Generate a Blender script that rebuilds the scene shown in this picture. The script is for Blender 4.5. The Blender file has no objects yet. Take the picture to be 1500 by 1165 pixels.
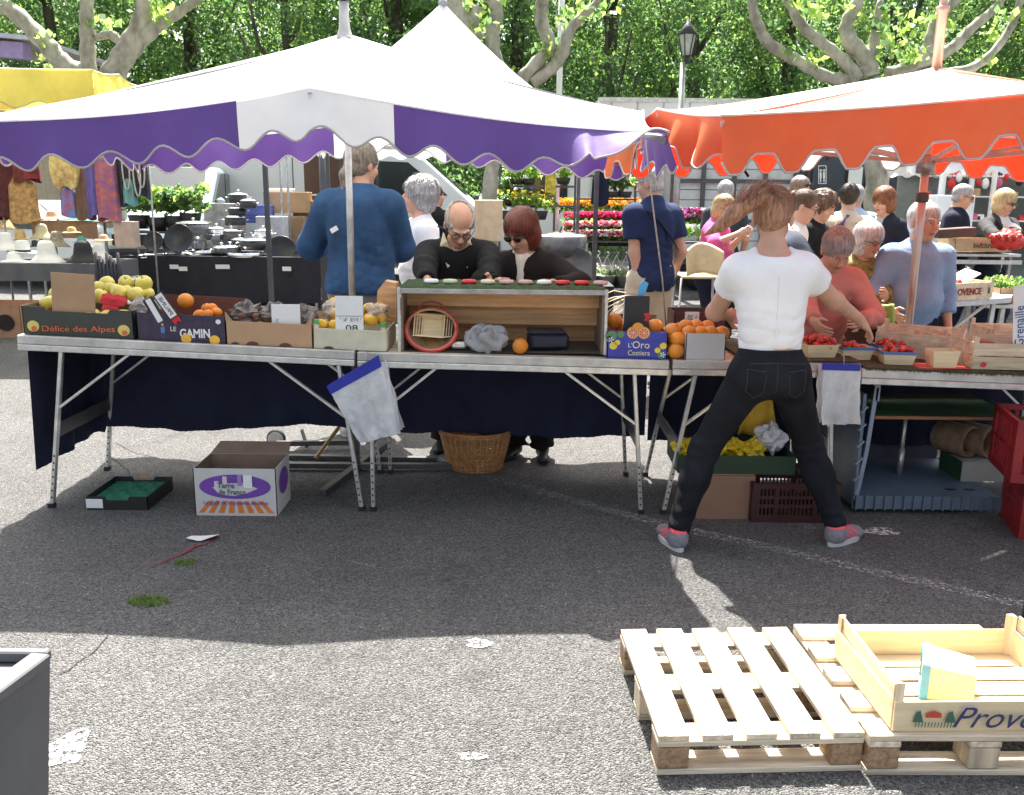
import bpy, math, random
import numpy as np
from mathutils import Vector as V, Matrix, Euler
rnd = random.Random(7)
R = math.radians
# ------------------------------------------------------------------ camera, world, sun, exposure
F, CX, CY, CAMZ = 1300.0, 750.0, 582.5, 1.58
PITCH, ROLL = R(12.66), R(0.6)
scene = bpy.context.scene
COL = scene.collection
cam_d = bpy.data.cameras.new('camera'); cam = bpy.data.objects.new('camera', cam_d); COL.objects.link(cam)
cam_d.sensor_width = 36; cam_d.lens = 36*F/1500; cam_d.clip_end = 600; cam_d.clip_start = .05
CR = Matrix.Rotation(math.pi/2-PITCH, 3, 'X') @ Matrix.Rotation(ROLL, 3, 'Z')
cam.matrix_world = Matrix.Translation((0,0,CAMZ)) @ CR.to_4x4()
scene.camera = cam
SUN_EL, SUN_AZ = R(62), R(-3)      # the sun stands behind the stalls (+Y), a little to the left of straight ahead
w = bpy.data.worlds.new('World'); scene.world = w; w.use_nodes = True
wn = w.node_tree; bg = wn.nodes['Background']; sk = wn.nodes.new('ShaderNodeTexSky'); sk.sky_type = 'NISHITA'
sk.sun_disc = False; sk.sun_elevation = SUN_EL; sk.sun_rotation = SUN_AZ; sk.air_density = 1.0; sk.dust_density = 5
hs_ = wn.nodes.new('ShaderNodeHueSaturation'); hs_.inputs['Saturation'].default_value = .55; wn.links.new(sk.outputs[0], hs_.inputs['Color']); wn.links.new(hs_.outputs[0], bg.inputs[0]); bg.inputs[1].default_value = .095
sl = bpy.data.lights.new('sun', 'SUN'); sun = bpy.data.objects.new('sun', sl); COL.objects.link(sun)
sl.energy = 5.0; sl.angle = R(.53); sl.color = (1, .96, .89)
sd = V((math.sin(SUN_AZ)*math.cos(SUN_EL), math.cos(SUN_AZ)*math.cos(SUN_EL), math.sin(SUN_EL)))
sun.rotation_euler = (-sd).to_track_quat('-Z', 'Y').to_euler()
scene.view_settings.view_transform = 'Standard'; scene.view_settings.look = 'None'
scene.view_settings.gamma = 1; scene.view_settings.use_curve_mapping = False
scene.view_settings.exposure = 2.0
try:
    scene.cycles.transparent_max_bounces = 16; scene.cycles.max_bounces = 8
    scene.cycles.sample_clamp_indirect = 6
except Exception: pass

def ray(px, py): return CR @ V(((px-CX)/F, -(py-CY)/F, -1))
def at(px, py, y):                     # the point seen at a place of the photograph, y metres into the scene
    d = ray(px, py); return V((0,0,CAMZ)) + d*(y/d.y)
def gnd(px, py, z=0.0):
    d = ray(px, py); return V((0,0,CAMZ)) + d*((z-CAMZ)/d.z)

# ------------------------------------------------------------------ materials
MATS = {}
def mat(name, rgb, rough=.6, metal=0., var=.12, scale=9., bump=0., bscale=70., trans=0., coat=0., spec=.5, tcol=None, alpha=1., stretch=(1,1,1), dark=None, rv=0.):
    if name in MATS: return MATS[name]
    m = bpy.data.materials.new(name); m.use_nodes = True; MATS[name] = m
    t = m.node_tree; N = t.nodes; L = t.links; b = N['Principled BSDF']; out = N['Material Output']
    b.inputs['Roughness'].default_value = rough; b.inputs['Metallic'].default_value = metal
    b.inputs['Coat Weight'].default_value = coat; b.inputs['Specular IOR Level'].default_value = spec
    b.inputs['Alpha'].default_value = alpha
    tc = N.new('ShaderNodeTexCoord'); mp = N.new('ShaderNodeMapping'); mp.inputs['Scale'].default_value = stretch
    L.new(tc.outputs['Object'], mp.inputs[0])
    nz = N.new('ShaderNodeTexNoise'); nz.inputs['Scale'].default_value = scale; nz.inputs['Detail'].default_value = 5; nz.inputs['Roughness'].default_value = .65
    L.new(mp.outputs[0], nz.inputs[0])
    cr = N.new('ShaderNodeValToRGB'); L.new(nz.outputs[0], cr.inputs[0])
    lo = [c*(1-var*1.6) for c in rgb] if dark is None else dark; hi = [min(1, c*(1+var)) for c in rgb]
    cr.color_ramp.elements[0].position = .3; cr.color_ramp.elements[1].position = .68
    cr.color_ramp.elements[0].color = (*lo, 1); cr.color_ramp.elements[1].color = (*hi, 1)
    if rv:                                  # alike pieces differ a little in tone
        oi = N.new('ShaderNodeObjectInfo'); mr = N.new('ShaderNodeMapRange'); mr.inputs['To Min'].default_value = 1-rv*1.5; mr.inputs['To Max'].default_value = 1+rv*.6; L.new(oi.outputs['Random'], mr.inputs[0])
        hs = N.new('ShaderNodeHueSaturation'); L.new(mr.outputs[0], hs.inputs['Value']); L.new(cr.outputs[0], hs.inputs['Color']); cr = hs
    L.new(cr.outputs[0], b.inputs['Base Color'])
    if bump:
        n2 = N.new('ShaderNodeTexNoise'); n2.inputs['Scale'].default_value = bscale; n2.inputs['Detail'].default_value = 3
        L.new(mp.outputs[0], n2.inputs[0])
        bp = N.new('ShaderNodeBump'); bp.inputs['Strength'].default_value = min(1, bump); bp.inputs['Distance'].default_value = .01
        L.new(n2.outputs[0], bp.inputs['Height']); L.new(bp.outputs[0], b.inputs['Normal'])
    if trans:
        tr = N.new('ShaderNodeBsdfTranslucent'); mx = N.new('ShaderNodeMixShader'); mx.inputs[0].default_value = trans
        if tcol: tr.inputs[0].default_value = (*tcol, 1)
        else: L.new(cr.outputs[0], tr.inputs[0])
        L.new(b.outputs[0], mx.inputs[1]); L.new(tr.outputs[0], mx.inputs[2]); L.new(mx.outputs[0], out.inputs[0])
    return m
def wood(name, rgb, rough=.7, k=.22, axis=0):
    s = [22, 22, 22]; s[axis] = 1.5
    return mat(name, rgb, rough, var=k, scale=1.6, stretch=tuple(s), bump=.4, bscale=4, rv=.14)

# ------------------------------------------------------------------ mesh building
BASE = {}
def base_of(o): return BASE.get(o.name, V((0,0,0)))
def mesh_np(name, verts, quads, mats, midx=None, smooth=True):
    me = bpy.data.meshes.new(name); verts = np.asarray(verts, dtype=np.float32); quads = np.asarray(quads, dtype=np.int32)
    n = quads.shape[1]
    me.vertices.add(len(verts)); me.vertices.foreach_set('co', verts.ravel())
    me.loops.add(quads.size); me.loops.foreach_set('vertex_index', quads.ravel())
    me.polygons.add(len(quads)); me.polygons.foreach_set('loop_start', np.arange(0, quads.size, n, dtype=np.int32))
    me.polygons.foreach_set('loop_total', np.full(len(quads), n, dtype=np.int32))
    for m in mats: me.materials.append(m)
    if midx is not None: me.polygons.foreach_set('material_index', np.asarray(midx, dtype=np.int32))
    me.polygons.foreach_set('use_smooth', np.full(len(quads), smooth, dtype=bool))
    me.update(calc_edges=True); me.validate()
    return me
def link(name, me, parent=None):
    o = bpy.data.objects.new(name, me); COL.objects.link(o)
    if parent is not None:
        o.parent = parent; BASE[o.name] = base_of(parent)
    return o
def rotm(R_):
    if R_ is None: return Matrix.Identity(3)
    if isinstance(R_, (int, float)): return Matrix.Rotation(R_, 3, 'Z')
    if isinstance(R_, tuple): return Euler(R_).to_matrix()
    return R_
class MB:
    def __init__(s): s.v = []; s.f = []; s.m = []; s.s = []
    def add(s, vs, fs, m=0, sm=False):
        o = len(s.v); s.v += [tuple(v) for v in vs]
        for f in fs: s.f.append(tuple(i+o for i in f)); s.m.append(m); s.s.append(sm)
        return s
    def box(s, c, d, R_=None, m=0, bev=0, taper=1.):
        M = rotm(R_); c = V(c); x, y, z = d[0]/2, d[1]/2, d[2]/2
        if bev <= 0:
            vs = [c + M @ V((sx*x*(taper if sz < 0 else 1), sy*y*(taper if sz < 0 else 1), sz*z)) for sz in (-1,1) for sy in (-1,1) for sx in (-1,1)]
            return s.add(vs, [(0,2,3,1),(4,5,7,6),(0,1,5,4),(2,6,7,3),(0,4,6,2),(1,3,7,5)], m)
        b = min(bev, x*.9, y*.9, z*.9); vs = []; idx = {}
        for sx in (-1,1):
            for sy in (-1,1):
                for sz in (-1,1):
                    for a in range(3):
                        p = [sx*(x-(b if a != 0 else 0)), sy*(y-(b if a != 1 else 0)), sz*(z-(b if a != 2 else 0))]
                        idx[(sx,sy,sz,a)] = len(vs); vs.append(c + M @ V(p))
        fs = []
        for sg in (-1,1):
            q = [idx[(sg,a,b_,0)] for a, b_ in ((-1,-1),(1,-1),(1,1),(-1,1))]; fs.append(q if sg > 0 else q[::-1])
            q = [idx[(a,sg,b_,1)] for a, b_ in ((-1,-1),(-1,1),(1,1),(1,-1))]; fs.append(q if sg > 0 else q[::-1])
            q = [idx[(a,b_,sg,2)] for a, b_ in ((-1,-1),(1,-1),(1,1),(-1,1))]; fs.append(q if sg > 0 else q[::-1])
        for s1 in (-1,1):
            for s2 in (-1,1):
                for (a0, a1, fix) in ((0,1,'z'),(0,2,'y'),(1,2,'x')):
                    k = []
                    for t in (-1,1):
                        key = {'z':(s1,s2,t),'y':(s1,t,s2),'x':(t,s1,s2)}[fix]; k.append(key)
                    q = [idx[(*k[0],a0)], idx[(*k[1],a0)], idx[(*k[1],a1)], idx[(*k[0],a1)]]
                    p = [vs[i] for i in q]; n = (p[1]-p[0]).cross(p[2]-p[0]); cc = sum(p, V())/4-c
                    fs.append(q if n.dot(cc) > 0 else q[::-1])
                for s3 in (-1,1):
                    q = [idx[(s1,s2,s3,a)] for a in range(3)]; p = [vs[i] for i in q]; n = (p[1]-p[0]).cross(p[2]-p[0])
                    fs.append(q if n.dot(sum(p, V())/3-c) > 0 else q[::-1])
        return s.add(vs, fs, m)
    def beam(s, a, b, w, h, m=0, bev=0, up=(0,0,1)):
        a = V(a); b = V(b); d = b-a; L = d.length; x = d.normalized(); u = V(up)
        if abs(x.dot(u)) > .98: u = V((0,1,0))
        y = u.cross(x).normalized(); z = x.cross(y); M = Matrix((x, y, z)).transposed()
        return s.box((a+b)/2, (L, w, h), M, m, bev)
    def tube(s, pts, r, n=8, m=0, caps=True, sy=1.):
        pts = [V(p) for p in pts]; k = len(pts); rs = r if isinstance(r, (list, tuple)) else [r]*k
        vs = []; fs = []; prev = None
        for i, p in enumerate(pts):
            t = (pts[min(i+1,k-1)]-pts[max(i-1,0)]).normalized()
            if prev is None:
                u = V((0,0,1)) if abs(t.z) < .9 else V((0,1,0)); u = (u-t*u.dot(t)).normalized()
            else: u = (prev-t*prev.dot(t)).normalized()
            prev = u; v = t.cross(u)
            for j in range(n):
                a = 2*math.pi*j/n; vs.append(p+(u*math.cos(a)*sy+v*math.sin(a))*rs[i])
        for i in range(k-1):
            for j in range(n):
                fs.append((i*n+j, i*n+(j+1)%n, (i+1)*n+(j+1)%n, (i+1)*n+j))
        s.add(vs, fs, m, True)
        if caps:
            o = len(s.v)-len(vs); s.f.append(tuple(o+j for j in range(n))[::-1]); s.m.append(m); s.s.append(False)
            s.f.append(tuple(o+(k-1)*n+j for j in range(n))); s.m.append(m); s.s.append(False)
        return s
    def lathe(s, prof, c=(0,0,0), n=20, R_=None, m=0, wob=0., sx=1., sy=1.):
        M = rotm(R_); c = V(c); vs = []; fs = []
        ph = rnd.random()*6
        for (r, z) in prof:
            for j in range(n):
                a = 2*math.pi*j/n; q = r*(1+wob*math.sin(3*a+ph))
                vs.append(c+M @ V((q*math.cos(a)*sx, q*math.sin(a)*sy, z+wob*r*math.cos(2*a+ph))))
        for i in range(len(prof)-1):
            for j in range(n): fs.append((i*n+j, i*n+(j+1)%n, (i+1)*n+(j+1)%n, (i+1)*n+j))
        return s.add(vs, fs, m, True)
    def sph(s, c, r, n=10, R_=None, m=0):
        r = r if isinstance(r, (tuple, list)) else (r, r, r); M = rotm(R_); c = V(c); k = max(4, n//2+1)
        vs = [c+M @ V((0,0,-r[2]))]; fs = []
        for i in range(1, k):
            p = math.pi*i/k
            for j in range(n):
                a = 2*math.pi*j/n; vs.append(c+M @ V((r[0]*math.sin(p)*math.cos(a), r[1]*math.sin(p)*math.sin(a), -r[2]*math.cos(p))))
        vs.append(c+M @ V((0,0,r[2]))); T = len(vs)-1
        for j in range(n):
            fs.append((0, 1+(j+1)%n, 1+j)); fs.append((T, T-n+j, T-n+(j+1)%n))
        for i in range(k-2):
            for j in range(n): fs.append((1+i*n+j, 1+i*n+(j+1)%n, 1+(i+1)*n+(j+1)%n, 1+(i+1)*n+j))
        return s.add(vs, fs, m, True)
    def grid(s, fn, nu, nv, m=0, sm=True):
        vs = [fn(i/nu, j/nv) for j in range(nv+1) for i in range(nu+1)]
        fs = [(j*(nu+1)+i, j*(nu+1)+i+1, (j+1)*(nu+1)+i+1, (j+1)*(nu+1)+i) for j in range(nv) for i in range(nu)]
        return s.add(vs, fs, m, sm)
    def prism(s, pts, a, b, m=0):            # outline in a plane, swept from offset a to offset b
        n = len(pts); a = V(a); b = V(b); P = [V(p) for p in pts]
        vs = [p+a for p in P]+[p+b for p in P]
        fs = [tuple(range(n))[::-1], tuple(range(n, 2*n))]+[(i, (i+1)%n, n+(i+1)%n, n+i) for i in range(n)]
        return s.add(vs, fs, m)
    def build(s, name, mats, parent=None, shift=True):
        mats = mats if isinstance(mats, (list, tuple)) else [mats]
        me = bpy.data.meshes.new(name); off = base_of(parent) if parent is not None else V((0,0,0))
        me.from_pydata([(v[0]-off.x, v[1]-off.y, v[2]-off.z) for v in s.v], [], s.f)
        for m in mats: me.materials.append(m)
        me.polygons.foreach_set('material_index', s.m); me.polygons.foreach_set('use_smooth', s.s); me.update()
        return link(name, me, parent)
def tag(o, label=None, cat=None, group=None, kind=None):
    if label: o['label'] = label
    if cat: o['category'] = cat
    if group: o['group'] = group
    if kind: o['kind'] = kind
    return o
def thing(name, label, cat, loc=(0,0,0), group=None, local=False, rz=0.):
    o = bpy.data.objects.new(name, None); COL.objects.link(o); o.location = loc; o.rotation_euler = (0,0,rz)
    o.empty_display_size = .1
    BASE[o.name] = V((0,0,0)) if local else V(loc)
    return tag(o, label, cat, group)
def single(name, mb, mats, label, cat, group=None):     # a thing that is one mesh; its origin goes to its middle
    c = sum((V(v) for v in mb.v), V())/len(mb.v); c.z = min(v[2] for v in mb.v)
    e = len(mb.v); mb.v = [(v[0]-c.x, v[1]-c.y, v[2]-c.z) for v in mb.v]
    o = mb.build(name, mats); o.location = c; BASE[o.name] = c
    return tag(o, label, cat, group)
def copy_tree(o, parent=None):
    c = o.copy(); COL.objects.link(c); c.parent = parent
    for ch in o.children: copy_tree(ch, c)
    return c
def place(proto, i, label, loc, rz=0., group=None, scale=None):
    o = proto if i == 0 else copy_tree(proto)
    o.location = loc; o.rotation_euler = rz if isinstance(rz, tuple) else (0,0,rz); o['label'] = label
    if group: o['group'] = group
    if scale: o.scale = scale if isinstance(scale, tuple) else (scale,)*3
    return o
def struct(name, mb, mats): return tag(mb.build(name, mats), kind='structure')
_fc = {}
def text(body, c, w, h, M, m, parent, name='lettering', depth=.0012, shear=0., bold=0.):
    fc = bpy.data.curves.new('t', 'FONT'); fc.body = body; fc.shear = shear; fc.offset = bold; fc.resolution_u = 3; fc.extrude = .02
    to = bpy.data.objects.new('t', fc); COL.objects.link(to); bpy.context.view_layer.update()
    me = bpy.data.meshes.new_from_object(to.evaluated_get(bpy.context.evaluated_depsgraph_get()))
    bpy.data.objects.remove(to); co = np.zeros(len(me.vertices)*3); me.vertices.foreach_get('co', co); co = co.reshape(-1,3)
    mn = co.min(0); mx = co.max(0); e = np.maximum(mx-mn, 1e-6); u = (co-(mn+mx)/2)/e
    off = base_of(parent); X, Y, Z = (V(M.col[i]) for i in range(3)); c = V(c)-off
    P = np.array([[*c]])+u[:, :1]*w*np.array([[*X]])+u[:, 1:2]*h*np.array([[*Y]])+u[:, 2:3]*depth*np.array([[*Z]])
    me.vertices.foreach_set('co', P.astype(np.float32).ravel()); me.materials.clear(); me.materials.append(m); me.update()
    return link(name, me, parent)
FRONT = Matrix(((1,0,0),(0,0,-1),(0,1,0)))      # lettering that stands upright and faces -Y
def front(rz): return Matrix.Rotation(rz, 3, 'Z') @ FRONT

def share(mb, mats, name='piece'):                 # a mesh kept for several alike pieces
    mats = mats if isinstance(mats, (list, tuple)) else [mats]; me = bpy.data.meshes.new(name)
    me.from_pydata([tuple(v) for v in mb.v], [], mb.f)
    for m in mats: me.materials.append(m)
    me.polygons.foreach_set('material_index', mb.m); me.polygons.foreach_set('use_smooth', mb.s); me.update(); return me
def inst(name, me, parent, loc, rot=(0,0,0), scale=(1,1,1)):
    o = link(name, me, parent); o.location = V(loc)-base_of(parent); o.rotation_euler = rot
    o.scale = scale if isinstance(scale, tuple) else (scale,)*3; return o
# ------------------------------------------------------------------ colours
def asphalt():
    m = bpy.data.materials.new('asphalt'); m.use_nodes = True; t = m.node_tree; N = t.nodes; L = t.links; b = N['Principled BSDF']
    tc = N.new('ShaderNodeTexCoord')
    def noise(sc, det=4, ro=.6):
        n = N.new('ShaderNodeTexNoise'); n.inputs['Scale'].default_value = sc; n.inputs['Detail'].default_value = det; n.inputs['Roughness'].default_value = ro
        L.new(tc.outputs['Object'], n.inputs[0]); return n
    def ramp(src, p0, c0, p1, c1):
        r = N.new('ShaderNodeValToRGB'); r.color_ramp.elements[0].position = p0; r.color_ramp.elements[1].position = p1
        r.color_ramp.elements[0].color = (*c0, 1); r.color_ramp.elements[1].color = (*c1, 1); L.new(src, r.inputs[0]); return r
    def mix(a, b_, typ='MULTIPLY', fac=1.):
        x = N.new('ShaderNodeMixRGB'); x.blend_type = typ; x.inputs[0].default_value = fac; L.new(a, x.inputs[1]); L.new(b_, x.inputs[2]); return x
    big = ramp(noise(.9, 6, .7).outputs[0], .33, (.72,.72,.72), .68, (1.12,1.12,1.12))
    vo = N.new('ShaderNodeTexVoronoi'); vo.inputs['Scale'].default_value = 165; L.new(tc.outputs['Object'], vo.inputs[0])
    hs = N.new('ShaderNodeSeparateColor'); L.new(vo.outputs['Color'], hs.inputs[0])
    stone = ramp(hs.outputs[0], .08, (.068,.066,.064), .92, (.235,.230,.220))
    speck = ramp(hs.outputs[1], .988, (0,0,0), .994, (.28,.27,.25))
    fine = ramp(noise(260, 2).outputs[0], .3, (.7,.7,.7), .7, (1.25,1.25,1.25))
    c = mix(mix(stone.outputs[0], big.outputs[0]).outputs[0], fine.outputs[0])
    c = mix(c.outputs[0], speck.outputs[0], 'ADD')
    st = ramp(noise(1.6, 7, .75).outputs[0], .30, (.58,.57,.56), .44, (1,1,1)); c = mix(c.outputs[0], st.outputs[0])
    L.new(c.outputs[0], b.inputs['Base Color']); b.inputs['Roughness'].default_value = .82
    hgt = mix(vo.outputs['Distance'], noise(150, 3).outputs[0], 'ADD', .6)
    bp = N.new('ShaderNodeBump'); bp.inputs['Strength'].default_value = 1.; bp.inputs['Distance'].default_value = .016; bp.invert = True
    L.new(hgt.outputs[0], bp.inputs['Height']); L.new(bp.outputs[0], b.inputs['Normal'])
    return m
def worn_paint(name, rgb, lo, hi, sc=38):
    m = bpy.data.materials.new(name); m.use_nodes = True; t = m.node_tree; N = t.nodes; L = t.links; b = N['Principled BSDF']
    b.inputs['Base Color'].default_value = (*rgb, 1); b.inputs['Roughness'].default_value = .8
    tc = N.new('ShaderNodeTexCoord'); n = N.new('ShaderNodeTexNoise'); n.inputs['Scale'].default_value = sc; n.inputs['Detail'].default_value = 6; n.inputs['Roughness'].default_value = .8
    L.new(tc.outputs['Object'], n.inputs[0]); r = N.new('ShaderNodeValToRGB'); r.color_ramp.elements[0].position = lo; r.color_ramp.elements[1].position = hi
    L.new(n.outputs[0], r.inputs[0]); L.new(r.outputs[0], b.inputs['Alpha']); return m
M_alu = mat('aluminium', (.62,.62,.60), .38, .75, .16, 14, .15, 90)
M_aluw = mat('weathered aluminium', (.55,.54,.50), .5, .5, .22, 5, .2, 60)
M_steel = mat('galvanised steel', (.42,.42,.42), .42, .8, .2, 12)
M_darksteel = mat('dark grey painted steel', (.09,.09,.095), .45, .4)
M_black = mat('black plastic', (.018,.018,.02), .45)
M_white = mat('white painted metal', (.78,.79,.78), .35, var=.05, scale=3)
M_card = mat('brown cardboard', (.42,.27,.15), .85, var=.1, scale=5)
M_carddark = mat('reddish cardboard', (.30,.17,.11), .85, var=.12, scale=5)
M_paper = mat('white paper card', (.78,.78,.76), .6, var=.03)
M_ink = mat('black ink', (.02,.02,.025), .6)
M_red = mat('red', (.62,.02,.03), .5)
M_poplar = wood('pale poplar wood', (.70,.58,.40))
M_poplary = wood('pale poplar wood along y', (.71,.59,.40), axis=1)
M_poplarz = wood('pale poplar wood upright', (.70,.57,.39), axis=2)
M_pallet = wood("dry pallet wood", (.72,.61,.45), .8, .28, 1)
M_palletx = wood("dry pallet wood across", (.70,.59,.43), .8, .28, 0)
M_block = mat('pressed chip block', (.36,.23,.13), .9, var=.3, scale=60, bump=.5, bscale=90)
M_skin = {}
def cloth(name, rgb, trans=.45, tcol=None, coat=.0, rough=.6, **k): return mat(name, rgb, rough, var=.10, scale=2.2, bump=.35, bscale=6, trans=trans, tcol=tcol, coat=coat, **k)
M_cpurple = cloth('purple canopy cloth', (.14,.070,.30), .10, (.055,.012,.15))
M_cwhite = cloth('white canopy cloth', (.82,.82,.82), .34, (.85,.85,.86))
M_corange = cloth('orange canopy cloth', (.86,.235,.075), .42, (.95,.022,.010))
M_cyellow = cloth('yellow canopy cloth', (.85,.72,.15), .4)
M_piping = mat('pale cord edging', (.60,.56,.54), .7, trans=.2)

# ------------------------------------------------------------------ the ground
g = MB(); S = 260
g.add([(-S,-30,0),(S,-30,0),(S,S,0),(-S,S,0)], [(0,1,2,3)])
ground = struct('ground', g, asphalt())
def strip(name, pxs, wd, m, z=.004):
    P = [gnd(*p) for p in pxs]; b = MB(); n = len(P); vs = []
    for i, p in enumerate(P):
        t = (P[min(i+1,n-1)]-P[max(i-1,0)]).normalized(); s_ = V((-t.y, t.x, 0))*wd/2; q = V((p.x, p.y, z)); vs += [q+s_, q-s_]
    b.add(vs, [(2*i, 2*i+1, 2*i+3, 2*i+2) for i in range(n-1)]); return struct(name, b, m)
strip('painted_line', [(640,668),(720,700),(860,740),(1000,775),(1150,808),(1300,843),(1420,868),(1560,902)], .085, worn_paint('worn white paint', (.50,.50,.48), .50, .66, 60))
M_crack = mat('dark crack in the asphalt', (.025,.025,.025), .9)
for pts in ([(80,990),(104,982),(118,968),(140,955),(158,932)], [(160,668),(188,690),(193,712)], [(168,650),(200,664),(232,672)]):
    P = []
    for a, b_ in zip(pts, pts[1:]):
        for k in range(4): P.append((a[0]+(b_[0]-a[0])*k/4+rnd.uniform(-1.5,1.5), a[1]+(b_[1]-a[1])*k/4+rnd.uniform(-1,1)))
    P.append(pts[-1]); strip('crack', P, .005, M_crack, .0045)
def blot(name, px, py, rx, ry, m, z=.004, n=18, k=.3):
    c = gnd(px, py, z); b = MB(); ph = rnd.random()*6
    vs = [c]+[c+V((rx*math.cos(2*math.pi*i/n)*(1+k*math.sin(3*2*math.pi*i/n+ph)+rnd.uniform(-.12,.12)), ry*math.sin(2*math.pi*i/n)*(1+rnd.uniform(-.2,.2)), 0)) for i in range(n)]
    b.add(vs, [(0, 1+i, 1+(i+1)%n) for i in range(n)]); return struct(name, b, m)
M_patch = worn_paint('old chalky paint', (.60,.59,.56), .46, .56, 42)
blot('paint_patch', 95, 1095, .065, .09, M_patch); blot('paint_patch', 690, 1108, .04, .02, M_patch); blot('paint_patch', 700, 942, .045, .035, M_patch); blot('paint_patch', 1290, 778, .09, .05, M_patch)
# grass tufts in the asphalt
M_moss = mat('moss green grass', (.20,.29,.08), .8, var=.4, scale=60, trans=.3)
def tuft(px, py, rx, ry, n, seed):
    r_ = random.Random(seed); b = MB(); c = gnd(px, py)
    for i in range(n):
        a = r_.uniform(0, 6.28); q = math.sqrt(r_.random()); x = c.x+rx*q*math.cos(a); y = c.y+ry*q*math.sin(a); h = r_.uniform(.008,.022)
        d = r_.uniform(0, 6.28); u = V((math.cos(d), math.sin(d), 0))*.004; l = V((r_.uniform(-.012,.012), r_.uniform(-.012,.012), h)); p = V((x,y,0))
        b.add([p-u, p+u, p+l], [(0,1,2)])
    o = b.build('grass', M_moss); tag(o, 'small tuft of green moss and grass growing through the shaded asphalt', 'grass', kind='stuff')
tuft(218, 882, .080, .045, 420, 1); tuft(272, 825, .045, .03, 200, 2)

# ------------------------------------------------------------------ market umbrellas
def smooth(x): x = max(0, min(1, x)); return x*x*(3-2*x)
def canopy(root, corners, apex, vh, period, style, amp, sag, panel, topcol, seed=0, flip=None, crumple=None, wedge=True):
    """corners FL,FR,BR,BL; apex; each side: a top sector, hanging valance panels and a cord along the scallops"""
    n = 72; nu = 14; r_ = random.Random(seed); ph = r_.random()
    top = MB(); apex = V(apex)
    for e in range(4):
        a = V(corners[e]); b = V(corners[(e+1)%4]); mid = (a+b)/2; lift = (apex.z-a.z)
        out = V(((b-a).y, -(b-a).x, 0)).normalized()
        if out.dot(mid-apex) < 0: out = -out
        L = (b-a).length; d = (b-a).normalized()
        def rim(t):
            z = (1-abs(2*t-1))*sag[0] - sag[1]*abs(math.sin(2*math.pi*t))
            return a.lerp(b, t)+V((0,0,z))-out*(sag[2]*abs(math.sin(2*math.pi*t)))
        def face(u, v, rim=rim):
            p = apex.lerp(rim(u), v); z = -.045*4*v*(1-v)*(.55+.45*abs(math.sin(2*math.pi*u))) + .008*math.sin(9*u+5*v+seed)
            return p+V((0,0,z))
        top.grid(face, 24, nu, m=0, sm=True)
        ns = max(1, round(L/period))
        def hang(t):
            x = t*ns+.25
            if style == 'wave': s_ = .5-.5*math.cos(2*math.pi*x)
            else: s_ = smooth((abs(((x+.5) % 1)-.5)*2-.28)/.55)
            return vh-amp+amp*s_
        def val(t, v):
            p = rim(t); h = hang(t)*v; k = 0.
            if flip and e == flip[0]: k = smooth((t-flip[1])/(1-flip[1]))
            if flip and e == (flip[0]+1)%4: k = .35*(1-smooth(t/.12))
            rip = .022*math.sin(t*L*11+1.7*e+seed)*v+.012*math.sin(t*L*27+seed)*v*v
            if crumple and e == crumple[0]:
                c = smooth(1-abs(t-crumple[1])/crumple[2]); rip += c*.06*math.sin(t*L*17)*v; h *= 1-.25*c*(.5+.5*math.sin(t*L*17+1))
            ang = k*1.25+.06; h *= 1-.35*k
            return p+out*(math.sin(ang)*h+rip)+V((0,0,-math.cos(ang)*h+(.04*math.sin(t*40) if k > .5 else 0)*v))
        for (t0, t1, m) in panel[e]:
            vb = MB(); N_ = max(8, int(n*2*(t1-t0)))
            vb.grid(lambda u, v: val(t0+(t1-t0)*u, v), N_, 7)
            vb.build('valance', m, root)
        cb = MB(); cb.tube([val(i/(n*2), 1.005) for i in range(n*2+1)], .0055, 5); cb.build('edge_cord', M_piping, root)
        sb = MB(); sb.tube([rim(i/40)+V((0,0,.004)) for i in range(41)], .006, 5); sb.build('seam', topcol, root)
    c = top.build('canopy_top', topcol, root)
    return c
def ribs(root, corners, apex, sag, hub, m, reach=.55):
    pts = []
    for e in range(4):
        a = V(corners[e]); b = V(corners[(e+1)%4]); pts += [a, (a+b)/2+V((0,0,sag[0]))]
    ap = V(apex)-V((0,0,.05)); hb = V(hub)
    for p in pts:
        p = p-V((0,0,.03)); q = MB(); q.beam(ap, p, .018, .026); q.build('rib', m, root)
        k = MB(); s_ = (p-ap)*reach+ap; k.beam(hb, s_, .016, .022); k.build('strut', m, root)
# A: purple and white, its centre pole stands behind the second table
uA_base = at(515, 400, 5.02); uA = V((uA_base.x, 5.02, 0))
umbA = thing('market_umbrella', 'purple and white market umbrella with scalloped valance, over the fruit tables on the left', 'umbrella', uA)
cA = [V((-2.42,3.98,1.87)), V((.66,4.02,1.86)), V((.74,6.15,1.91)), V((-2.50,6.15,1.92))]
apA = (uA.x, 5.02, 2.42); sagA = (.165, .03, .03)
W3 = [(0,.395,M_cpurple),(.395,.615,M_cwhite),(.615,1,M_cpurple)]
canopy(umbA, cA, apA, .208, .235, 'wave', .062, sagA, [W3, [(0,1,M_cpurple)], [(0,.37,M_cpurple),(.37,.60,M_cwhite),(.60,1,M_cpurple)], [(0,1,M_cpurple)]], M_cwhite, 3, flip=(0,.78))
ribs(umbA, cA, apA, sagA, (uA.x, 5.02, 1.93), M_steel)
b = MB(); b.tube([(uA.x,5.02,.02),(uA.x,5.02,2.56)], .019, 12); b.build('pole', M_steel, umbA)
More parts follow.
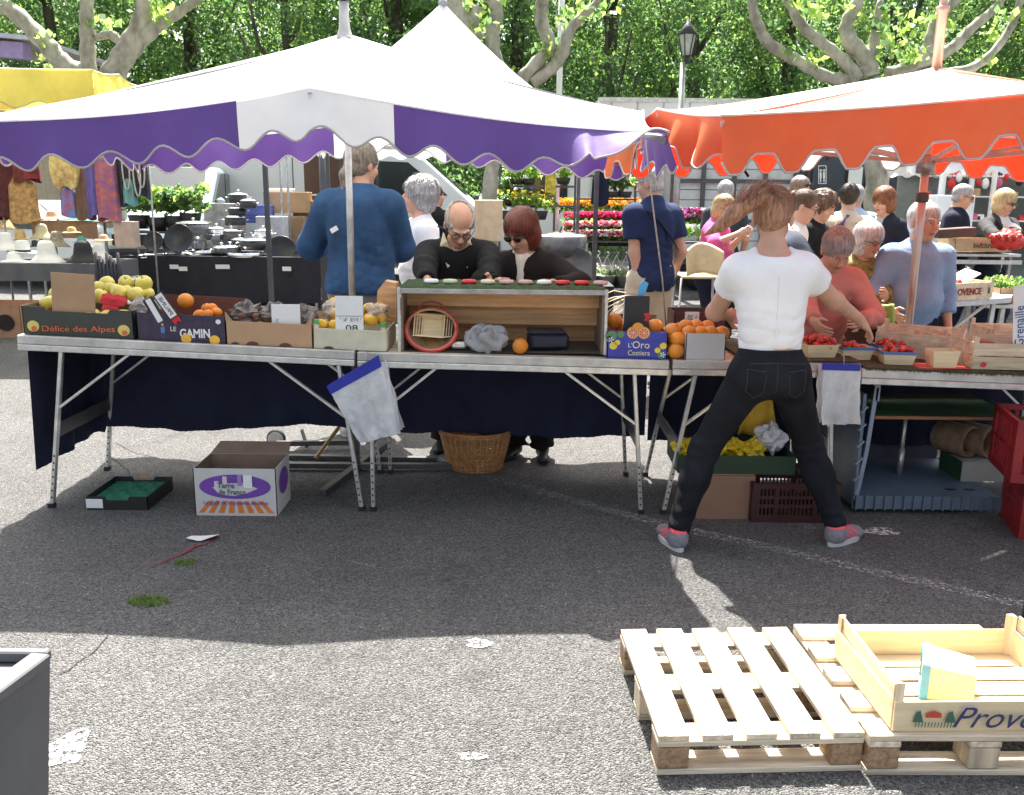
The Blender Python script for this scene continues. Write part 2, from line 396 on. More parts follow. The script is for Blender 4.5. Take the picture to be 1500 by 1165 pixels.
b = MB(); b.lathe([(.0,-.02),(.045,-.02),(.04,.0),(.03,.03),(.026,.10),(.026,.16),(.0,.162)], (uA.x,5.02,2.42), 14); b.build('finial', M_aluw, umbA); b = MB(); b.lathe([(.0,.163),(.029,.165),(.029,.198),(.0,.2)], (uA.x,5.02,2.42), 14); b.build('finial_cap', M_black, umbA)
for a, c in ((-.62,.0),(.55,.02)):
    b = MB(); b.beam((uA.x+.02,5.02,.03), (uA.x+a*1.1,5.02+c,.03), .04, .03); b.build('foot', M_darksteel, umbA)
for a in (-.5,.5):
    b = MB(); b.beam((uA.x,5.02,.03), (uA.x+a*.2,5.02+a,.03), .04, .03); b.build('foot', M_darksteel, umbA)
b = MB(); b.tube([at(946,207,4.3), at(956,300,4.45), at(970,407,4.6), at(976,480,4.68)], .004, 6); b.build('cord', mat('twisted cord', (.5,.48,.42), .8, var=.4, scale=200), umbA)
b = MB(); b.sph(at(946,196,4.3), (.022,.02,.022), 10); b.tube([at(930,195,4.32), at(962,196,4.3)], .01, 8); b.build('hook', M_white, umbA)
# B: orange
uB = V((at(1350,300,5.15).x, 5.15, 0))
umbB = thing('market_umbrella', 'orange market umbrella with scalloped valance, over the strawberry table on the right', 'umbrella', uB)
cB = [V((.89,3.98,1.93)), V((3.65,3.85,1.95)), V((3.7,5.65,1.93)), V((.60,5.75,1.95))]
apB = (uB.x, 5.15, 2.30); sagB = (.10, .012, .015)
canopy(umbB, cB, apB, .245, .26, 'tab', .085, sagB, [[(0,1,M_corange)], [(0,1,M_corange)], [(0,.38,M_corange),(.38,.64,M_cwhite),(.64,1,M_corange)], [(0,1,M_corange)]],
       cloth('orange canopy top with painted glare', (.93,.72,.62), .11, (.95,.16,.08)), 8, crumple=(3,.9,.35))  # sun glare painted into the base colour: orange cloth paled towards white
ribs(umbB, cB, apB, sagB, (uB.x, 5.15, 1.80), mat('varnished pale ribs', (.55,.42,.38), .4), .92)
b = MB(); b.tube([(uB.x,5.15,.02),(uB.x,5.15,2.55)], .023, 14); b.build('pole', mat('brushed pole', (.6,.5,.46), .3, .8, .08), umbB)
b = MB(); b.lathe([(.0,0),(.026,0),(.026,.30),(.034,.31),(.034,.335),(.02,.34),(.022,.36),(.012,.385),(0,.39)], (uB.x,5.15,2.28), 14); b.build('finial', mat('copper tinted tube', (.55,.33,.26), .4, .5), umbB)
b = MB(); b.lathe([(0,0),(.05,0),(.05,.09),(.03,.10),(0,.10)], (uB.x,5.15,1.74), 16); b.build('hub', M_steel, umbB)
b = MB(); b.lathe([(.03,0),(.034,.005),(.034,.05),(.03,.055)], (uB.x,5.15,1.58), 14); b.build('collar', M_darksteel, umbB)
for a in range(4):
    b = MB(); b.beam((uB.x,5.15,.03), (uB.x+.5*math.cos(a*math.pi/2+.4),5.15+.5*math.sin(a*math.pi/2+.4),.03), .04, .03); b.build('foot', M_darksteel, umbB)

# C: white peaked gazebo behind the purple umbrella
def gazebo(label, legs, eave, peak, colr, legm, group=None, lr=.02, vh=.2, conc=.5, sty='wave', name='gazebo'):
    c = sum((V(p) for p in legs), V())/4; c.z = 0; rt = thing(name, label, 'gazebo', c, group)
    cs = [V((p[0], p[1], eave)) for p in legs]; pk = V((c.x, c.y, peak)); tb = MB()
    for e in range(4):
        a = cs[e]; b_ = cs[(e+1)%4]
        def f(u, v, a=a, b_=b_):
            p = pk.lerp(a.lerp(b_, u), v); p.z = eave+(peak-eave)*((1-v)**(1+conc)) + .02*math.sin(7*u+3*v); return p
        tb.grid(f, 12, 14)
        q = MB(); out = V(((b_-a).y, -(b_-a).x, 0)).normalized(); out = out if out.dot(a-pk) > 0 else -out; L = (b_-a).length; ns = round(L/.25)
        def g_(u, v, a=a, b_=b_, out=out, ns=ns): return a.lerp(b_, u)+out*(.01+.02*math.sin(u*23)*v)-V((0,0,v*(vh-.05+.05*(.5-.5*math.cos(2*math.pi*u*ns)))))
        q.grid(g_, 60, 4); q.build('valance', colr, rt)
    tb.build('roof', colr, rt)
    for p in legs:
        q = MB(); q.box((p[0], p[1], eave/2), (lr*2, lr*2, eave), m=0); q.build('leg', legm, rt)
    q = MB()
    for e in range(4): q.beam(cs[e]-V((0,0,.05)), cs[(e+1)%4]-V((0,0,.05)), .02, .03)
    q.build('frame', M_steel, rt); return rt
lx = at(391,300,8.2).x; rx = at(873,300,8.2).x
gz = gazebo('white gazebo with a tall pointed roof, behind the purple umbrella', [(lx,8.2,0),(rx,8.2,0),(rx+.05,11.2,0),(lx-.05,11.2,0)], 2.22, at(645,5,9.7).z, M_cwhite, M_darksteel, conc=.35)
b = MB(); b.sph((0,0,0), .05, 8); b.v = [(v[0]+(lx+rx)/2, v[1]+9.7, v[2]+at(645,5,9.7).z) for v in b.v]; b.build('peak_cap', M_steel, gz)

# ------------------------------------------------------------------ folding tables
def folding_table(label, FL, FR, depth, pairs, top_m=None, back_y=None):
    """FL, FR front corners at the top of the rail; aluminium rail, boards, splayed legs with braces"""
    FL = V(FL); FR = V(FR); c = (FL+FR)/2; c.z = 0; rt = thing('folding_table', label, 'table', c, 'aluminium folding market tables')
    d = (FR-FL).normalized(); nb = V((-d.y, d.x, 0)).normalized(); L = (FR-FL).length; up = V((0,0,1))
    for nm, o in (('front_rail', 0.), ('back_rail', depth-.03)):
        q = MB(); q.beam(FL+nb*(o+.015)-up*.022, FR+nb*(o+.015)-up*.022, .03, .044, bev=.004); q.build(nm, M_aluw, rt)
        q = MB(); q.beam(FL+nb*(o+.013)-up*.060, FR+nb*(o+.013)-up*.060, .034, .030, m=0, bev=.003); q.build('lower_rail', M_alu, rt)
    for s_ in (0, 1):
        p = FL+d*.015 if s_ == 0 else FR-d*.015
        q = MB(); q.beam(p+nb*.032-up*.03, p+nb*(depth-.032)-up*.03, .028, .06); q.build('end_rail', M_alu, rt)
    nbd = 4
    for i in range(nbd):
        y0 = .032+(depth-.064)*(i+.5)/nbd
        q = MB(); q.beam(FL+nb*y0-up*.016+d*.031, FR+nb*y0-up*.016-d*.031, (depth-.064)/nbd-.006, .018); q.build('board', top_m or M_palletx, rt)
    for (t, lean, brace) in pairs:       # t metres from FL, lean of the foot along the table, brace direction
        for yo in (.03, depth-.03):
            a = FL+d*t+nb*yo-up*.075; ft = a+d*lean+nb*(-.02 if yo < .1 else .02); ft.z = 0
            q = MB(); q.beam(a, a.lerp(ft, .985), .020, .028, bev=.003, up=nb)
            for k in range(7):
                h = a.lerp(ft, .66+.045*k); q.tube([h-nb*.0145, h-nb*.0152], .0055, 6, m=1)
            q.build('leg', [M_alu, M_black], rt)
            q = MB(); q.box(ft+up*.012, (.03,.035,.024)); q.build('foot', M_black, rt)
            q = MB(); mpt = a.lerp(ft, .36); q.beam(mpt, a+d*brace+up*.01, .012, .020, up=nb); q.build('brace', M_alu, rt)
        a = FL+d*(t+lean*.55)+nb*.03; a.z = FL.z*.45
        q = MB(); q.beam(a, a+nb*(depth-.06)+d*.0, .012, .07); q.build('cross_bar', M_darksteel, rt)
    return rt, FL, FR, nb
Y1 = 4.33
T1 = folding_table('leftmost folding table, carrying the apple box and the clementine box', at(24,491,Y1), at(519,515,Y1), .66, [(.20,-.12,.35),(1.58,.10,-.36)])
T2 = folding_table('middle folding table, carrying the wooden display case', at(523,516,Y1), at(981,529,Y1), .66, [(-.0+.06,.0,.34),(1.38,.06,-.36)])
T3 = folding_table('folding table behind the woman in white, carrying the orange boxes and strawberries', at(986,528,Y1), at(1262,533,Y1), .66, [(.12,-.13,.30),(.80,.05,-.25)])
T4 = folding_table('rightmost folding table, over the large grey plastic bin', at(1263,541,Y1-.03), at(1640,556,Y1-.03), .70, [(1.22,.0,-.3)])
def ztab(x):
    for T in (T1, T2, T3, T4):
        if x <= T[2].x+.003: return T[1].z+(T[2].z-T[1].z)*(x-T[1].x)/(T[2].x-T[1].x)
    return T4[2].z
def ont(px, y):                                  # a spot on the table tops below an image column
    p = at(px, 520, y); return V((p.x, y, ztab(p.x)))
# dark blue cloth skirts behind the tables
M_navy = mat('dark navy cloth', (.010,.013,.040), .9, var=.25, scale=4, bump=.3, bscale=14)
def skirt(label, pts, hem, seed):
    b = MB(); L = [0]
    P = [V(p) for p in pts]
    for a, c in zip(P, P[1:]): L.append(L[-1]+(c-a).length)
    def f(u, v):
        s_ = u*L[-1]; i = max(k for k in range(len(L)) if L[k] <= s_+1e-9); i = min(i, len(P)-2)
        t = (s_-L[i])/(L[i+1]-L[i]); p = P[i].lerp(P[i+1], t); h = hem(u); z = p.z+(h-p.z)*v
        k = .016*math.sin(s_*14+seed)+.012*math.sin(s_*31+2*seed)
        dd = (P[i+1]-P[i]).normalized(); nn = V((-dd.y, dd.x, 0))
        return V((p.x, p.y, z))+nn*k*v+V((0,0,.0012*math.sin(s_*170)*v))
    b.grid(f, 160, 10); return single('table_skirt', b, M_navy, label, 'cloth', 'dark blue cloths hung behind the tables')
zb = T1[1].z-.085
xl = T1[1].x+.03
skirt('dark blue cloth hung around the left end and back of the leftmost table',
      [(xl,4.36,zb),(xl+.01,4.98,zb),(T1[2].x,5.03,T1[2].z-.085)], lambda u: .19+.03*math.sin(u*9)+(.03*smooth((u-.22)/.08))+(.05*math.sin(3.1*u) if u > .3 else 0)-.13*smooth((u-.86)/.1)*0, 1.)
skirt('dark blue cloth hung along the back of the middle table', [(T2[1].x,5.03,T2[1].z-.085),(T2[2].x,5.03,T2[2].z-.085)], lambda u: .225+.012*math.sin(u*7), 2.)
skirt('dark blue cloth hung behind the table of strawberries', [(T3[1].x,5.03,T3[1].z-.085),(T3[2].x+1.6,5.05,T3[2].z-.1)], lambda u: .20+.02*math.sin(u*7), 3.)
# ================================================================== woods, plane trees
M_bark = mat('mottled plane bark', (.37,.35,.28), .8, var=.3, scale=4.5, bump=.5, bscale=9, dark=(.13,.125,.09), stretch=(1,1,.6))
M_darkbark = mat('dark trunk bark', (.07,.06,.045), .9, var=.3)
LEAF = [mat('deep green leaf', (.065,.115,.05), .7, var=.3, scale=2, trans=.48, tcol=(.17,.33,.11)),
        mat('mid green leaf', (.10,.17,.07), .65, var=.3, scale=2, trans=.50, tcol=(.26,.44,.14)),
        mat('fresh yellow green leaf', (.21,.33,.09), .4, var=.25, scale=2, trans=.55, tcol=(.50,.72,.15))]
nr = np.random.default_rng(5)
def leaf_cloud(name, centres, rad, per, size, mix=(.5,.38,.12), flat=.8, pts=4):
    """leaves scattered in clumps around the given centres"""
    C = np.asarray(centres, dtype=float); n = len(C)*per
    u = nr.normal(size=(n,3)); u /= np.linalg.norm(u, axis=1)[:, None]; r = nr.random(n)**.5
    rr = np.repeat(np.asarray(rad, dtype=float)*np.ones(len(C)), per)
    P = np.repeat(C, per, axis=0)+u*(r*rr)[:, None]*np.array([1,1,flat])
    d = nr.normal(size=(n,3)); d[:,2] -= .4; d /= np.linalg.norm(d, axis=1)[:, None]
    e = np.cross(d, nr.normal(size=(n,3))); e /= np.linalg.norm(e, axis=1)[:, None]
    s = size*(.55+.9*nr.random(n))[:, None]
    vs = np.stack([P-d*s*.5, P+e*s*.34-d*s*.05, P+d*s*.55, P-e*s*.34-d*s*.05], axis=1).reshape(-1,3)
    q = np.arange(n*4).reshape(n,4); cl = np.repeat(nr.choice(3, len(C), p=mix), per); own = nr.choice(3, n, p=mix)
    mi = np.where(nr.random(n) < .6, cl, own)
    return mesh_np(name, vs, q, LEAF, mi, smooth=False)
def crown_centres(n, rx, ry, rz, z0, seed):
    g_ = np.random.default_rng(seed); u = g_.normal(size=(n,3)); u /= np.linalg.norm(u, axis=1)[:, None]
    r = (.35+.65*g_.random(n)**.6); return u*r[:, None]*np.array([rx,ry,rz])+np.array([0,0,z0])
protos = [leaf_cloud('crown', crown_centres(190, 3.1, 2.4, 5.2, 6.3, 10+k), .60, 92, .125, (.42,.40,.18)) for k in range(3)]
kinds = ['dark green woodland tree rising behind the {}', 'dense leafy tree of the wood behind the {}']
spots = []
tr_rnd = random.Random(3)
_n = ['yellow canopy at the far left','pale plane limbs at the left','left slope of the purple umbrella','finial of the purple umbrella','white gazebo peak','middle plane limbs','thin white mast','white truck box','street lamp',
         'gap between the lamp and the right plane tree','right plane tree','copper finial of the orange umbrella','right edge of the orange umbrella','far right corner of the market','far left corner of the market']
def wood_tree(x, y, k, s, label):
    t = thing('woodland_tree', label, 'tree', (x,y,0), 'trees of the wood behind the market', local=True)
    o = link('crown', protos[k], t); o.rotation_euler = (0,0,tr_rnd.uniform(0,6.28)); o.scale = (s*tr_rnd.uniform(.9,1.15), s, s)
    b = MB(); a = tr_rnd.uniform(-.5,.5); P = [(0,0,0),(a*.2,.1,2),(a*.6,0,4.2),(a*1.3,.1,7),(a*1.9,0,10)]
    b.tube(P, [.30*s,.25*s,.21*s,.16*s,.07], 8)
    for q in range(5):
        z = 2.2+q*1.2; f = tr_rnd.uniform(-1,1); p0 = V((a*z*.16,0,z)); b.tube([p0, p0+V((f*1.1,tr_rnd.uniform(-1,.3),1.3)), p0+V((f*1.7,tr_rnd.uniform(-1.2,.3),2.9))], [.09,.06,.03], 6)
    b.build('trunk', M_darkbark, t)
xs = [-17.5,-13.6,-10.2,-6.6,-3.4,-.4,2.6,5.6,8.4,11.4,14.2,17.3,20.4,-20.8,23.5]
order = [14,0,1,2,3,4,5,6,7,9,10,11,12,14,13]
lab = ['far left','','','','','','','','','','','','','','']
for i, x in enumerate(xs):
    px = round(750+x/29*1300)
    nm = min([(-80,'the yellow canopy at the far left'),(60,'the leftmost plane limb'),(170,'the left plane tree'),(330,'the left slope of the purple umbrella'),(470,'the metal finial of the purple umbrella'),(620,'the peak of the white gazebo'),(745,'the middle plane tree'),(830,'the thin white mast'),(930,'the left end of the white truck box'),(1010,'the street lamp'),(1110,'the lowest limb of the right plane tree'),(1260,'the fork of the right plane tree'),(1370,'the copper finial of the orange umbrella'),(1500,'the far right edge of the orange umbrella'),(1700,'the row of stalls off to the far right')], key=lambda q: abs(q[0]-px))
    if i in (0,14): nm = (0, ('the hat stall at the far left edge','the far right corner, right of the fruit stall')[i == 14])
    if i == 13: nm = (0, 'the far left corner beyond the mauve eave')
    wood_tree(x, 27+tr_rnd.uniform(-2,2.5), i % 3, tr_rnd.uniform(.92,1.12), 'dark leafy woodland tree standing behind '+nm[1])
for i, x in enumerate([-24,-19,-15,-11.5,-8,-4.5,-1,2.5,6,9.5,13,16.5,20,24.5]):
    t = thing('woodland_tree', 'tree of the second row, deep in the dark wood', 'tree', (x,35+tr_rnd.uniform(-2,3),0), 'trees deep in the wood', local=True)
    o = link('crown', protos[i % 3], t); o.scale = (1.45,1.3,1.35); o.rotation_euler = (0,0,tr_rnd.uniform(0,6.28))
    b = MB(); b.tube([(0,0,0),(.2,0,4),(.1,0,10)], [.3,.22,.06], 8); b.build('trunk', M_darkbark, t)
# hill of scrub behind the wood
h = MB()
def hill(u, v):
    x = -75+150*u; return V((x, 44+34*v, 8.5*smooth(v*1.2)+1.5*math.sin(x*.3)*v+1.1*math.sin(x*.9+v*9)*v-.05))
h.grid(hill, 90, 24); struct('hill', h, mat('dark wooded hillside', (.06,.11,.04), .9, var=.6, scale=1.3, bump=1, bscale=3))
cs_ = [hill(nr.random(), nr.random()*.8)+V((0,-1,nr.random()*1.5)) for _ in range(900)]
o = link('undergrowth', leaf_cloud('undergrowth', cs_, 1.9, 26, .6)); tag(o, 'mass of far shrubs and treetops closing the wood behind the trees', 'shrubs', kind='stuff')
cs_ = [(nr.uniform(-27,27), nr.uniform(23,25.5), nr.uniform(.2,2.6)) for _ in range(420)]
o = link('undergrowth', leaf_cloud('undergrowth', cs_, .6, 70, .12, (.6,.35,.05))); tag(o, 'band of low dark shrubs along the foot of the wood', 'shrubs', kind='stuff')

def plane_tree(label, trunk, limbs, Y, sprigs, base):
    c = at(base, 400, Y); t = thing('plane_tree', label, 'tree', (c.x, Y, 0), 'plane trees with pale mottled bark')
    def curve(pts):
        P = [at(p[0], p[1], Y+(p[3] if len(p) > 3 else 0)) for p in pts]; r = [p[2] for p in pts]; k = 6; o = []; rr = []
        r = [q*.74 for q in r]; Q = [P[0]*2-P[1]]+P+[P[-1]*2-P[-2]]
        for i in range(len(P)-1):
            for j in range(k):
                s_ = j/k; a, b_, c_, d_ = Q[i:i+4]
                p = .5*((2*b_)+(c_-a)*s_+(2*a-5*b_+4*c_-d_)*s_**2+(-a+3*b_-3*c_+d_)*s_**3)
                o.append(p); rr.append((r[i]+(r[i+1]-r[i])*s_)*(1+.10*math.sin(len(o)*1.9+pts[0][0])))
        o.append(P[-1]); rr.append(r[-1]); return o, rr
    b = MB(); p0 = V((c.x, Y, 0)); o, rr = curve(trunk); b.tube([p0]+o, [trunk[0][2]*.84]+rr, 14); b.build('trunk', M_bark, t)
    tips = []
    for L_ in limbs:
        b = MB(); o, rr = curve(L_); b.tube(o, rr, 10); b.build('limb', M_bark, t)
        for q in o[len(o)//3::5]: tips.append(q)
        tips += [o[-1]]*2
    cs2 = []
    for (px, py, n_) in sprigs:
        for k in range(n_): cs2.append(at(px+rnd.uniform(-16,16), py+rnd.uniform(-14,14), Y+rnd.uniform(-.6,.6)))
    for q in tips[::2]: cs2.append(q+V((rnd.uniform(-.2,.2), rnd.uniform(-.2,.2), rnd.uniform(0,.3))))
    me = leaf_cloud('crown', cs2, .20, 14, .12, (.1,.3,.6)); link('crown', me, t); 
    me.transform(Matrix.Translation(-V((c.x, Y, 0))))
    cs3 = [V((c.x+rnd.uniform(-3,3), Y+rnd.uniform(-2,2), rnd.uniform(5.3,8))) for _ in range(60)]
    me = leaf_cloud('upper_crown', cs3, .4, 22, .15, (.3,.4,.3)); link('upper_crown', me, t); me.transform(Matrix.Translation(-V((c.x, Y, 0))))
plane_tree('big plane tree at the left with three thick pale limbs above the yellow canopy', [(165,300,.30),(165,180,.30),(160,118,.36)],
    [[(150,125,.22),(95,95,.2),(65,62,.19),(20,18,.17),(-25,-10,.16)], [(130,110,.17),(128,60,.15),(127,15,.14),(128,-40,.13)], [(160,118,.26),(185,75,.23),(208,30,.2),(215,-30,.17)], [(185,82,.19),(225,42,.15),(262,18,.11),(300,-10,.09)], [(190,80,.12),(165,52,.10),(140,55,.07)]], 14.5, [(235,25,3),(140,35,2),(70,75,1),(245,5,2)], 165)
plane_tree('middle plane tree with knotted limbs behind the right slope of the gazebo', [(716,300,.17),(722,240,.15),(735,180,.16),(748,120,.18)],
    [[(742,118,.15),(725,85,.14),(722,45,.14),(728,15,.13),(712,-10,.1)], [(765,115,.13),(795,82,.13),(805,65,.13),(792,25,.13),(800,-20,.12)], [(780,122,.12),(808,100,.12),(822,80,.14),(838,40,.1),(870,8,.07),(885,-15,.06)], [(700,60,.15),(680,30,.17),(664,5,.19),(655,-20,.2)], [(750,118,.15),(700,80,.13),(690,50,.12),(700,10,.12)]], 14.0, [(705,40,2),(845,25,2),(790,60,1),(893,5,2),(705,60,1),(838,35,1)], 718)
plane_tree('right plane tree with long curving mottled limbs above the orange umbrella', [(1283,330,.26),(1286,240,.25),(1284,160,.25),(1270,118,.24)],
    [[(1250,118,.13),(1210,112,.12),(1170,90,.12),(1128,65,.12),(1110,35,.11),(1102,5,.10),(1100,-30,.1)], [(1258,116,.14),(1235,88,.13),(1200,60,.12),(1172,35,.11),(1160,12,.09),(1145,-15,.08)], [(1275,112,.18),(1270,88,.17),(1245,60,.17),(1240,35,.13),(1255,5,.13),(1265,-30,.12)], [(1300,110,.15),(1350,92,.12),(1395,70,.12),(1425,40,.1),(1460,10,.09),(1475,-20,.09)], [(1320,108,.11),(1400,105,.09),(1440,90,.09),(1475,50,.08),(1492,10,.08),(1500,-30,.08)], [(1335,100,.14),(1358,70,.12),(1372,30,.12),(1398,0,.12),(1410,-20,.12)], [(1280,80,.13),(1282,45,.09),(1290,0,.06)]], 14.5,
    [(1195,10,3),(1310,60,3),(1335,20,3),(1345,85,3),(1380,52,2),(1290,75,3),(1465,38,3),(1270,20,2),(1200,85,1),(1305,62,2)], 1283)

# ================================================================== mast, lamp, buildings
p = at(814,300,15.5); t = thing('mast', 'thin white mast rising between the middle plane tree and the truck', 'mast', (p.x,15.5,0))
b = MB(); b.tube([(p.x,15.5,0),(p.x+.04,15.5,6.5)], .05, 10); b.build('pole', M_white, t)
b = MB(); b.lathe([(.05,0),(.08,.02),(.08,.1),(.05,.12)], (p.x+.02,15.5,4.3), 10); b.build('collar', M_white, t)
Yl = 15.; p = at(1000,105,Yl); zt = at(1006,82,Yl).z; t = thing('street_lamp', 'black lantern street lamp standing against the trees', 'lamp', (p.x,Yl,0))
b = MB(); b.tube([(p.x,Yl,0),(p.x,Yl,zt-.1)], [.06,.045], 12); b.build('post', M_steel, t)
b = MB(); b.lathe([(.03,-.12),(.05,-.08),(.03,-.05),(.09,0)], (p.x+.05,Yl,zt), 6); b.build('lantern_collar', M_black, t); b = MB(); b.lathe([(.155,.31),(.165,.33),(.08,.43),(.07,.46),(.04,.48),(.015,.56),(0,.57)], (p.x+.05,Yl,zt), 6); b.build('lantern_cap', M_black, t)
b = MB(); b.lathe([(.075,0),(.14,.31)], (p.x+.05,Yl,zt), 6)
b.build('glass', mat('pale lantern glass', (.62,.66,.60), .2, trans=.5), t)
b = MB()
for j in range(6):
    a = 2*math.pi*j/6; b.tube([(p.x+.05+.077*math.cos(a),Yl+.077*math.sin(a),zt),(p.x+.05+.145*math.cos(a),Yl+.145*math.sin(a),zt+.315)], .009, 5)
b.build('lantern_frame', M_black, t)
# dark blue public convenience cabin
c0 = at(1168,300,16.5).x; c1 = at(1263,300,16.5).x; t = thing('toilet_cabin', 'dark blue cabin with a white toilet sign, behind the shoppers', 'cabin', ((c0+c1)/2,16.5,0))
M_nav = mat('dark slate blue panels', (.035,.045,.065), .5, var=.15)
b = MB(); b.box(((c0+c1)/2+.6,17.6,1.3), (c1-c0+1.3,2.2,2.6), bev=.03); b.build('wall', M_nav, t)
b = MB(); b.box(((c0+c1)/2+.6,17.6,2.65), (c1-c0+1.5,2.4,.1)); b.build('roof', M_darksteel, t)
for k in range(7):
    b = MB(); x = c0+.12+k*.36; b.box((x,16.485,1.25), (.02,.03,2.4)); b.build('panel_joint', M_black, t)
sx = at(1207,245,16.4); 
def flat(px, py, y, wd, ht, m, name, parent, th=.012, dz=0.):
    p = at(px, py, y); b = MB(); b.box(p, (wd, th, ht)); return b.build(name, m, parent)
flat(1204,256,16.47,.34,.5,M_nav,'sign_panel',t)
for (a, b0, a1, b1) in ((1199,243,1199,269),(1210,243,1210,269),(1199,243,1210,243),(1199,269,1210,269)):
    b = MB(); b.beam(at(a,b0,16.455), at(a1,b1,16.455), .012, .014); b.build('sign_border', M_white, t)
for dx in (-2.4, 2.4):
    b = MB(); p = at(1204.5+dx,250,16.455); b.sph(p, (.022,.01,.025), 8); b.beam(p-V((0,0,.03)), at(1204.5+dx,261,16.455), .035, .012, up=(0,1,0)); b.beam(at(1204.5+dx,261,16.455), at(1204.5+dx,267,16.455), .02, .012, up=(0,1,0)); b.build('sign_figure', M_white, t)
flat(1252,268,16.45,.25,.55,M_white,'notice',t)
# old stone wall
c0 = at(1318,300,19).x; c1 = at(1372,300,19).x; b = MB(); q = thing('stone_wall', 'rough dark stone wall beyond the red haired woman', 'wall', ((c0+c1)/2,19,0))
b.box(((c0+c1)/2+1,19.3,1.1), (c1-c0+3,.5,2.2)); b.build('core', mat('wall mortar', (.12,.11,.09), .9), q)
Ms = mat('grey field stone', (.22,.20,.16), .9, var=.35, scale=6, bump=.5, bscale=20); sm_ = MB(); sm_.box((0,0,0), (.36,.12,.2), bev=.05); sme = share(sm_, Ms, 'stone')
for r_ in range(10):
    for c_ in range(12):
        inst('stone', sme, q, (c0-.1+c_*.39+(r_ % 2)*.18+rnd.uniform(-.02,.02), 19.0+rnd.uniform(-.02,.02), .1+r_*.215), (0,rnd.uniform(-.06,.06),0), (rnd.uniform(.8,1.1),1,rnd.uniform(.8,1.05)))
# purple-roofed building at the far left
t = thing('building', 'low building with a mauve eave peeping over the yellow canopy', 'building', (-14.5,22,0)); p = at(30,75,21)
b = MB(); b.box((p.x-3,23,p.z/2-.3), (6,4,p.z-.6)); b.build('wall', mat('ochre render', (.45,.38,.28), .9), t)
b = MB(); b.beam((p.x-7,20.8,p.z+.45), (p.x+.25,20.8,p.z-.05), .35, .34); b.build('fascia', mat('mauve paint', (.33,.25,.42), .6), t)
b = MB(); b.beam((p.x-7,22.6,p.z+.75), (p.x+.55,22.6,p.z+.2), 4.2, .09); b.build('roof', mat('grey roof sheet', (.5,.5,.52), .6), t)
# yellow canopies at the far left
ye = [at(-160,130,8.6), at(158,116,8.6)]
t = thing('market_umbrella', 'yellow market umbrella at the far left behind the purple one', 'umbrella', ((ye[0].x+ye[1].x)/2,10,0)); ze = 2.75
x0 = -8.0; x1 = at(135,100,9.0).x
cY = [V((x0,9,at(0,98,9).z)), V((x1,9,at(135,103,9).z)), V((at(175,118,11).x,11.6,at(175,118,11).z)), V((x0,11.6,2.8))]
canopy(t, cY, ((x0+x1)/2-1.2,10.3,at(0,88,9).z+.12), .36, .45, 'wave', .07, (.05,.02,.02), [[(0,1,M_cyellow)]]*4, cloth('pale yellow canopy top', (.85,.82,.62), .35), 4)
b = MB(); b.tube([(x0+.3,10.3,0),(x0+.3,10.3,2.9)], .03, 10); b.build('pole', M_steel, t)
t = thing('trailer_awning', 'bright yellow trailer sign board under the yellow umbrella', 'trailer', (-8,12,0))
p0 = at(-60,137,11.5); p1 = at(31,137,11.5)
b = MB(); b.box(((p0.x+p1.x)/2,11.5,(p0.z+.0)), (p1.x-p0.x,.12,.20), bev=.03); b.build('sign_board', mat('bright yellow plastic', (.9,.62,.0), .4, trans=.3), t)
b = MB(); p0 = at(-60,146,11.5); p1 = at(45,146,11.5); b.beam(p0, p1, .1, .05); b.build('awning_rail', M_steel, t)
p1 = at(22,152,11.4); b = MB(); b.box(((p0.x+p1.x)/2,11.4,p1.z), (p1.x-p0.x,.05,.14)); b.build('valance', M_cyellow, t)

# ================================================================== vehicles
M_vwhite = mat('white van paint', (.72,.75,.76), .25, var=.03, scale=1, coat=.4)
M_glassd = mat('dark vehicle glass', (.02,.03,.03), .08, coat=.5)
M_tyre = mat('tyre rubber', (.02,.02,.02), .8); M_rim = mat('wheel rim', (.4,.4,.4), .35, .8)
M_tail = mat('red tail lamp', (.75,.02,.03), .2, coat=.6); M_lens = mat('clear lamp lens', (.8,.8,.82), .15, coat=.6)
M_trim = mat('dark vehicle trim', (.03,.03,.033), .6)
def wheels(t, xs_, yw, r):
    for x in xs_:
        for s_ in (-1, 1):
            b = MB(); Rm = (math.pi/2,0,0); b.lathe([(r*.6,-.1),(r*.9,-.1),(r,-.06),(r,.06),(r*.9,.1),(r*.6,.1)], (x,s_*yw,r), 22, Rm)
            o = b.build('wheel', M_tyre, t)
            b = MB(); b.lathe([(0,-.03*s_),(r*.3,-.05*s_),(r*.6,-.02*s_),(r*.62,.0)], (x,s_*(yw+.08),r), 16, Rm); b.build('rim', M_rim, o)
def side_prism(pts, w_): 
    b = MB(); b.prism([(x,-w_/2,z) for x, z in pts], (0,0,0), (0,w_,0)); return b
def bevelmod(o, wd=.04, seg=2):
    m = o.modifiers.new('bevel', 'BEVEL'); m.width = wd; m.segments = seg; m.limit_method = 'ANGLE'; return o
def panel(t, name, pts, y, m, th=.012):
    b = MB(); b.prism([(x,y,z) for x, z in pts], (0,-th,0), (0,th,0)); return b.build(name, m, t)
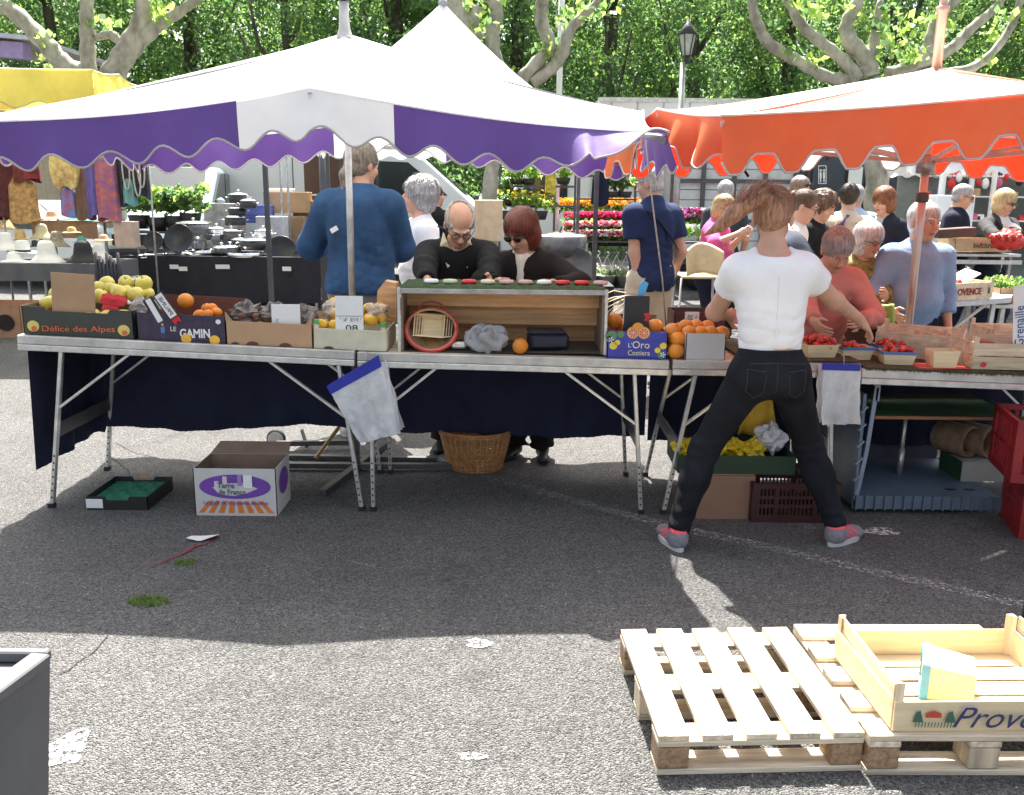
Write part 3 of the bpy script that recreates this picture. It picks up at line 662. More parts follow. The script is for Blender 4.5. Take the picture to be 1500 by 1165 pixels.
def big_van(label, loc, rz, L=5.4, H=2.45, w_=1.95, group=None, tail=True, yellow=False):
    t = thing('van', label, 'van', loc, group, local=True, rz=rz); h = L/2
    o = side_prism([(-h,.45),(-h,H-.1),(-h+.12,H),(h-1.75,H),(h-1.35,H-.10),(h-.40,1.62),(h-.06,1.30),(h,.95),(h,.42)], w_).build('body', M_vwhite, t); bevelmod(o, .07, 3)
    for s_ in (-1, 1):
        panel(t, 'side_window', [(h-2.15,1.42),(h-2.1,H-.32),(h-1.45,H-.34),(h-.72,1.62)], s_*(w_/2+.004), M_glassd)
        for x in (h-2.35, h-3.6):
            b = MB(); b.box((x,s_*(w_/2+.004),1.4), (.015,.012,H-.8)); b.build('door_seam', M_trim, t)
        b = MB(); b.box((h-2.55,s_*(w_/2+.02),1.25), (.06,.04,.16)); b.build('door_handle', M_trim, t)
        b = MB(); b.box((-.3,s_*(w_/2+.01),.72), (L-.9,.03,.10), bev=.01); b.build('rubbing_strip', M_trim, t)
        b = MB(); b.sph((h-1.05,s_*(w_/2+.14),1.5), (.07,.1,.16), 10); b.build('mirror', M_trim, t)
        for k, (z, m) in enumerate(((1.85,M_tail),(1.62,M_lens),(1.4,M_tail),(1.2,M_lens),(1.05,M_tail))):
            b = MB(); b.box((-h+.05,s_*(w_/2+.003),z), (.17,.03,.21 if k < 3 else .12), bev=.01); b.build('tail_lamp', m, t)
        b = MB(); b.sph((h-.1,s_*.72,.92), (.12,.22,.13), 12); b.build('headlight', M_lens, t)
    q = MB(); q.add([(h-1.34,-.85,H-.14),(h-1.34,.85,H-.14),(h-.42,.85,1.66),(h-.42,-.85,1.66)], [(0,1,2,3)]); 
    q.v = [(v[0]+.012, v[1], v[2]+.015) for v in q.v]; q.build('windscreen', M_glassd, t)
    b = MB(); b.box((h+.02,0,.5), (.18,w_-.05,.24), bev=.05); b.build('bumper', M_trim, t)
    b = MB(); b.box((-h-.04,0,.5), (.14,w_-.05,.2), bev=.04); b.build('bumper', M_trim, t)
    if yellow:
        b = MB(); b.box((-h-.12,-w_/2+.0,1.75), (.16,.05,1.3), bev=.02); b.build('rear_door', mat('yellow paint', (.75,.45,.05), .35), t)
        b = MB(); b.box((-h-.10,-w_/2+.0,.75), (.2,.06,.7), bev=.02); b.build('lower_rear_door', M_trim, t)
        b = MB(); b.box((-h-.03,-w_/2-.03,1.9), (.05,.03,.6), bev=.02); b.build('door_hinge', M_trim, t)
    wheels(t, (-h+.95, h-.85), w_/2-.1, .34); return t
p0 = at(297,300,17.).x; p1 = at(712,300,17.).x
big_van('long white van parked side on behind the cookware, with red and white tail lamps', ((p0+p1)/2,18,0), 0, L=p1-p0, H=2.55, yellow=True)
def car(label, loc, rz, colr, L=4.1):
    t = thing('parked_car', label, 'car', loc, None, local=True, rz=rz); h = L/2
    o = side_prism([(-h,.35),(-h+.02,.85),(-h+.35,1.0),(-h+.75,1.38),(-h+1.2,1.46),(.25,1.45),(.95,1.0),(h-.25,.82),(h,.6),(h,.32)], 1.7).build('body', colr, t); bevelmod(o, .12, 3)
    for s_ in (-1, 1):
        panel(t, 'side_window', [(-h+.55,1.0),(-h+.9,1.34),(-h+1.25,1.38),(-.15,1.38),(-.15,1.0)], s_*.855, M_glassd)
        panel(t, 'side_window', [(-.1,1.0),(-.1,1.38),(.22,1.37),(.78,1.0)], s_*.855, M_glassd)
        b = MB(); b.sph((.62,s_*.93,1.02), (.06,.09,.06), 10); b.build('mirror', colr, t)
        b = MB(); b.sph((h-.12,s_*.6,.68), (.14,.2,.1), 12); b.build('headlight', M_lens, t)
        b = MB(); b.box((-h+.04,s_*.7,.8), (.06,.2,.2), bev=.02); b.build('tail_lamp', M_tail, t)
    q = MB(); q.add([(.29,-.66,1.44),(.29,.66,1.44),(.98,.7,1.02),(.98,-.7,1.02)], [(0,1,2,3)]); q.build('windscreen', M_glassd, t)
    b = MB(); b.box((h+.0,0,.42), (.1,1.5,.2), bev=.03); b.build('bumper', M_trim, t)
    b = MB(); b.box((h+.03,0,.62), (.03,.7,.12)); b.build('grille', M_trim, t)
    wheels(t, (-h+.75, h-.75), .78, .31); return t
M_silver = mat('silver blue car paint', (.42,.50,.55), .25, .5, .05, 2, coat=.6)
car('silver blue car seen nose on, behind the hanging clothes', (at(228,300,15.6).x,16.4,0), R(-84), M_silver).scale = (1.1,1.05,1.42)
car('white car behind the hat stall, partly hidden by hanging bags', (at(70,300,15.5).x,15.8,0), R(-20), mat('white car paint', (.7,.74,.72), .3, coat=.5, var=.03))
car('dark car parked among the trees beyond the long white van', (at(700,300,24).x,22,0), R(10), mat('dark car paint', (.05,.06,.08), .25, coat=.5))
t = thing('skip_container', 'dark grey container between the silver car and the long white van', 'container', (at(268,300,18.5).x,19.2,0), local=True)
b = MB(); b.box((0,0,1.2), (1.5,1.2,2.4), bev=.05); b.build('body', mat('dull grey green steel', (.10,.12,.11), .6), t)
for k in range(4):
    b = MB(); b.box((-.55+k*.37,-.62,1.2), (.06,.05,2.2)); b.build('rib', M_trim, t)
b = MB(); b.box((.2,-.63,1.5), (.04,.06,.3)); b.build('handle', M_black, t)
big_van('small white van seen from behind its rear window, left of the truck cab', (at(775,300,19.5).x,21.3,0), R(-97), L=4.4, H=2.05, w_=1.75)
# box truck facing left
bx0 = at(872,300,18).x; bx1 = at(1172,300,18).x; zt = at(900,143,18).z
t = thing('box_truck', 'large white box truck parked side on behind the flower stall', 'truck', ((bx0+bx1)/2,19.2,0))
b = MB(); b.box(((bx0+bx1)/2,19.2,(zt+.95)/2), (bx1-bx0,2.4,zt-.95), bev=.03); b.build('box_body', M_vwhite, t)
for k in range(8):
    x = bx0+(bx1-bx0)*(k+.5)/8; b = MB(); b.box((x,17.99,(zt+1.0)/2+.05), (.018,.02,zt-1.15)); b.build('panel_joint', mat('grey joint', (.35,.36,.36), .5), t)
b = MB(); b.box(((bx0+bx1)/2,17.98,zt-.04), (bx1-bx0+.02,.06,.08)); b.build('top_rail', M_alu, t)
b = MB(); b.box(((bx0+bx1)/2,17.98,1.0), (bx1-bx0+.02,.06,.14)); b.build('side_rail', M_alu, t)
cx_ = bx0; q = MB(); q.prism([(cx_-1.9,18.15,.5),(cx_-1.9,18.15,1.35),(cx_-1.25,18.15,2.3),(cx_-.1,18.15,2.4),(cx_-.1,18.15,.5)], (0,0,0), (0,2,0)); o = q.build('cab', M_vwhite, t); bevelmod(o, .06)
q = MB(); q.prism([(cx_-1.68,18.14,1.4),(cx_-1.2,18.14,2.12),(cx_-.55,18.14,2.15),(cx_-.55,18.14,1.4)], (0,-.01,0), (0,.01,0)); q.build('side_window', M_glassd, t)
q = MB(); q.add([(cx_-1.92,18.3,1.42),(cx_-1.92,20,1.42),(cx_-1.30,20,2.26),(cx_-1.30,18.3,2.26)], [(0,1,2,3)]); q.build('windscreen', mat('pale reflecting glass', (.25,.3,.3), .1), t)
q = MB(); q.box((cx_-1.35,17.98,1.7), (.12,.1,.35), bev=.03); q.build('mirror', M_trim, t)
b = MB(); b.box(((bx0+bx1)/2,19.2,.75), (bx1-bx0-.3,.9,.25)); b.build('chassis', M_trim, t)
for x in (cx_-1.1, bx1-1.3):
    b = MB(); b.lathe([(.25,-.13),(.42,-.13),(.45,-.06),(.45,.08),(.42,.13),(.25,.13)], (x,18.25,.45), 22, (math.pi/2,0,0)); o = b.build('wheel', M_tyre, t)
    b = MB(); b.lathe([(0,.05),(.25,.08)], (x,18.15,.45), 14, (math.pi/2,0,0)); b.build('rim', M_rim, o)
# livestock-style trailer of pale boards in dark frames
bx0 = at(985,300,15.8).x; bx1 = at(1166,300,15.8).x; t = thing('board_trailer', 'trailer with pale horizontal boards in dark metal frames behind the shoppers', 'trailer', ((bx0+bx1)/2,17,0))
b = MB(); b.box(((bx0+bx1)/2,16.6,1.55), (bx1-bx0-.1,1.2,2.0)); b.build('body', mat('trailer inside', (.25,.26,.26), .6), t)
Mb = mat('pale grey board', (.58,.61,.61), .5, var=.06)
sh = None
for k in range(12):
    b = MB(); b.box(((bx0+bx1)/2,15.95,.62+k*.175), (bx1-bx0-.08,.03,.165), bev=.006); b.build('board', Mb, t)
for k in range(5):
    x = bx0+(bx1-bx0)*k/4; b = MB(); b.box((x,15.90,1.6), (.07,.06,2.2)); b.build('upright', M_darksteel, t)
for z in (.5,1.23,1.9,2.7):
    b = MB(); b.box(((bx0+bx1)/2,15.87,z), (bx1-bx0,.05,.06)); b.build('frame_bar', M_darksteel, t)
b = MB(); q = (bx0+bx1)/2
for s_ in (-1, 1): b.lathe([(.2,-.1),(.34,-.1),(.36,0),(.34,.1),(.2,.1)], (q+s_*.5,15.98,.36), 18, (math.pi/2,0,0))
b.build('wheels', M_tyre, t)
# ================================================================== people: bodies and clothes grown from distance fields
def _smin(a, b, k):
    if k <= 1e-5: return np.minimum(a, b)
    h = np.clip(.5+.5*(b-a)/k, 0, 1); return b+(a-b)*h-k*h*(1-h)
class Field:
    def __init__(s): s.ops = []
    def _add(s, fn, c0, c1, k, op): s.ops.append((fn, np.minimum(c0, c1), np.maximum(c0, c1), k, op))
    def cone(s, a, b, ra, rb, k=.03, op='u', clip=None, flat=None):
        a = np.array(a, float); b = np.array(b, float); d = b-a; L2 = float(d@d)+1e-9; rm = max(ra, rb)
        ax = None
        if flat is not None: ax, fr = np.array(flat[0], float), flat[1]
        def fn(X, Y, Z):
            px = X-a[0]; py = Y-a[1]; pz = Z-a[2]; t = np.clip((px*d[0]+py*d[1]+pz*d[2])/L2, 0, 1)
            qx = px-t*d[0]; qy = py-t*d[1]; qz = pz-t*d[2]
            if ax is not None:
                w_ = (qx*ax[0]+qy*ax[1]+qz*ax[2])*(1/fr-1); qx = qx+w_*ax[0]; qy = qy+w_*ax[1]; qz = qz+w_*ax[2]
            o = np.sqrt(qx*qx+qy*qy+qz*qz)-(ra+(rb-ra)*t)
            if clip is not None:
                for (p, n_) in clip: o = np.maximum(o, (X-p[0])*n_[0]+(Y-p[1])*n_[1]+(Z-p[2])*n_[2])
            return o
        s._add(fn, np.minimum(a, b)-rm, np.maximum(a, b)+rm, k, op); return s
    def ell(s, c, r, M=None, k=.03, op='u'):
        c = np.array(c, float); r = np.array(r, float); Mi = np.eye(3) if M is None else np.array([list(x) for x in M]).T
        def fn(X, Y, Z):
            px = X-c[0]; py = Y-c[1]; pz = Z-c[2]
            x = Mi[0,0]*px+Mi[0,1]*py+Mi[0,2]*pz; y = Mi[1,0]*px+Mi[1,1]*py+Mi[1,2]*pz; z = Mi[2,0]*px+Mi[2,1]*py+Mi[2,2]*pz
            k0 = np.sqrt((x/r[0])**2+(y/r[1])**2+(z/r[2])**2); k1 = np.sqrt((x/r[0]**2)**2+(y/r[1]**2)**2+(z/r[2]**2)**2)+1e-9
            return k0*(k0-1)/k1
        m = r.max(); s._add(fn, c-m, c+m, k, op); return s
    def cut(s, p, n): # keeps the side the normal points away from
        p = np.array(p, float); n = np.array(n, float)
        s._add(lambda X, Y, Z: (X-p[0])*n[0]+(Y-p[1])*n[1]+(Z-p[2])*n[2], None or np.array([-9.]*3), np.array([9.]*3), 0, 'i'); return s
    def warp(s, fn): s._add(fn, np.array([-9.]*3), np.array([9.]*3), 0, 'w'); return s
    def mesh(s, name, mats, coarse, fine=None, fres=None, pad=.03, color=None):
        lo = np.min([o[1] for o in s.ops if o[4] == 'u'], axis=0)-pad; hi = np.max([o[2] for o in s.ops if o[4] == 'u'], axis=0)+pad
        ax = []
        for a in range(3):
            iv = [] if not fine else [(f[0][a], f[1][a]) for f in fine]; x = lo[a]; A = [x]
            while x < hi[a]:
                x += fres if (fres and any(l <= x+coarse*.5 <= h_ for l, h_ in iv)) else coarse
                A.append(x)
            ax.append(np.array(A, dtype=np.float32))
        X, Y, Z = ax; D = np.full((len(X), len(Y), len(Z)), .2, dtype=np.float32)
        for fn, c0, c1, k, op in s.ops:
            if op == 'i': D = np.maximum(D, fn(X[:,None,None], Y[None,:,None], Z[None,None,:])); continue
            if op == 'w':
                m = np.abs(D) < .06; i, j, q = np.nonzero(m); D[i,j,q] += fn(X[i], Y[j], Z[q]).astype(np.float32); continue
            mg = .05; sl_ = []
            for a, A in enumerate(ax):
                i0 = max(0, np.searchsorted(A, c0[a]-mg)-1); i1 = min(len(A), np.searchsorted(A, c1[a]+mg)+1); sl_.append(slice(i0, i1))
            sl_ = tuple(sl_); d = fn(X[sl_[0]][:,None,None], Y[sl_[1]][None,:,None], Z[sl_[2]][None,None,:])
            if op == 'u': D[sl_] = _smin(D[sl_], d, k)
            else: D[sl_] = -_smin(-D[sl_], d, k)
        D[0] = D[-1] = .1; D[:,0] = D[:,-1] = .1; D[:,:,0] = D[:,:,-1] = .1
        ins = D < 0; cs = ins[:-1,:-1,:-1].astype(np.int8)
        for a in (0,1):
            for b in (0,1):
                for c in (0,1):
                    if a+b+c: cs = cs+ins[a:ins.shape[0]-1+a, b:ins.shape[1]-1+b, c:ins.shape[2]-1+c]
        I, J, K = np.nonzero((cs > 0) & (cs < 8)); n = len(I)
        acc = np.zeros((n,3)); cnt = np.zeros(n)
        for a in range(3):
            for u in (0,1):
                for v_ in (0,1):
                    o0 = [0,0,0]; o0[(a+1)%3] = u; o0[(a+2)%3] = v_; o1 = list(o0); o1[a] = 1
                    v0 = D[I+o0[0], J+o0[1], K+o0[2]]; v1 = D[I+o1[0], J+o1[1], K+o1[2]]; cr = (v0 < 0) != (v1 < 0)
                    t = np.where(cr, v0/(v0-v1+1e-12*(v0 == v1)), 0)
                    p0 = np.stack([X[I+o0[0]], Y[J+o0[1]], Z[K+o0[2]]], 1); p1 = np.stack([X[I+o1[0]], Y[J+o1[1]], Z[K+o1[2]]], 1)
                    acc += np.where(cr[:, None], p0+t[:, None]*(p1-p0), 0); cnt += cr
        P = acc/np.maximum(cnt, 1)[:, None]; idx = np.full(cs.shape, -1, dtype=np.int32); idx[I,J,K] = np.arange(n); Q = []
        for a in range(3):
            sa = [slice(1,-1)]*3; sa[a] = slice(0, -1); s0 = ins[tuple(sa)]; sb = list(sa); sb[a] = slice(1, None); s1 = ins[tuple(sb)]
            i, j, k_ = np.nonzero(s0 != s1); pos = s0[i,j,k_]; c = [i+1, j+1, k_+1]; c[a] = c[a]-1; b1 = (a+1)%3; b2 = (a+2)%3
            def g_(d1, d2):
                e = [c[0].copy(), c[1].copy(), c[2].copy()]; e[b1] = e[b1]-d1; e[b2] = e[b2]-d2; return idx[e[0], e[1], e[2]]
            q = np.stack([g_(1,1), g_(0,1), g_(0,0), g_(1,0)], 1); q[~pos] = q[~pos][:, ::-1]; Q.append(q)
        Q = np.concatenate(Q); Q = Q[(Q >= 0).all(1)]
        mi = None
        if color is not None: mi = color(P[Q].mean(1))
        return mesh_np(name, P, Q, mats, mi)
def A3(v): return np.array([v[0], v[1], v[2]], float)
def ik(a, c, l1, l2, hint):
    d = c-a; L = d.length; L2 = min(L, (l1+l2)*.998); u = d.normalized(); x = (l1*l1-l2*l2+L2*L2)/(2*L2); h = math.sqrt(max(0, l1*l1-x*x))
    n_ = (hint-u*hint.dot(u)).normalized(); return a+u*x+n_*h, a+u*L2
def strands(ho, Hc, hc, Rh, m, thick, kind, n):      # thin locks lying on the hair, added to the same mesh
    me = ho.data; N_ = len(me.vertices)
    if N_ < 50: return
    co = np.zeros(N_*3); me.vertices.foreach_get('co', co); co = co.reshape(-1,3); Rm = np.array([list(r_) for r_ in Rh]); rad = np.array([.076*m+thick, .094*m+thick, .087*m+thick])
    P = (co[nr.integers(0, N_, n)]-A3(hc))@Rm; P = P[P[:,2] > (-.05*m if kind in ('bob','curly') else -.03*m)]; n = len(P)
    seg = 4; step = {'short':.016,'bald':.010,'bob':.026,'curly':.012,'pony':.02,'bun':.018,'crop':.007}[kind]*m*(.6+.8*nr.random(n))[:, None]
    J_ = nr.normal(size=(n,3))*.35
    if kind in ('pony','bun'): T = np.array([0,.11,.05])*m-P; T /= np.linalg.norm(T, axis=1)[:, None]; D = T+J_*.25
    elif kind in ('short','crop'): D = np.stack([P[:,0]*6, -np.abs(P[:,1])*0-.2+P[:,1]*5, -np.ones(n)*.8], 1)+J_*.9
    else: D = np.stack([P[:,0]*3, P[:,1]*2, -np.ones(n)], 1)+J_*(1.6 if kind == 'curly' else .35)
    D /= np.linalg.norm(D, axis=1)[:, None]; q0 = np.linalg.norm(P/rad, axis=1); pts = [P]
    for k in range(seg):
        p = pts[-1]; nn = p/rad**2; nn /= np.linalg.norm(nn, axis=1)[:, None]; d = D-nn*(D*nn).sum(1)[:, None]; d /= np.linalg.norm(d, axis=1)[:, None]+1e-9
        p = p+d*step; q = np.linalg.norm(p/rad, axis=1); pts.append(p*((q0*(1.012+.012*k*(2. if kind == 'curly' else 1.)))/q)[:, None])
    W_ = (.0022 if kind != 'curly' else .003)*m*(.6+nr.random(n))[:, None]; vs = []
    for k, p in enumerate(pts):
        nn = p/rad**2; nn /= np.linalg.norm(nn, axis=1)[:, None]; sd_ = np.cross(D, nn); sd_ /= np.linalg.norm(sd_, axis=1)[:, None]+1e-9; w_ = W_*(1-k/(seg+.3))
        vs += [p-sd_*w_+nn*.0006, p+sd_*w_+nn*.0006]
    A = np.stack(vs, 1)@Rm.T+A3(hc); K = 2*(seg+1); base = np.arange(n)[:, None, None]*K
    q = base+np.array([[0,1,3,2]])[None]+np.arange(seg)[None, :, None]*2
    st = mesh_np('strands', A.reshape(-1,3), q.reshape(-1,4), list(me.materials)); o2 = link('hair_strands', st, ho); o2['kind'] = 'stuff'
def skin(tone):
    k = 'skin %.2f' % tone
    return mat(k, (.58*tone, .335*tone, .235*tone), .55, var=.07, scale=14, spec=.35)
def hairm(nm, rgb, dark=None): return mat(nm, rgb, .42, var=.38, scale=3.2, bump=.6, bscale=7, dark=dark, spec=.5, stretch=(28,28,5))
def fabric(nm, rgb, var=.10, rough=.88, **k): return mat(nm, rgb, rough, var=var, scale=5, bump=.45, bscale=13, spec=.2, **k)
M_eye = mat('eye white', (.6,.58,.55), .3); M_iris = mat('dark iris', (.03,.02,.015), .2); M_lip = mat('lips', (.42,.16,.13), .5)
M_lensd = mat('dark sunglass lens', (.012,.012,.012), .1); M_sole = mat('shoe sole', (.5,.5,.5), .7); M_pend = mat('eyeglass frame', (.03,.025,.03), .3)
def person(label, x, y, rz, H=1.7, girth=1., lean=0, side=0, twist=0, hpitch=0, hyaw=0, hroll=0, hands=(None,None), elbows=(None,None), feet=None, hip=None, tone=1., res=.011, fres=.0055, hs=1.,
           hair=('short', None), top=('shirt','long', None, {}), legs_=('trousers', None), shoe=None, glasses=None, extra=None, world=True, shw=1., bust=0., z0=0., handdir=(None,None)):
    s = H/1.70; t = thing('person', label, 'person', (x,y,z0), None, local=True, rz=rz)
    Mi = Matrix.Rotation(-rz, 3, 'Z'); O = V((x,y,z0))
    def loc(p): return Mi @ (V(p)-O) if world else V(p)
    ft = [loc(f) if f is not None else None for f in (feet or (None, None))]
    ft = [ft[i] if ft[i] is not None else V(((-.10,.10)[i]*s, .02, 0)) for i in (0,1)]
    pz = (hip if hip else .925)*s; mid = (ft[0]+ft[1])/2; P = V((mid.x, mid.y+.01, pz)) if feet else V((0,0,pz))
    R0 = Euler((R(lean*.35), R(side*.3), R(twist*.3))).to_matrix(); R1 = Euler((R(lean), R(side), R(twist))).to_matrix(); Rh = Euler((R(hpitch), R(hroll), R(hyaw))).to_matrix()
    gw = girth; Wst = P+R0 @ V((0,0,.17*s)); Ch = Wst+R1 @ V((0,0,.16*s)); Sh = Wst+R1 @ V((0,0,.31*s)); Nk = Wst+R1 @ V((0,.01*s,.36*s)); 
    Hc = Nk+R1 @ V((0,-.012*s,.055*s))+Rh @ V((0,-.012*s,.105*s*hs)); S_ = [Sh+R1 @ V((sx_*.165*s*shw*(.6+.4*gw), 0, -.030*s)) for sx_ in (-1,1)]
    J = {'P':P,'W':Wst,'C':Ch,'S':S_,'N':Nk,'H':Hc,'R0':R0,'R1':R1,'Rh':Rh,'s':s}
    arm = []; 
    for i in (0,1):
        sg = (-1,1)[i]; tg = loc(hands[i]) if hands[i] is not None else S_[i]+V((sg*.07*s, -.06*s, -.50*s))
        hn = V(elbows[i]) if elbows[i] is not None else V((sg*.5, .9, -.4)); e, w_ = ik(S_[i], tg, .285*s, .25*s, hn); arm.append((S_[i], e, w_))
    leg = []
    for i in (0,1):
        hp = P+R0 @ V(((-.088,.088)[i]*s, 0, -.03*s)); an = ft[i]+V((0,.02*s,.085*s)); k_, an = ik(hp, an, .425*s, .41*s, V(((-.15,.15)[i],-1,0))); leg.append((hp, k_, an))
    def torso(f, o=0., low=True):
        f.ell(Ch+R1 @ V((0,.0,.02*s)), (.150*s*(.5+.5*gw)+o, .108*s*gw+o, .19*s+o), R1, k=.05)
        f.ell(Sh+R1 @ V((0,.012*s,-.04*s)), (.155*s*(.7+.3*gw)+o, .085*s*(.6+.4*gw)+o, .09*s+o), R1, k=.06)
        f.ell(Wst+R0 @ V((0,-.008*s,-.02*s)), (.130*s*gw+o, .10*s*gw+o, .16*s+o), R0, k=.07)
        if gw > 1.08: f.ell(Wst+R0 @ V((0,-.05*s*gw,-.02*s)), (.125*s*gw+o, .10*s*gw+o, .13*s+o), R0, k=.06)
        if bust:
            for sg in (-1,1): f.ell(Ch+R1 @ V((sg*.068*s, -.085*s, .01*s)), (.06*s+o, .055*s*bust+o, .06*s+o), R1, k=.04)
        f.cone(A3(Sh+R1 @ V((0,.01*s,.0))), A3(Nk+R1 @ V((0,0,.02*s))), .09*s+o, .055*s+o, .05)
    def pelv(f, o=0.):
        f.ell(P+R0 @ V((0,.005*s,-.0)), (.158*s*(.35+.65*gw)+o, .112*s*(.4+.6*gw)+o, .125*s+o), R0, k=.06)
        for sg in (-1,1): f.ell(P+R0 @ V((sg*.070*s, .055*s, -.035*s)), (.078*s+o, .07*s+o, .085*s+o), R0, k=.045)
    def armf(f, i, o=0., to=2., end=None):
        a, e, w_ = arm[i]; sg = (-1,1)[i]; q = .55+.45*gw
        f.ell(a+V((-sg*.016*s,0,-.004)), (.053*s*q+o*.8,)*3, None, k=.06)
        if to >= 1.: 
            f.cone(A3(a), A3(e), .052*s*q+o, .040*s*q+o, .03)
            fx = min(to-1., 1.); en = e.lerp(w_, fx); ra = .040*s*q; rb = .026*s
            cl = None if to >= 2. and end is None else [(A3(en), A3((en-e).normalized()))]
            f.cone(A3(e), A3(e.lerp(w_, min(1., fx+.06))), ra+o, rb+(ra-rb)*(1-fx)+o, .03, clip=cl)
        else:
            en = a.lerp(e, to); n_ = A3((e-a).normalized()); f.cone(A3(a), A3(a.lerp(e, to+.12)), .054*s*q+o, .046*s*q+o, .035, clip=[(A3(en), n_)])
    def legf(f, i, o=0., to=2., flare=0.):
        hp, k_, an = leg[i]; q = .4+.6*gw
        if to >= 1.:
            f.cone(A3(hp), A3(k_), .088*s*q+o, .057*s*q+o, .045); en = k_.lerp(an, to-1); n_ = A3((an-k_).normalized())
            cl = [(A3(en), n_)]; f.cone(A3(k_), A3(k_.lerp(an, .35)), .055*s*q+o, .058*s*q+o, .04); f.cone(A3(k_.lerp(an, .3)), A3(an.lerp(k_, -.03)), .056*s*q+o, .036*s*q+o+flare, .04, clip=cl)
        else:
            en = hp.lerp(k_, to); n_ = A3((k_-hp).normalized()); f.cone(A3(hp), A3(hp.lerp(k_, to+.1)), .09*s*q+o, .07*s*q+o+flare, .045, clip=[(A3(en), n_)])
    fine = []
    # ---- body
    f = Field(); torso(f); pelv(f)
    for i in (0,1): armf(f, i); legf(f, i)
    m = s*hs; Hd = lambda a, b_, c_: A3(Hc+Rh @ V((a*m, b_*m, c_*m)))
    f.cone(A3(Nk+R1 @ V((0,.004*s,-.03*s))), Hd(0,.018,-.05), .056*s*(.7+.3*gw), .052*s, .03)
    f.ell(Hc+Rh @ V((0,.012*m,.03*m)), (.075*m,.094*m,.088*m), Rh, k=.02)
    f.ell(Hc+Rh @ V((0,-.030*m,-.035*m)), (.060*m,.062*m,.082*m), Rh, k=.025)
    f.ell(Hc+Rh @ V((0,-.058*m,-.098*m)), (.030*m,.026*m,.022*m), Rh, k=.025)
    for sg in (-1,1):
        f.ell(Hc+Rh @ V((sg*.036*m,-.062*m,-.034*m)), (.024*m,.02*m,.024*m), Rh, k=.02)
        f.ell(Hc+Rh @ V((sg*.031*m,-.098*m,.004*m)), (.019*m,.017*m,.012*m), Rh, k=.014, op='s')
        f.ell(Hc+Rh @ V((sg*.077*m,.010*m,-.012*m)), (.011*m,.019*m,.033*m), Rh, k=.008)
        f.cone(Hd(sg*.046,-.080,.022), Hd(sg*.012,-.090,.020), .007*m, .009*m, .012)
        f.ell(Hc+Rh @ V((sg*.010*m,-.103*m,-.034*m)), (.009*m,.010*m,.007*m), Rh, k=.008)
    f.cone(Hd(0,-.088,.012), Hd(0,-.113,-.030), .0075*m, .0115*m, .012)
    f.ell(Hc+Rh @ V((0,-.087*m,-.058*m)), (.024*m,.013*m,.006*m), Rh, k=.006)
    f.ell(Hc+Rh @ V((0,-.084*m,-.071*m)), (.021*m,.013*m,.007*m), Rh, k=.006)
    f.ell(Hc+Rh @ V((0,-.1*m,-.0645*m)), (.024*m,.02*m,.0022*m), Rh, k=.004, op='s')
    hm = .135*m; fine.append((A3(Hc)-hm, A3(Hc)+hm))
    for i in (0,1):
        sg = (-1,1)[i]; a, e, w_ = arm[i]; d = (w_-e).normalized()
        if handdir[i] is not None: d = (d*.3+V(handdir[i]).normalized()).normalized()
        pn = V((-sg,0,0)) if abs(d.x) < .75 else V((0,0,-1))          # palm faces the body, or down
        pn = (pn-d*pn.dot(d)).normalized(); ac = d.cross(pn)*sg; ac = ac if ac.y < 0.2 else -ac
        c = w_+d*.045*s; M = Matrix((ac, pn, d)).transposed()
        f.cone(A3(w_-d*.01), A3(w_+d*.03*s), .024*s, .025*s, .02, flat=(A3(pn), .7)); f.ell(c, (.041*s,.016*s,.048*s), M, k=.016)
        for q in range(4):
            u = (q-1.5)/1.5; r0 = w_+d*.082*s+ac*(-u*.029*s); ln = (.036,.042,.040,.031)[q]*s; k1 = r0+(d*.93+pn*.30-ac*u*.06).normalized()*ln; k2 = k1+(d*.65+pn*.75).normalized()*ln*.85
            f.cone(A3(r0), A3(k1), .0092*s, .0085*s, .004); f.cone(A3(k1), A3(k2), .0085*s, .0072*s, .003)
        r0 = w_+d*.025*s+ac*.026*s; k1 = r0+(d*.6+ac*.7+pn*.25).normalized()*.043*s; k2 = k1+(d*.9+ac*.15+pn*.35).normalized()*.034*s
        f.cone(A3(r0), A3(k1), .0125*s, .0105*s, .008); f.cone(A3(k1), A3(k2), .0105*s, .008*s, .003)
        fine.append((A3(c)-.085*s, A3(c)+.085*s))
    for i in (0,1):
        an = leg[i][2]; dr = V(((-.25,.25)[i], -1, 0)).normalized(); f.cone(A3(an), A3(an+V((0,0,-.04*s))), .034*s, .034*s, .02); f.cone(A3(an+V((0,0,-.045*s))), A3(an+dr*.15*s+V((0,0,-.062*s))), .034*s, .024*s, .03)
    lc = Hd(0,-.095,-.065); RhT = np.array([list(r_) for r_ in Rh])
    def bcol(Pt):
        q = (Pt-lc)@RhT/m; return ((np.abs(q[:,0]) < .021) & (np.abs(q[:,1]) < .02) & (np.abs(q[:,2]) < .0085)).astype(np.int32)
    link('body', f.mesh('body', [skin(tone), M_lip], res, fine, fres, color=bcol), t)
    # ---- eyes and brows
    for sg in (-1,1):
        b = MB(); c = Hc+Rh @ V((sg*.031*m,-.078*m,.004*m)); b.sph(c, .0125*m, 10, Rh, 0); b.sph(c+Rh @ V((0,-.0095*m,-.001*m)), (.006*m,.004*m,.006*m), 8, Rh, 1)
        b.sph(c+Rh @ V((0,-.001*m,.0055*m)), (.0135*m,.013*m,.0085*m), 10, Rh, 2); b.build('eye', [M_eye, M_iris, skin(tone)], t)
        b = MB(); b.tube([Hc+Rh @ V((sg*a_*m,-b_*m,c_*m)) for a_, b_, c_ in ((.014,.100,.024),(.030,.096,.031),(.048,.080,.026))], [.003*m,.004*m,.002*m], 6)
        hm_ = hair[1] or M_darkbark; b.build('eyebrow', hm_, t)
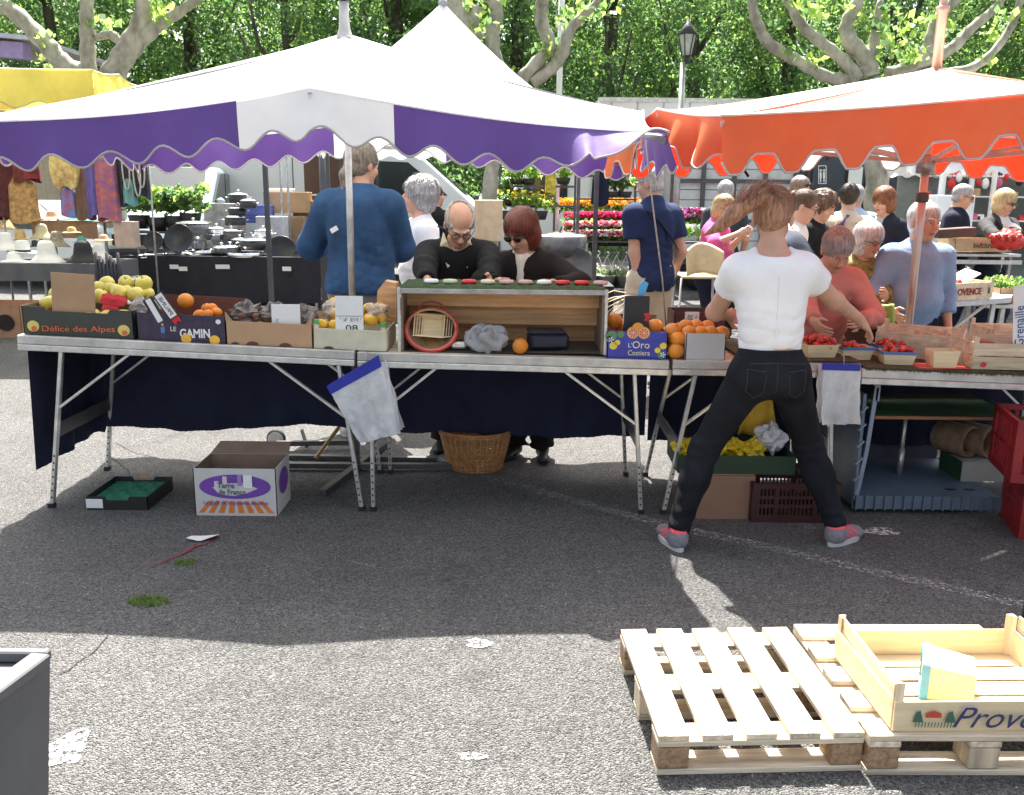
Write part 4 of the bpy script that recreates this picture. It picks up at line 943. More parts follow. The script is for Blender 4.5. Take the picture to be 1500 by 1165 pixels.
    # ---- hair
    kind, hmat = hair[0], hair[1]
    f = Field(); hc = Hc+Rh @ V((0,.016*m,.036*m)); thick = {'short':.012,'bald':.008,'bob':.022,'pony':.010,'curly':.026,'bun':.010,'crop':.007}[kind]*m
    f.ell(hc, (.076*m+thick,.094*m+thick,.087*m+thick), Rh, k=.02)
    if kind in ('bob',): f.ell(Hc+Rh @ V((0,.030*m,-.045*m)), (.098*m,.085*m,.105*m), Rh, k=.04)
    if kind == 'curly': f.ell(Hc+Rh @ V((0,.045*m,-.03*m)), (.088*m,.075*m,.09*m), Rh, k=.04)
    if kind in ('short','crop'): f.ell(Hc+Rh @ V((0,.045*m,-.025*m)), (.070*m,.060*m,.065*m), Rh, k=.02)
    if kind in ('pony','bun'): f.ell(Hc+Rh @ V((0,.052*m,-.018*m)), (.058*m,.048*m,.060*m), Rh, k=.02)
    fz = {'short':-.012,'bob':-.055,'curly':-.02,'pony':-.005,'bun':-.005,'crop':0,'bald':.06}[kind]
    f.ell(Hc+Rh @ V((0,-.105*m,-.025*m)), (.070*m,.080*m,.088*m), Rh, k=.012, op='s')
    if kind in ('short','pony','bun','crop'):
        for sg in (-1,1): f.ell(Hc+Rh @ V((sg*.085*m,-.03*m,-.045*m)), (.03*m,.06*m,.06*m), Rh, k=.01, op='s')
    if kind == 'bald': f.ell(Hc+Rh @ V((0,-.035*m,.10*m)), (.078*m,.118*m,.070*m), Rh, k=.01, op='s'); f.ell(Hc+Rh @ V((0,.05*m,-.02*m)), (.074*m,.058*m,.06*m), Rh, k=.02)
    if kind == 'bun': f.ell(Hc+Rh @ V((0,.115*m,.045*m)), (.045*m,.04*m,.045*m), Rh, k=.01)
    n_ = Rh @ V((0,0,-1)); zc = {'short':-.075,'bob':-.13,'curly':-.11,'pony':-.078,'bun':-.078,'crop':-.07,'bald':-.07}[kind]
    f.cut(Hd(0,0,zc), A3(n_))
    am = {'curly':.008,'bob':.002,'short':.002,'bald':.0005,'pony':.001,'bun':.001,'crop':.0015}[kind]; sc_ = 95 if kind == 'curly' else 60; seed = rnd.random()*9
    f.warp(lambda X, Y, Z: am*(np.sin(X*sc_+seed+2*np.sin(Z*31))*np.sin(Z*sc_*.45+seed)+.6*np.sin(Y*sc_*1.1+X*43)))
    if extra and 'hair' in extra: extra['hair'](f, J, m)
    ho = link('hair', f.mesh('hair', [hmat], res*.75, [(A3(Hc)-hm*1.1, A3(Hc)+hm*1.1)], max(fres*.9, .0045)), t)
    strands(ho, Hc, hc, Rh, m, thick, kind, {'short':1100,'bald':350,'bob':1500,'curly':1500,'pony':1100,'bun':900,'crop':500}[kind] if res < .0125 else 420)
    # ---- glasses
    if glasses:
        b = MB(); up_ = .045 if glasses == 'up' else 0.; yy = -.104 if not up_ else -.085
        for sg in (-1,1):
            c = Hc+Rh @ V((sg*.032*m, yy*m, (.002+up_*1.5)*m)); wd = .025 if glasses != 'clear' else .022
            ring = [c+Rh @ V((wd*m*math.cos(a_*math.pi/6), .004*m*abs(math.cos(a_*math.pi/6)), .017*m*math.sin(a_*math.pi/6))) for a_ in range(13)]
            b.tube(ring, .0022*m, 5, 0)
            if glasses != 'clear': b.sph(c, (wd*m,.004*m,.017*m), 12, Rh, 1)
            b.tube([c+Rh @ V((sg*wd*m,0,.004*m)), Hc+Rh @ V((sg*.082*m,-.05*m,(.004+up_)*m)), Hc+Rh @ V((sg*.083*m,.015*m,(.002+up_*.6)*m))], .0024*m, 5, 0)
        b.tube([Hc+Rh @ V((-.01*m,(yy-.002)*m,(.004+up_*1.5)*m)), Hc+Rh @ V((.01*m,(yy-.002)*m,(.004+up_*1.5)*m))], .002*m, 5, 0)
        b.build('glasses', [M_pend, M_lensd], t)
    # ---- top
    kind, slv, tm, op = top; to = {'short':.62,'cap':.42,'long':1.97,'elbow':1.1,'three':1.6,'none':.1}[slv]; th = op.get('th', .012); seed = rnd.random()*9
    f = Field(); torso(f, th); hem = op.get('hem', -.10)
    if hem < .02: pelv(f, th)
    if hem < -.12: 
        for i in (0,1): legf(f, i, th+.01, .5)
    for i in (0,1): armf(f, i, th+(.006 if slv == 'long' else .010), to, end=1)
    f.cut(A3(P+R0 @ V((0,0,hem*s))), A3(R0 @ V((0,0,-1))))
    nz_ = op.get('neck', .0); nr_ = op.get('neckr', .068)
    if not op.get('high'):
        f.ell(Nk+R1 @ V((0,-.03*s,(.055-nz_)*s)), (nr_*s,.085*s,.062*s), R1, k=.01, op='s')
    if op.get('back'): f.ell(Nk+R1 @ V((0,.075*s,.035*s)), (.105*s,.075*s,op['back']*s), R1, k=.012, op='s')
    if op.get('high'): f.cut(A3(Nk+R1 @ V((0,0,.045*s))), A3(R1 @ V((0,0,1))))
    fa = op.get('fold', 1.)*.0055; wz = A3(Wst); 
    def folds(X, Y, Z):
        zz = Z-wz[2]; wl = np.exp(-((zz+.02)/.15)**2); q1 = np.sin(X*21+Y*14+Z*9+2.5*np.sin(Z*10+seed)+1.5*np.sin(Y*13)); q2 = np.sin(Z*46+X*15*np.sin(seed)+2.3*np.sin(X*13+seed*2)+1.2*np.sin(Y*17))
        v_ = fa*(1.5*(1-np.abs(q1))**2*(.35+.65*np.clip(.55-zz*3, 0, 1)) + 1.9*wl*(1-np.abs(q2))**2*(.5+.5*np.sin(X*9+Y*7+seed)) - .35)
        for a, e, w2 in arm:
            d2 = np.sqrt((X-e.x)**2+(Y-e.y)**2+(Z-e.z)**2); v_ += fa*.45*np.exp(-(d2/.11)**2)*np.sin(d2*62+Z*30+X*25)
        return v_
    f.warp(folds)
    tms = tm if isinstance(tm, (list, tuple)) else [tm]; cf = op.get('color')
    col = None
    if cf: col = lambda Pt: cf(Pt, J)
    link({'shirt':'shirt','jacket':'jacket','sweater':'sweater','tee':'t_shirt'}[kind], f.mesh('top', list(tms), res, [] if res > .011 else None, None, color=col), t)
    # ---- legs
    lk, lm = legs_[0], legs_[1]; f = Field(); pelv(f, .010)
    f.ell(Wst+R0 @ V((0,0,-.06*s)), (.130*s*gw+.008,.10*s*gw+.008,.10*s), R0, k=.05)
    if lk == 'skirt':
        f.cone(A3(P), A3((leg[0][1]+leg[1][1])/2+V((0,0,-.05))), .15*s*gw, .20*s, .05, clip=[(A3((leg[0][1]+leg[1][1])/2), (0,0,-1))])
    else:
        to = {'trousers':1.97,'shorts':.88,'jeans':2.0}[lk]; fl = .022 if lk == 'trousers' else .004
        for i in (0,1): legf(f, i, .010 if lk == 'jeans' else .018, to, fl)
    f.cut(A3(P+R0 @ V((0,0,.10*s))), A3(R0 @ V((0,0,1))))
    kz = [(leg[i][1], leg[i][2]) for i in (0,1)]; fj = .0035 if lk == 'jeans' else .005; s2 = rnd.random()*9
    def lf(X, Y, Z):
        v_ = fj*.5*np.sin(X*33+Z*41+s2)*np.sin(Y*27+Z*19)
        for k1, a1 in kz:
            for c, w0 in ((k1,.10),(a1,.13)):
                d2 = np.sqrt((X-c.x)**2+(Y-c.y)**2+(Z-c.z)**2); v_ += fj*1.1*np.exp(-(d2/w0)**2)*np.sin(Z*120+X*30+Y*22+s2)
        return v_
    f.warp(lf); link({'trousers':'trousers','jeans':'jeans','shorts':'shorts','skirt':'skirt'}[lk], f.mesh('legs', [lm], res), t)
    # ---- shoes
    sm1, sm2 = shoe or (M_black, M_black)
    for i in (0,1):
        an = leg[i][2]; yaw = extra['toe'][i] if extra and 'toe' in extra else (-14,14)[i]; dr = Matrix.Rotation(R(yaw), 3, 'Z') @ V((0,-1,0)); sdv = V((-dr.y, dr.x, 0)); z = .045*s
        f = Field(); c0 = V((an.x, an.y, 0))-dr*.012*s; f.cone(A3(c0+V((0,0,z+.01*s))), A3(c0+dr*.14*s+V((0,0,z-.012*s))), .043*s, .037*s, .03, flat=(A3(sdv), .92)); f.ell(c0+dr*.175*s+V((0,0,.030*s)), (.040*s,.05*s,.030*s), None, k=.03)
        f.cone(A3(c0+V((0,0,z))), A3(c0+V((0,0,.105*s))), .043*s, .043*s, .03); f.cut((0,0,.02*s), (0,0,-1)); f.cut(A3(c0+V((0,0,.110*s))), A3((V((0,0,1))-dr*.25).normalized()))
        cc = A3(c0)
        def scol(Pt): return ((np.abs(((Pt-cc)@A3(dr))-.085*s) < .05*s) & (np.sin(Pt[:,2]*260+((Pt-cc)@A3(dr))*160) > .1) | (Pt[:,2] > .092*s)).astype(np.int32)
        o = link('shoe', f.mesh('shoe', [sm1, extra['lace'] if extra and 'lace' in extra else sm1], min(res, .008), color=scol if extra and 'lace' in extra else None), t)
        b = MB(); ol = []
        for k_ in range(20):
            a_ = 2*math.pi*k_/20; ol.append(c0+dr*(.08*s+.125*s*math.cos(a_))+sdv*(.044*s*math.sin(a_)*(1.08 if math.cos(a_) > 0 else .95)))
        b.prism([V((p.x, p.y, .001)) for p in ol], (0,0,0), (0,0,.024*s)); b.build('sole', sm2, o)
    if extra and 'fn' in extra: extra['fn'](t, J, arm, leg, m)
    return t, J
def color_v(mats_fn):  # open front of a jacket: a strip down the chest shows the layer below
    def f(Pt, J):
        R1 = np.array([list(r_) for r_ in J['R1']]); q = (Pt-A3(J['N']))@R1; w_ = np.clip(.055+.10*(q[:,2]+.02), .006, .07)*J['s']
        return ((np.abs(q[:,0]) < w_) & (q[:,1] < 0)).astype(np.int32)
    return f
def rig(px, py, y): return at(px, py, y)
H_grey = hairm('grey hair', (.42,.41,.40)); H_white = hairm('white hair', (.78,.77,.74)); H_dark = hairm('dark brown hair', (.035,.022,.015)); H_brown = hairm('brown hair', (.13,.07,.035))
H_blond = hairm('blond hair', (.50,.36,.17), (.22,.13,.06)); H_red = hairm('auburn hair', (.16,.035,.02)); H_copper = hairm('copper hair', (.28,.10,.035)); H_mix = hairm('streaked brown blond hair', (.34,.21,.12), (.10,.055,.03))
# ================================================================== the people of the market
PI = math.pi
F_white = fabric('white jersey', (.80,.80,.81), .03); F_black = fabric('black knit', (.012,.012,.014)); F_denimb = fabric('black denim', (.012,.013,.018), .35)
M_pinkshoe = mat('hot pink shoe mesh', (.80,.09,.12), .6); M_greyshoe = mat('grey shoe mesh', (.20,.20,.23), .8, var=.2, scale=60)
def body_at(px, y, py=330): return at(px, py, y).x
# -- the woman serving strawberries, seen from behind
def pony(f, J, m):
    Hc = J['H']; Rh = J['Rh']; g_ = lambda a, b, c: A3(Hc+Rh @ V((a*m, b*m, c*m)))
    P = [g_(.0,.095,.060), g_(.042,.132,.062), g_(.095,.15,.028), g_(.148,.15,-.018), g_(.198,.14,-.064), g_(.262,.13,-.100)]
    rr = [.020,.034,.042,.038,.026,.006]
    for i in range(5): f.cone(P[i], P[i+1], rr[i]*m, rr[i+1]*m, .012)
def fg_fn(t, J, arm, leg, m):
    Rh = J['Rh']; Hc = J['H']; b = MB(); c = Hc+Rh @ V((0,.105*m,.066*m)); b.lathe([(.022,-.006),(.026,0),(.022,.006)], c, 14, Rh @ Euler((R(80),0,0)).to_matrix()); b.build('hair_tie', M_black, t)
    b = MB(); b.sph(Hc+Rh @ V((-.083*m,.01*m,-.05*m)), .005, 6); b.build('earring', M_alu, t)
    # centre back seam of the shirt, pockets and seams of the jeans, laid on the cloth
    bpy.context.view_layer.update(); P, s_ = J['P'], J['s']
    def on(ob, x, z):
        ok, p, n_, _ = ob.ray_cast(V((x, 1., z)), V((0,-1,0))); return p+n_*.001 if ok else None
    def seam(ob, pts, m_, r, nm):
        Q = []
        for a, c_ in zip(pts, pts[1:]):
            for k in range(9): Q.append(on(ob, a[0]+(c_[0]-a[0])*k/9, a[1]+(c_[1]-a[1])*k/9))
        Q = [q for q in Q if q is not None]
        if len(Q) > 3: b = MB(); b.tube(Q, r, 4); b.build(nm, m_, ob)
    sh = [c for c in t.children if c.name.startswith('t_shirt')][0]; je = [c for c in t.children if c.name.startswith('jeans')][0]
    hx = P.x+.01; seam(sh, [(hx+.0, P.z+.07), (hx+.0, J['N'].z-.05)], F_white, .0022, 'back_seam')
    mst = mat('grey stitching', (.045,.045,.055), .8)
    for sg in (-1,1):
        seam(je, [(P.x+sg*.050,P.z+.015), (P.x+sg*.125,P.z+.022), (P.x+sg*.128,P.z-.075), (P.x+sg*.092,P.z-.105), (P.x+sg*.056,P.z-.080), (P.x+sg*.050,P.z+.015)], mst, .0014, 'pocket_seam')
    seam(je, [(P.x-.13,P.z+.045), (P.x,P.z+.052), (P.x+.13,P.z+.045)], mst, .0014, 'yoke_seam'); seam(je, [(P.x,P.z+.05), (P.x,P.z-.10)], mst, .0014, 'centre_seam')
x0 = body_at(1103, 3.95)
fL = gnd(992,806); fR = gnd(1226,800)
fgp, fgJ = person('woman in a white t-shirt and black jeans serving strawberries, seen from behind with flying ponytail', x0, 3.98, PI, H=1.66, girth=1.0, shw=.90, hs=1.06, lean=9, side=1.5, hpitch=14, hyaw=-22, hroll=2, tone=.95,
    feet=(V((fR.x,fR.y+.04,0)), V((fL.x,fL.y+.04,0))), hip=.86, hands=(at(1270,478,4.27), at(1068,462,4.36)), elbows=((-.3,.2,-.9), (1.,.5,-.7)), res=.0085, fres=.0045, bust=1.,
    hair=('pony', hairm('reddish streaked hair', (.36,.19,.11), (.13,.05,.03))), top=('tee','cap', F_white, {'hem':.035,'th':.014,'neck':.012,'neckr':.085,'fold':.75,'back':.066}), legs_=('jeans', F_denimb), shoe=(M_greyshoe, M_sole), handdir=((-.9,-.3,-.9), None),
    extra={'hair':pony,'fn':fg_fn,'lace':M_pinkshoe,'toe':(-52,12)})
# -- customers at the table
F_salmon = fabric('salmon jacket cloth', (.58,.24,.20)); F_sweat = fabric('blue grey sweater', (.24,.36,.54)); F_dknavy = fabric('dark navy cloth garment', (.015,.018,.035)); F_beige = fabric('beige cotton', (.55,.48,.36)); F_cream = fabric('cream jersey', (.70,.66,.58))
def fn_salmon(t, J, arm, leg, m):
    b = MB()
    for k in range(4): b.sph(J['W']+J['R1'] @ V((0,-.155*J['s']*1.08,.25-.09*k)), .007, 8)
    b.build('buttons', mat('dull red button', (.3,.08,.07), .4), t)
person('elderly grey haired person in a salmon jacket bending over the strawberries', body_at(1226,4.95), 5.16, 0, H=1.44, girth=1.24, lean=24, hpitch=34, hyaw=4, tone=.95, hands=(at(1192,472,4.62), at(1262,470,4.75)), elbows=((-.9,.6,-.6),(1,.6,-.5)), hs=1.10,
    hair=('short', H_grey), top=('jacket','long', F_salmon, {'hem':-.1,'th':.018,'high':True,'fold':1.3}), legs_=('trousers', F_dknavy), extra={'fn':fn_salmon}, handdir=((.6,-1,-.7), None))
F_olive = mat('patterned olive blouse', (.20,.17,.05), .8, var=.9, scale=28)
person('white haired old woman in glasses between the salmon jacket and the blue grey sweater', body_at(1276,5.75), 5.92, R(6), H=1.42, girth=1.02, lean=10, hpitch=14, hyaw=18, tone=.98, hands=(None, at(1296,432,5.55)), glasses='clear', hs=1.04,
    hair=('bob', H_white), top=('shirt','three', F_olive, {'hem':-.1,'neckr':.07}), legs_=('trousers', fabric('brown skirt cloth', (.08,.04,.03))))
person('white haired man in a blue grey sweater standing behind the umbrella pole', body_at(1360,5.7), 5.86, R(4), H=1.53, girth=1.42, lean=7, hpitch=6, hyaw=14, tone=1.05, hands=(at(1306,456,5.6), None), elbows=((-.5,.9,-.4), None), hs=1.12,
    hair=('short', H_white), top=('sweater','three', F_sweat, {'hem':-.08,'th':.016,'fold':.9,'high':True}), legs_=('trousers', F_dknavy))
def collar(colr):
    def fn(t, J, arm, leg, m):
        N_, R1, s = J['N'], J['R1'], J['s']
        for sg in (-1,1):
            b = MB(); g_ = lambda a, b_, c: N_+R1 @ V((a*s, b_*s, c*s))
            b.add([g_(sg*.012,-.115,-.060), g_(sg*.062,-.160,-.088), g_(sg*.108,-.055,.005), g_(sg*.085,.03,.055), g_(sg*.062,-.065,.045)], [(0,1,2,4),(4,2,3)]); o = b.build('collar', colr, t); md = o.modifiers.new('s', 'SOLIDIFY'); md.thickness = .007
    return fn
def fn_bald(t, J, arm, leg, m):
    collar(fabric('beige collar cloth', (.50,.44,.33)))(t, J, arm, leg, m)
    b = MB(); p = J['W']+J['R1'] @ V((.075*J['s'],-.158,.17*J['s'])); b.lathe([(0,0),(.014,0),(.017,.004),(.012,.006),(.012,.003),(0,.003)], p, 12, (R(80),0,0)); b.build('chest_emblem', mat('grey embroidery', (.35,.38,.42), .7), t)
person('balding elderly man in a black sweater with beige collar looking down at the display case', body_at(668,5.4), 5.50, R(4), H=1.58, girth=1.36, lean=27, hpitch=42, hyaw=8, tone=1., hands=(at(626,412,4.85), at(718,415,4.85)), hs=1.10, elbows=((-1,.5,-.3),(1,.5,-.3)), glasses='clear',
    hair=('bald', hairm('thin grey hair', (.5,.47,.44))), top=('sweater','long', F_black, {'hem':-.08,'th':.018,'neckr':.075,'neck':.02}), legs_=('trousers', F_black), extra={'fn':fn_bald})
def fn_scarf(t, J, arm, leg, m):
    f = Field(); N_, R1, s = J['N'], J['R1'], J['s']
    for k in range(12):
        a = 2*PI*k/12; b_ = 2*PI*(k+1)/12; g_ = lambda q: A3(N_+R1 @ V((.066*s*math.cos(q), -.012+.062*s*math.sin(q), .012+.02*math.sin(q*2))))
        f.cone(g_(a), g_(b_), .022, .022, .02)
    f.cone(A3(N_+R1 @ V((-.02,-.085,0))), A3(N_+R1 @ V((-.01,-.14,-.22))), .032, .03, .03); f.warp(lambda X, Y, Z: .0025*np.sin(X*90+Z*30))
    link('scarf', f.mesh('scarf', [F_cream], .008), t)
    b = MB(); b.sph(N_+R1 @ V((.085,-.12,-.13)), .006, 6); b.build('brooch', M_alu, t)
person('auburn haired woman in dark sunglasses and a black jacket beside the balding man', body_at(778,5.2), 5.32, R(-12), H=1.49, girth=1.14, lean=17, hpitch=26, hyaw=-22, tone=1., hands=(at(728,415,4.85), at(815,418,4.85)), hs=1.12, elbows=((-1,.5,-.3),(1,.5,-.3)), glasses='dark',
    hair=('bob', H_red), top=('jacket','long', fabric('black wool', (.016,.013,.012)), {'hem':-.1,'th':.020}), legs_=('trousers', F_black), extra={'fn':fn_scarf})
# -- man in the blue jacket, back view
def fn_blue(t, J, arm, leg, m):
    b = MB(); W, R1, s = J['W'], J['R1'], J['s']; b.box(W+R1 @ V((.09*s,.19*s,.14*s)), (.05,.004,.03), (0,R(30),0)); b.build('price_label', M_paper, t)
def blue_hair(f, J, m):
    Hc = J['H']; Rh = J['Rh']; g_ = lambda a, b, c: A3(Hc+Rh @ V((a*m, b*m, c*m)))
    f.cone(g_(0,.09,-.02), g_(.01,.12,-.08), .035*m, .03*m, .03); f.cone(g_(.01,.12,-.08), g_(.01,.12,-.16), .03*m, .014*m, .02)
person('tall man in a blue work jacket with tied back grey hair, seen from behind', body_at(522,5.75), 5.85, PI-R(8), H=1.88, girth=1.22, lean=3, hpitch=8, hyaw=-30, tone=.9, hands=(at(575,360,6.25), at(475,360,6.25)), elbows=((-.6,.3,-1),(.6,.3,-1)),
    hair=('short', hairm('greying brown hair', (.22,.19,.15))), top=('jacket','long', fabric('blue work cloth', (.030,.075,.165), .25), {'hem':-.055,'th':.036,'high':True,'fold':.55}), legs_=('trousers', fabric('taupe cotton', (.30,.27,.25))), extra={'fn':fn_blue,'hair':blue_hair}, shoe=(F_white, M_sole))
def strap(colr, sg=1):
    def fn(t, J, arm, leg, m):
        W, R1, s = J['W'], J['R1'], J['s']; b = MB(); pts = []
        for k in range(13):
            a = k/12; pts.append(W+R1 @ V((sg*(.12-.26*a)*s, .150*s, (.30-.28*a)*s+.02*math.sin(a*PI))))
        pts = [W+R1 @ V((sg*.10*s,0,.335*s))]+pts; b.tube(pts, .013, 6, sy=.3); b.build('bag_strap', colr, t)
    return fn
def strapf(colr, sg=1):
    def fn(t, J, arm, leg, m):
        W, R1, s = J['W'], J['R1'], J['s']; b = MB()
        pts = [W+R1 @ V((sg*.10*s,.05*s,.335*s)), W+R1 @ V((sg*.10*s,-.07*s,.33*s))]+[W+R1 @ V((sg*(.09-.24*k/8)*s, -(.125+.035*math.sin(k/8*PI))*s, (.27-.25*k/8)*s)) for k in range(9)]
        b.tube(pts, .013, 6, sy=.3); b.build('bag_strap', colr, t)
    return fn
person('grey curly haired woman in a white top, in profile facing left beside the blue jacket', body_at(616,6.4), 6.5, R(-70), H=1.66, girth=1.1, lean=2, hpitch=-6, hyaw=-12, tone=1.05, hs=1.08, hair=('curly', H_grey), top=('shirt','short', F_white, {'hem':-.1}), legs_=('trousers', F_dknavy), extra={'fn':strap(F_dknavy, 1)}, res=.012, fres=.0065)
B = dict(res=.014, fres=.0085)
person('dark haired person in a black top walking away in front of the long white van', body_at(637,10.4), 10.4, PI+R(-30), H=1.68, tone=.9, hair=('pony', H_dark), top=('shirt','long', F_black, {}), legs_=('trousers', F_black), hyaw=-25, **B)
def fn_navy(t, J, arm, leg, m):
    strap(F_black, 1)(t, J, arm, leg, m); a, e, w_ = arm[1]; b = MB(); b.lathe([(.03,-.012),(.034,0),(.03,.012)], w_, 12); b.build('watch', M_black, t)
person('man in a navy t-shirt, beige shorts and dark shoulder strap, seen from behind', body_at(957,7.3), 7.3, PI+R(25), H=1.80, girth=1.12, lean=2, hpitch=12, hyaw=28, tone=.98, hands=(None, at(936,428,7.2)), elbows=(None, (1,.3,-.2)),
    hair=('crop', H_grey), top=('tee','short', fabric('navy jersey', (.022,.035,.09)), {'hem':-.12,'th':.022,'fold':1.3}), legs_=('shorts', F_beige), extra={'fn':fn_navy}, res=.012, fres=.007)
def fn_pink(t, J, arm, leg, m):
    b = MB(); 
    for sg in (-1,1): b.tube([J['H']+J['Rh'] @ V((sg*.088*m*math.cos(a), -.02*m-.09*m*math.sin(a)*0, .055*m)) for a in (0,.3)], .006, 5)
    b.tube([J['H']+J['Rh'] @ V((.094*m*math.cos(a), -.09*m*math.sin(a), .058*m)) for a in [k*PI/8 for k in range(9)]], .008, 6); b.build('sunglasses_on_head', mat('orange plastic', (.7,.15,.05), .3), t)
person('blond woman in a pink top with orange sunglasses pushed up, looking at her hands', body_at(1048,8.6), 8.7, R(58), H=1.60, girth=1.12, lean=6, hpitch=24, hyaw=0, tone=1.05, hands=(at(1083,342,8.3), at(1088,345,8.5)), hair=('bob', H_blond), top=('tee','elbow', fabric('pink jersey', (.62,.10,.28)), {'hem':-.1}), legs_=('trousers', F_dknavy), extra={'fn':fn_pink}, res=.012, fres=.007)
person('grey haired man in a charcoal shirt seen from behind, in front of the board trailer', body_at(1067,10.2), 10.4, PI+R(10), H=1.76, girth=1.15, hpitch=10, hair=('short', H_grey), top=('shirt','short', fabric('charcoal jersey', (.045,.05,.065)), {}), legs_=('trousers', F_black), **B)
person('man with sunglasses pushed up on his shaved head, looking down to the right', body_at(1166,9.3), 9.4, R(25), H=1.80, girth=1.05, hpitch=20, hyaw=12, tone=1.1, glasses='up', hair=('crop', hairm('stubble', (.25,.18,.13))), top=('shirt','short', F_cream, {}), legs_=('trousers', F_dknavy), **B)
person('young woman with pinned brown hair and glasses in a cream top, in profile facing right', body_at(1160,6.9), 7.0, R(65), H=1.64, girth=.98, lean=8, hpitch=22, tone=1.05, glasses='clear', hair=('bun', H_brown), top=('shirt','short', F_cream, {}), legs_=('jeans', F_dknavy), res=.012, fres=.007)
person('curly dark haired woman leaning behind the young woman with glasses', body_at(1190,7.6), 7.7, R(50), H=1.64, girth=.98, lean=8, hpitch=22, hair=('curly', H_brown), top=('shirt','short', F_black, {}), legs_=('jeans', F_dknavy), **B)
person('blond woman in black sunglasses among the shoppers before the dark blue cabin', body_at(1212,10.6), 10.8, R(30), H=1.68, girth=.95, hpitch=8, hyaw=10, glasses='dark', hair=('short', H_blond), top=('shirt','long', F_beige, {}), legs_=('jeans', F_dknavy), **B)
def fn_tie(t, J, arm, leg, m):
    N_, R1, s = J['N'], J['R1'], J['s']; b = MB(); b.tube([N_+R1 @ V((.0,.085*s,.0)), N_+R1 @ V((.02,.105*s,-.03)), N_+R1 @ V((.05,.13*s,-.10))], [.03,.016,.035], 8, sy=.4); b.build('neck_scarf', mat('violet satin', (.10,.06,.20), .4), t)
    for sg in (-1,1):
        b = MB(); b.tube([N_+R1 @ V((sg*.06*s,.06*s,-.01)), N_+R1 @ V((sg*.085*s,.115*s,-.08)), N_+R1 @ V((sg*.11*s,.135*s,-.25))], .011, 6, sy=.4); b.build('apron_strap', mat('tan strap', (.30,.17,.12), .7), t)
person('woman with dark pinned up hair, violet scarf and beige top, seen from behind', body_at(1246,8.0), 8.1, PI-R(20), H=1.70, girth=1.12, lean=4, hpitch=12, hair=('bun', H_dark), top=('shirt','short', fabric('beige top cloth', (.60,.47,.35)), {'high':True}), legs_=('trousers', F_dknavy), extra={'fn':fn_tie}, res=.012, fres=.008)
person('person in a dark blue jersey bending forward behind the salmon jacket', body_at(1200,6.6), 6.65, PI+R(50), H=1.60, girth=1.12, lean=38, hpitch=50, hair=('short', H_grey), top=('shirt','long', fabric('slate jersey', (.05,.06,.085)), {}), legs_=('trousers', F_dknavy), **B)
person('man in a pale blue shirt seen from behind beyond the violet scarf', body_at(1266,9.6), 9.9, PI-R(25), H=1.72, girth=1.2, hpitch=10, hair=('crop', H_grey), top=('shirt','long', fabric('pale blue shirt cloth', (.42,.50,.62)), {}), legs_=('trousers', F_dknavy), **B)
person('copper haired woman in a dark jacket and grey top, in profile facing left', body_at(1311,8.4), 8.6, R(-60), H=1.68, girth=1.05, lean=4, hpitch=14, tone=1.05, hair=('bob', H_copper), top=('jacket','long', [fabric('dark navy jacket cloth', (.02,.022,.035)), fabric('grey marl', (.40,.40,.42))], {'color':color_v(0)}), legs_=('trousers', F_dknavy), res=.012, fres=.008)
person('grey haired man in a navy pullover and sunglasses standing behind the citrus stall', body_at(1413,9.6), 9.8, R(50), H=1.74, girth=1.2, hpitch=14, hyaw=14, tone=1.05, glasses='dark', hair=('crop', H_grey), top=('sweater','long', F_dknavy, {'high':True}), legs_=('trousers', F_dknavy), **B)
hb = (at(1462,346,8.9), at(1494,346,8.9))
person('blond woman in sunglasses, dark jacket and cream printed top holding a red bag', body_at(1474,9.3), 9.45, R(14), H=1.68, girth=1.0, hpitch=14, hyaw=22, tone=1.08, glasses='dark', hands=hb, hair=('bob', hairm('light blond hair', (.62,.48,.26), (.36,.24,.1))), top=('jacket','long', [fabric('grey black jacket cloth', (.05,.048,.05)), F_cream], {'color':color_v(0)}), legs_=('trousers', F_dknavy), extra={'fn':strapf(F_black, -1)}, res=.012, fres=.008)
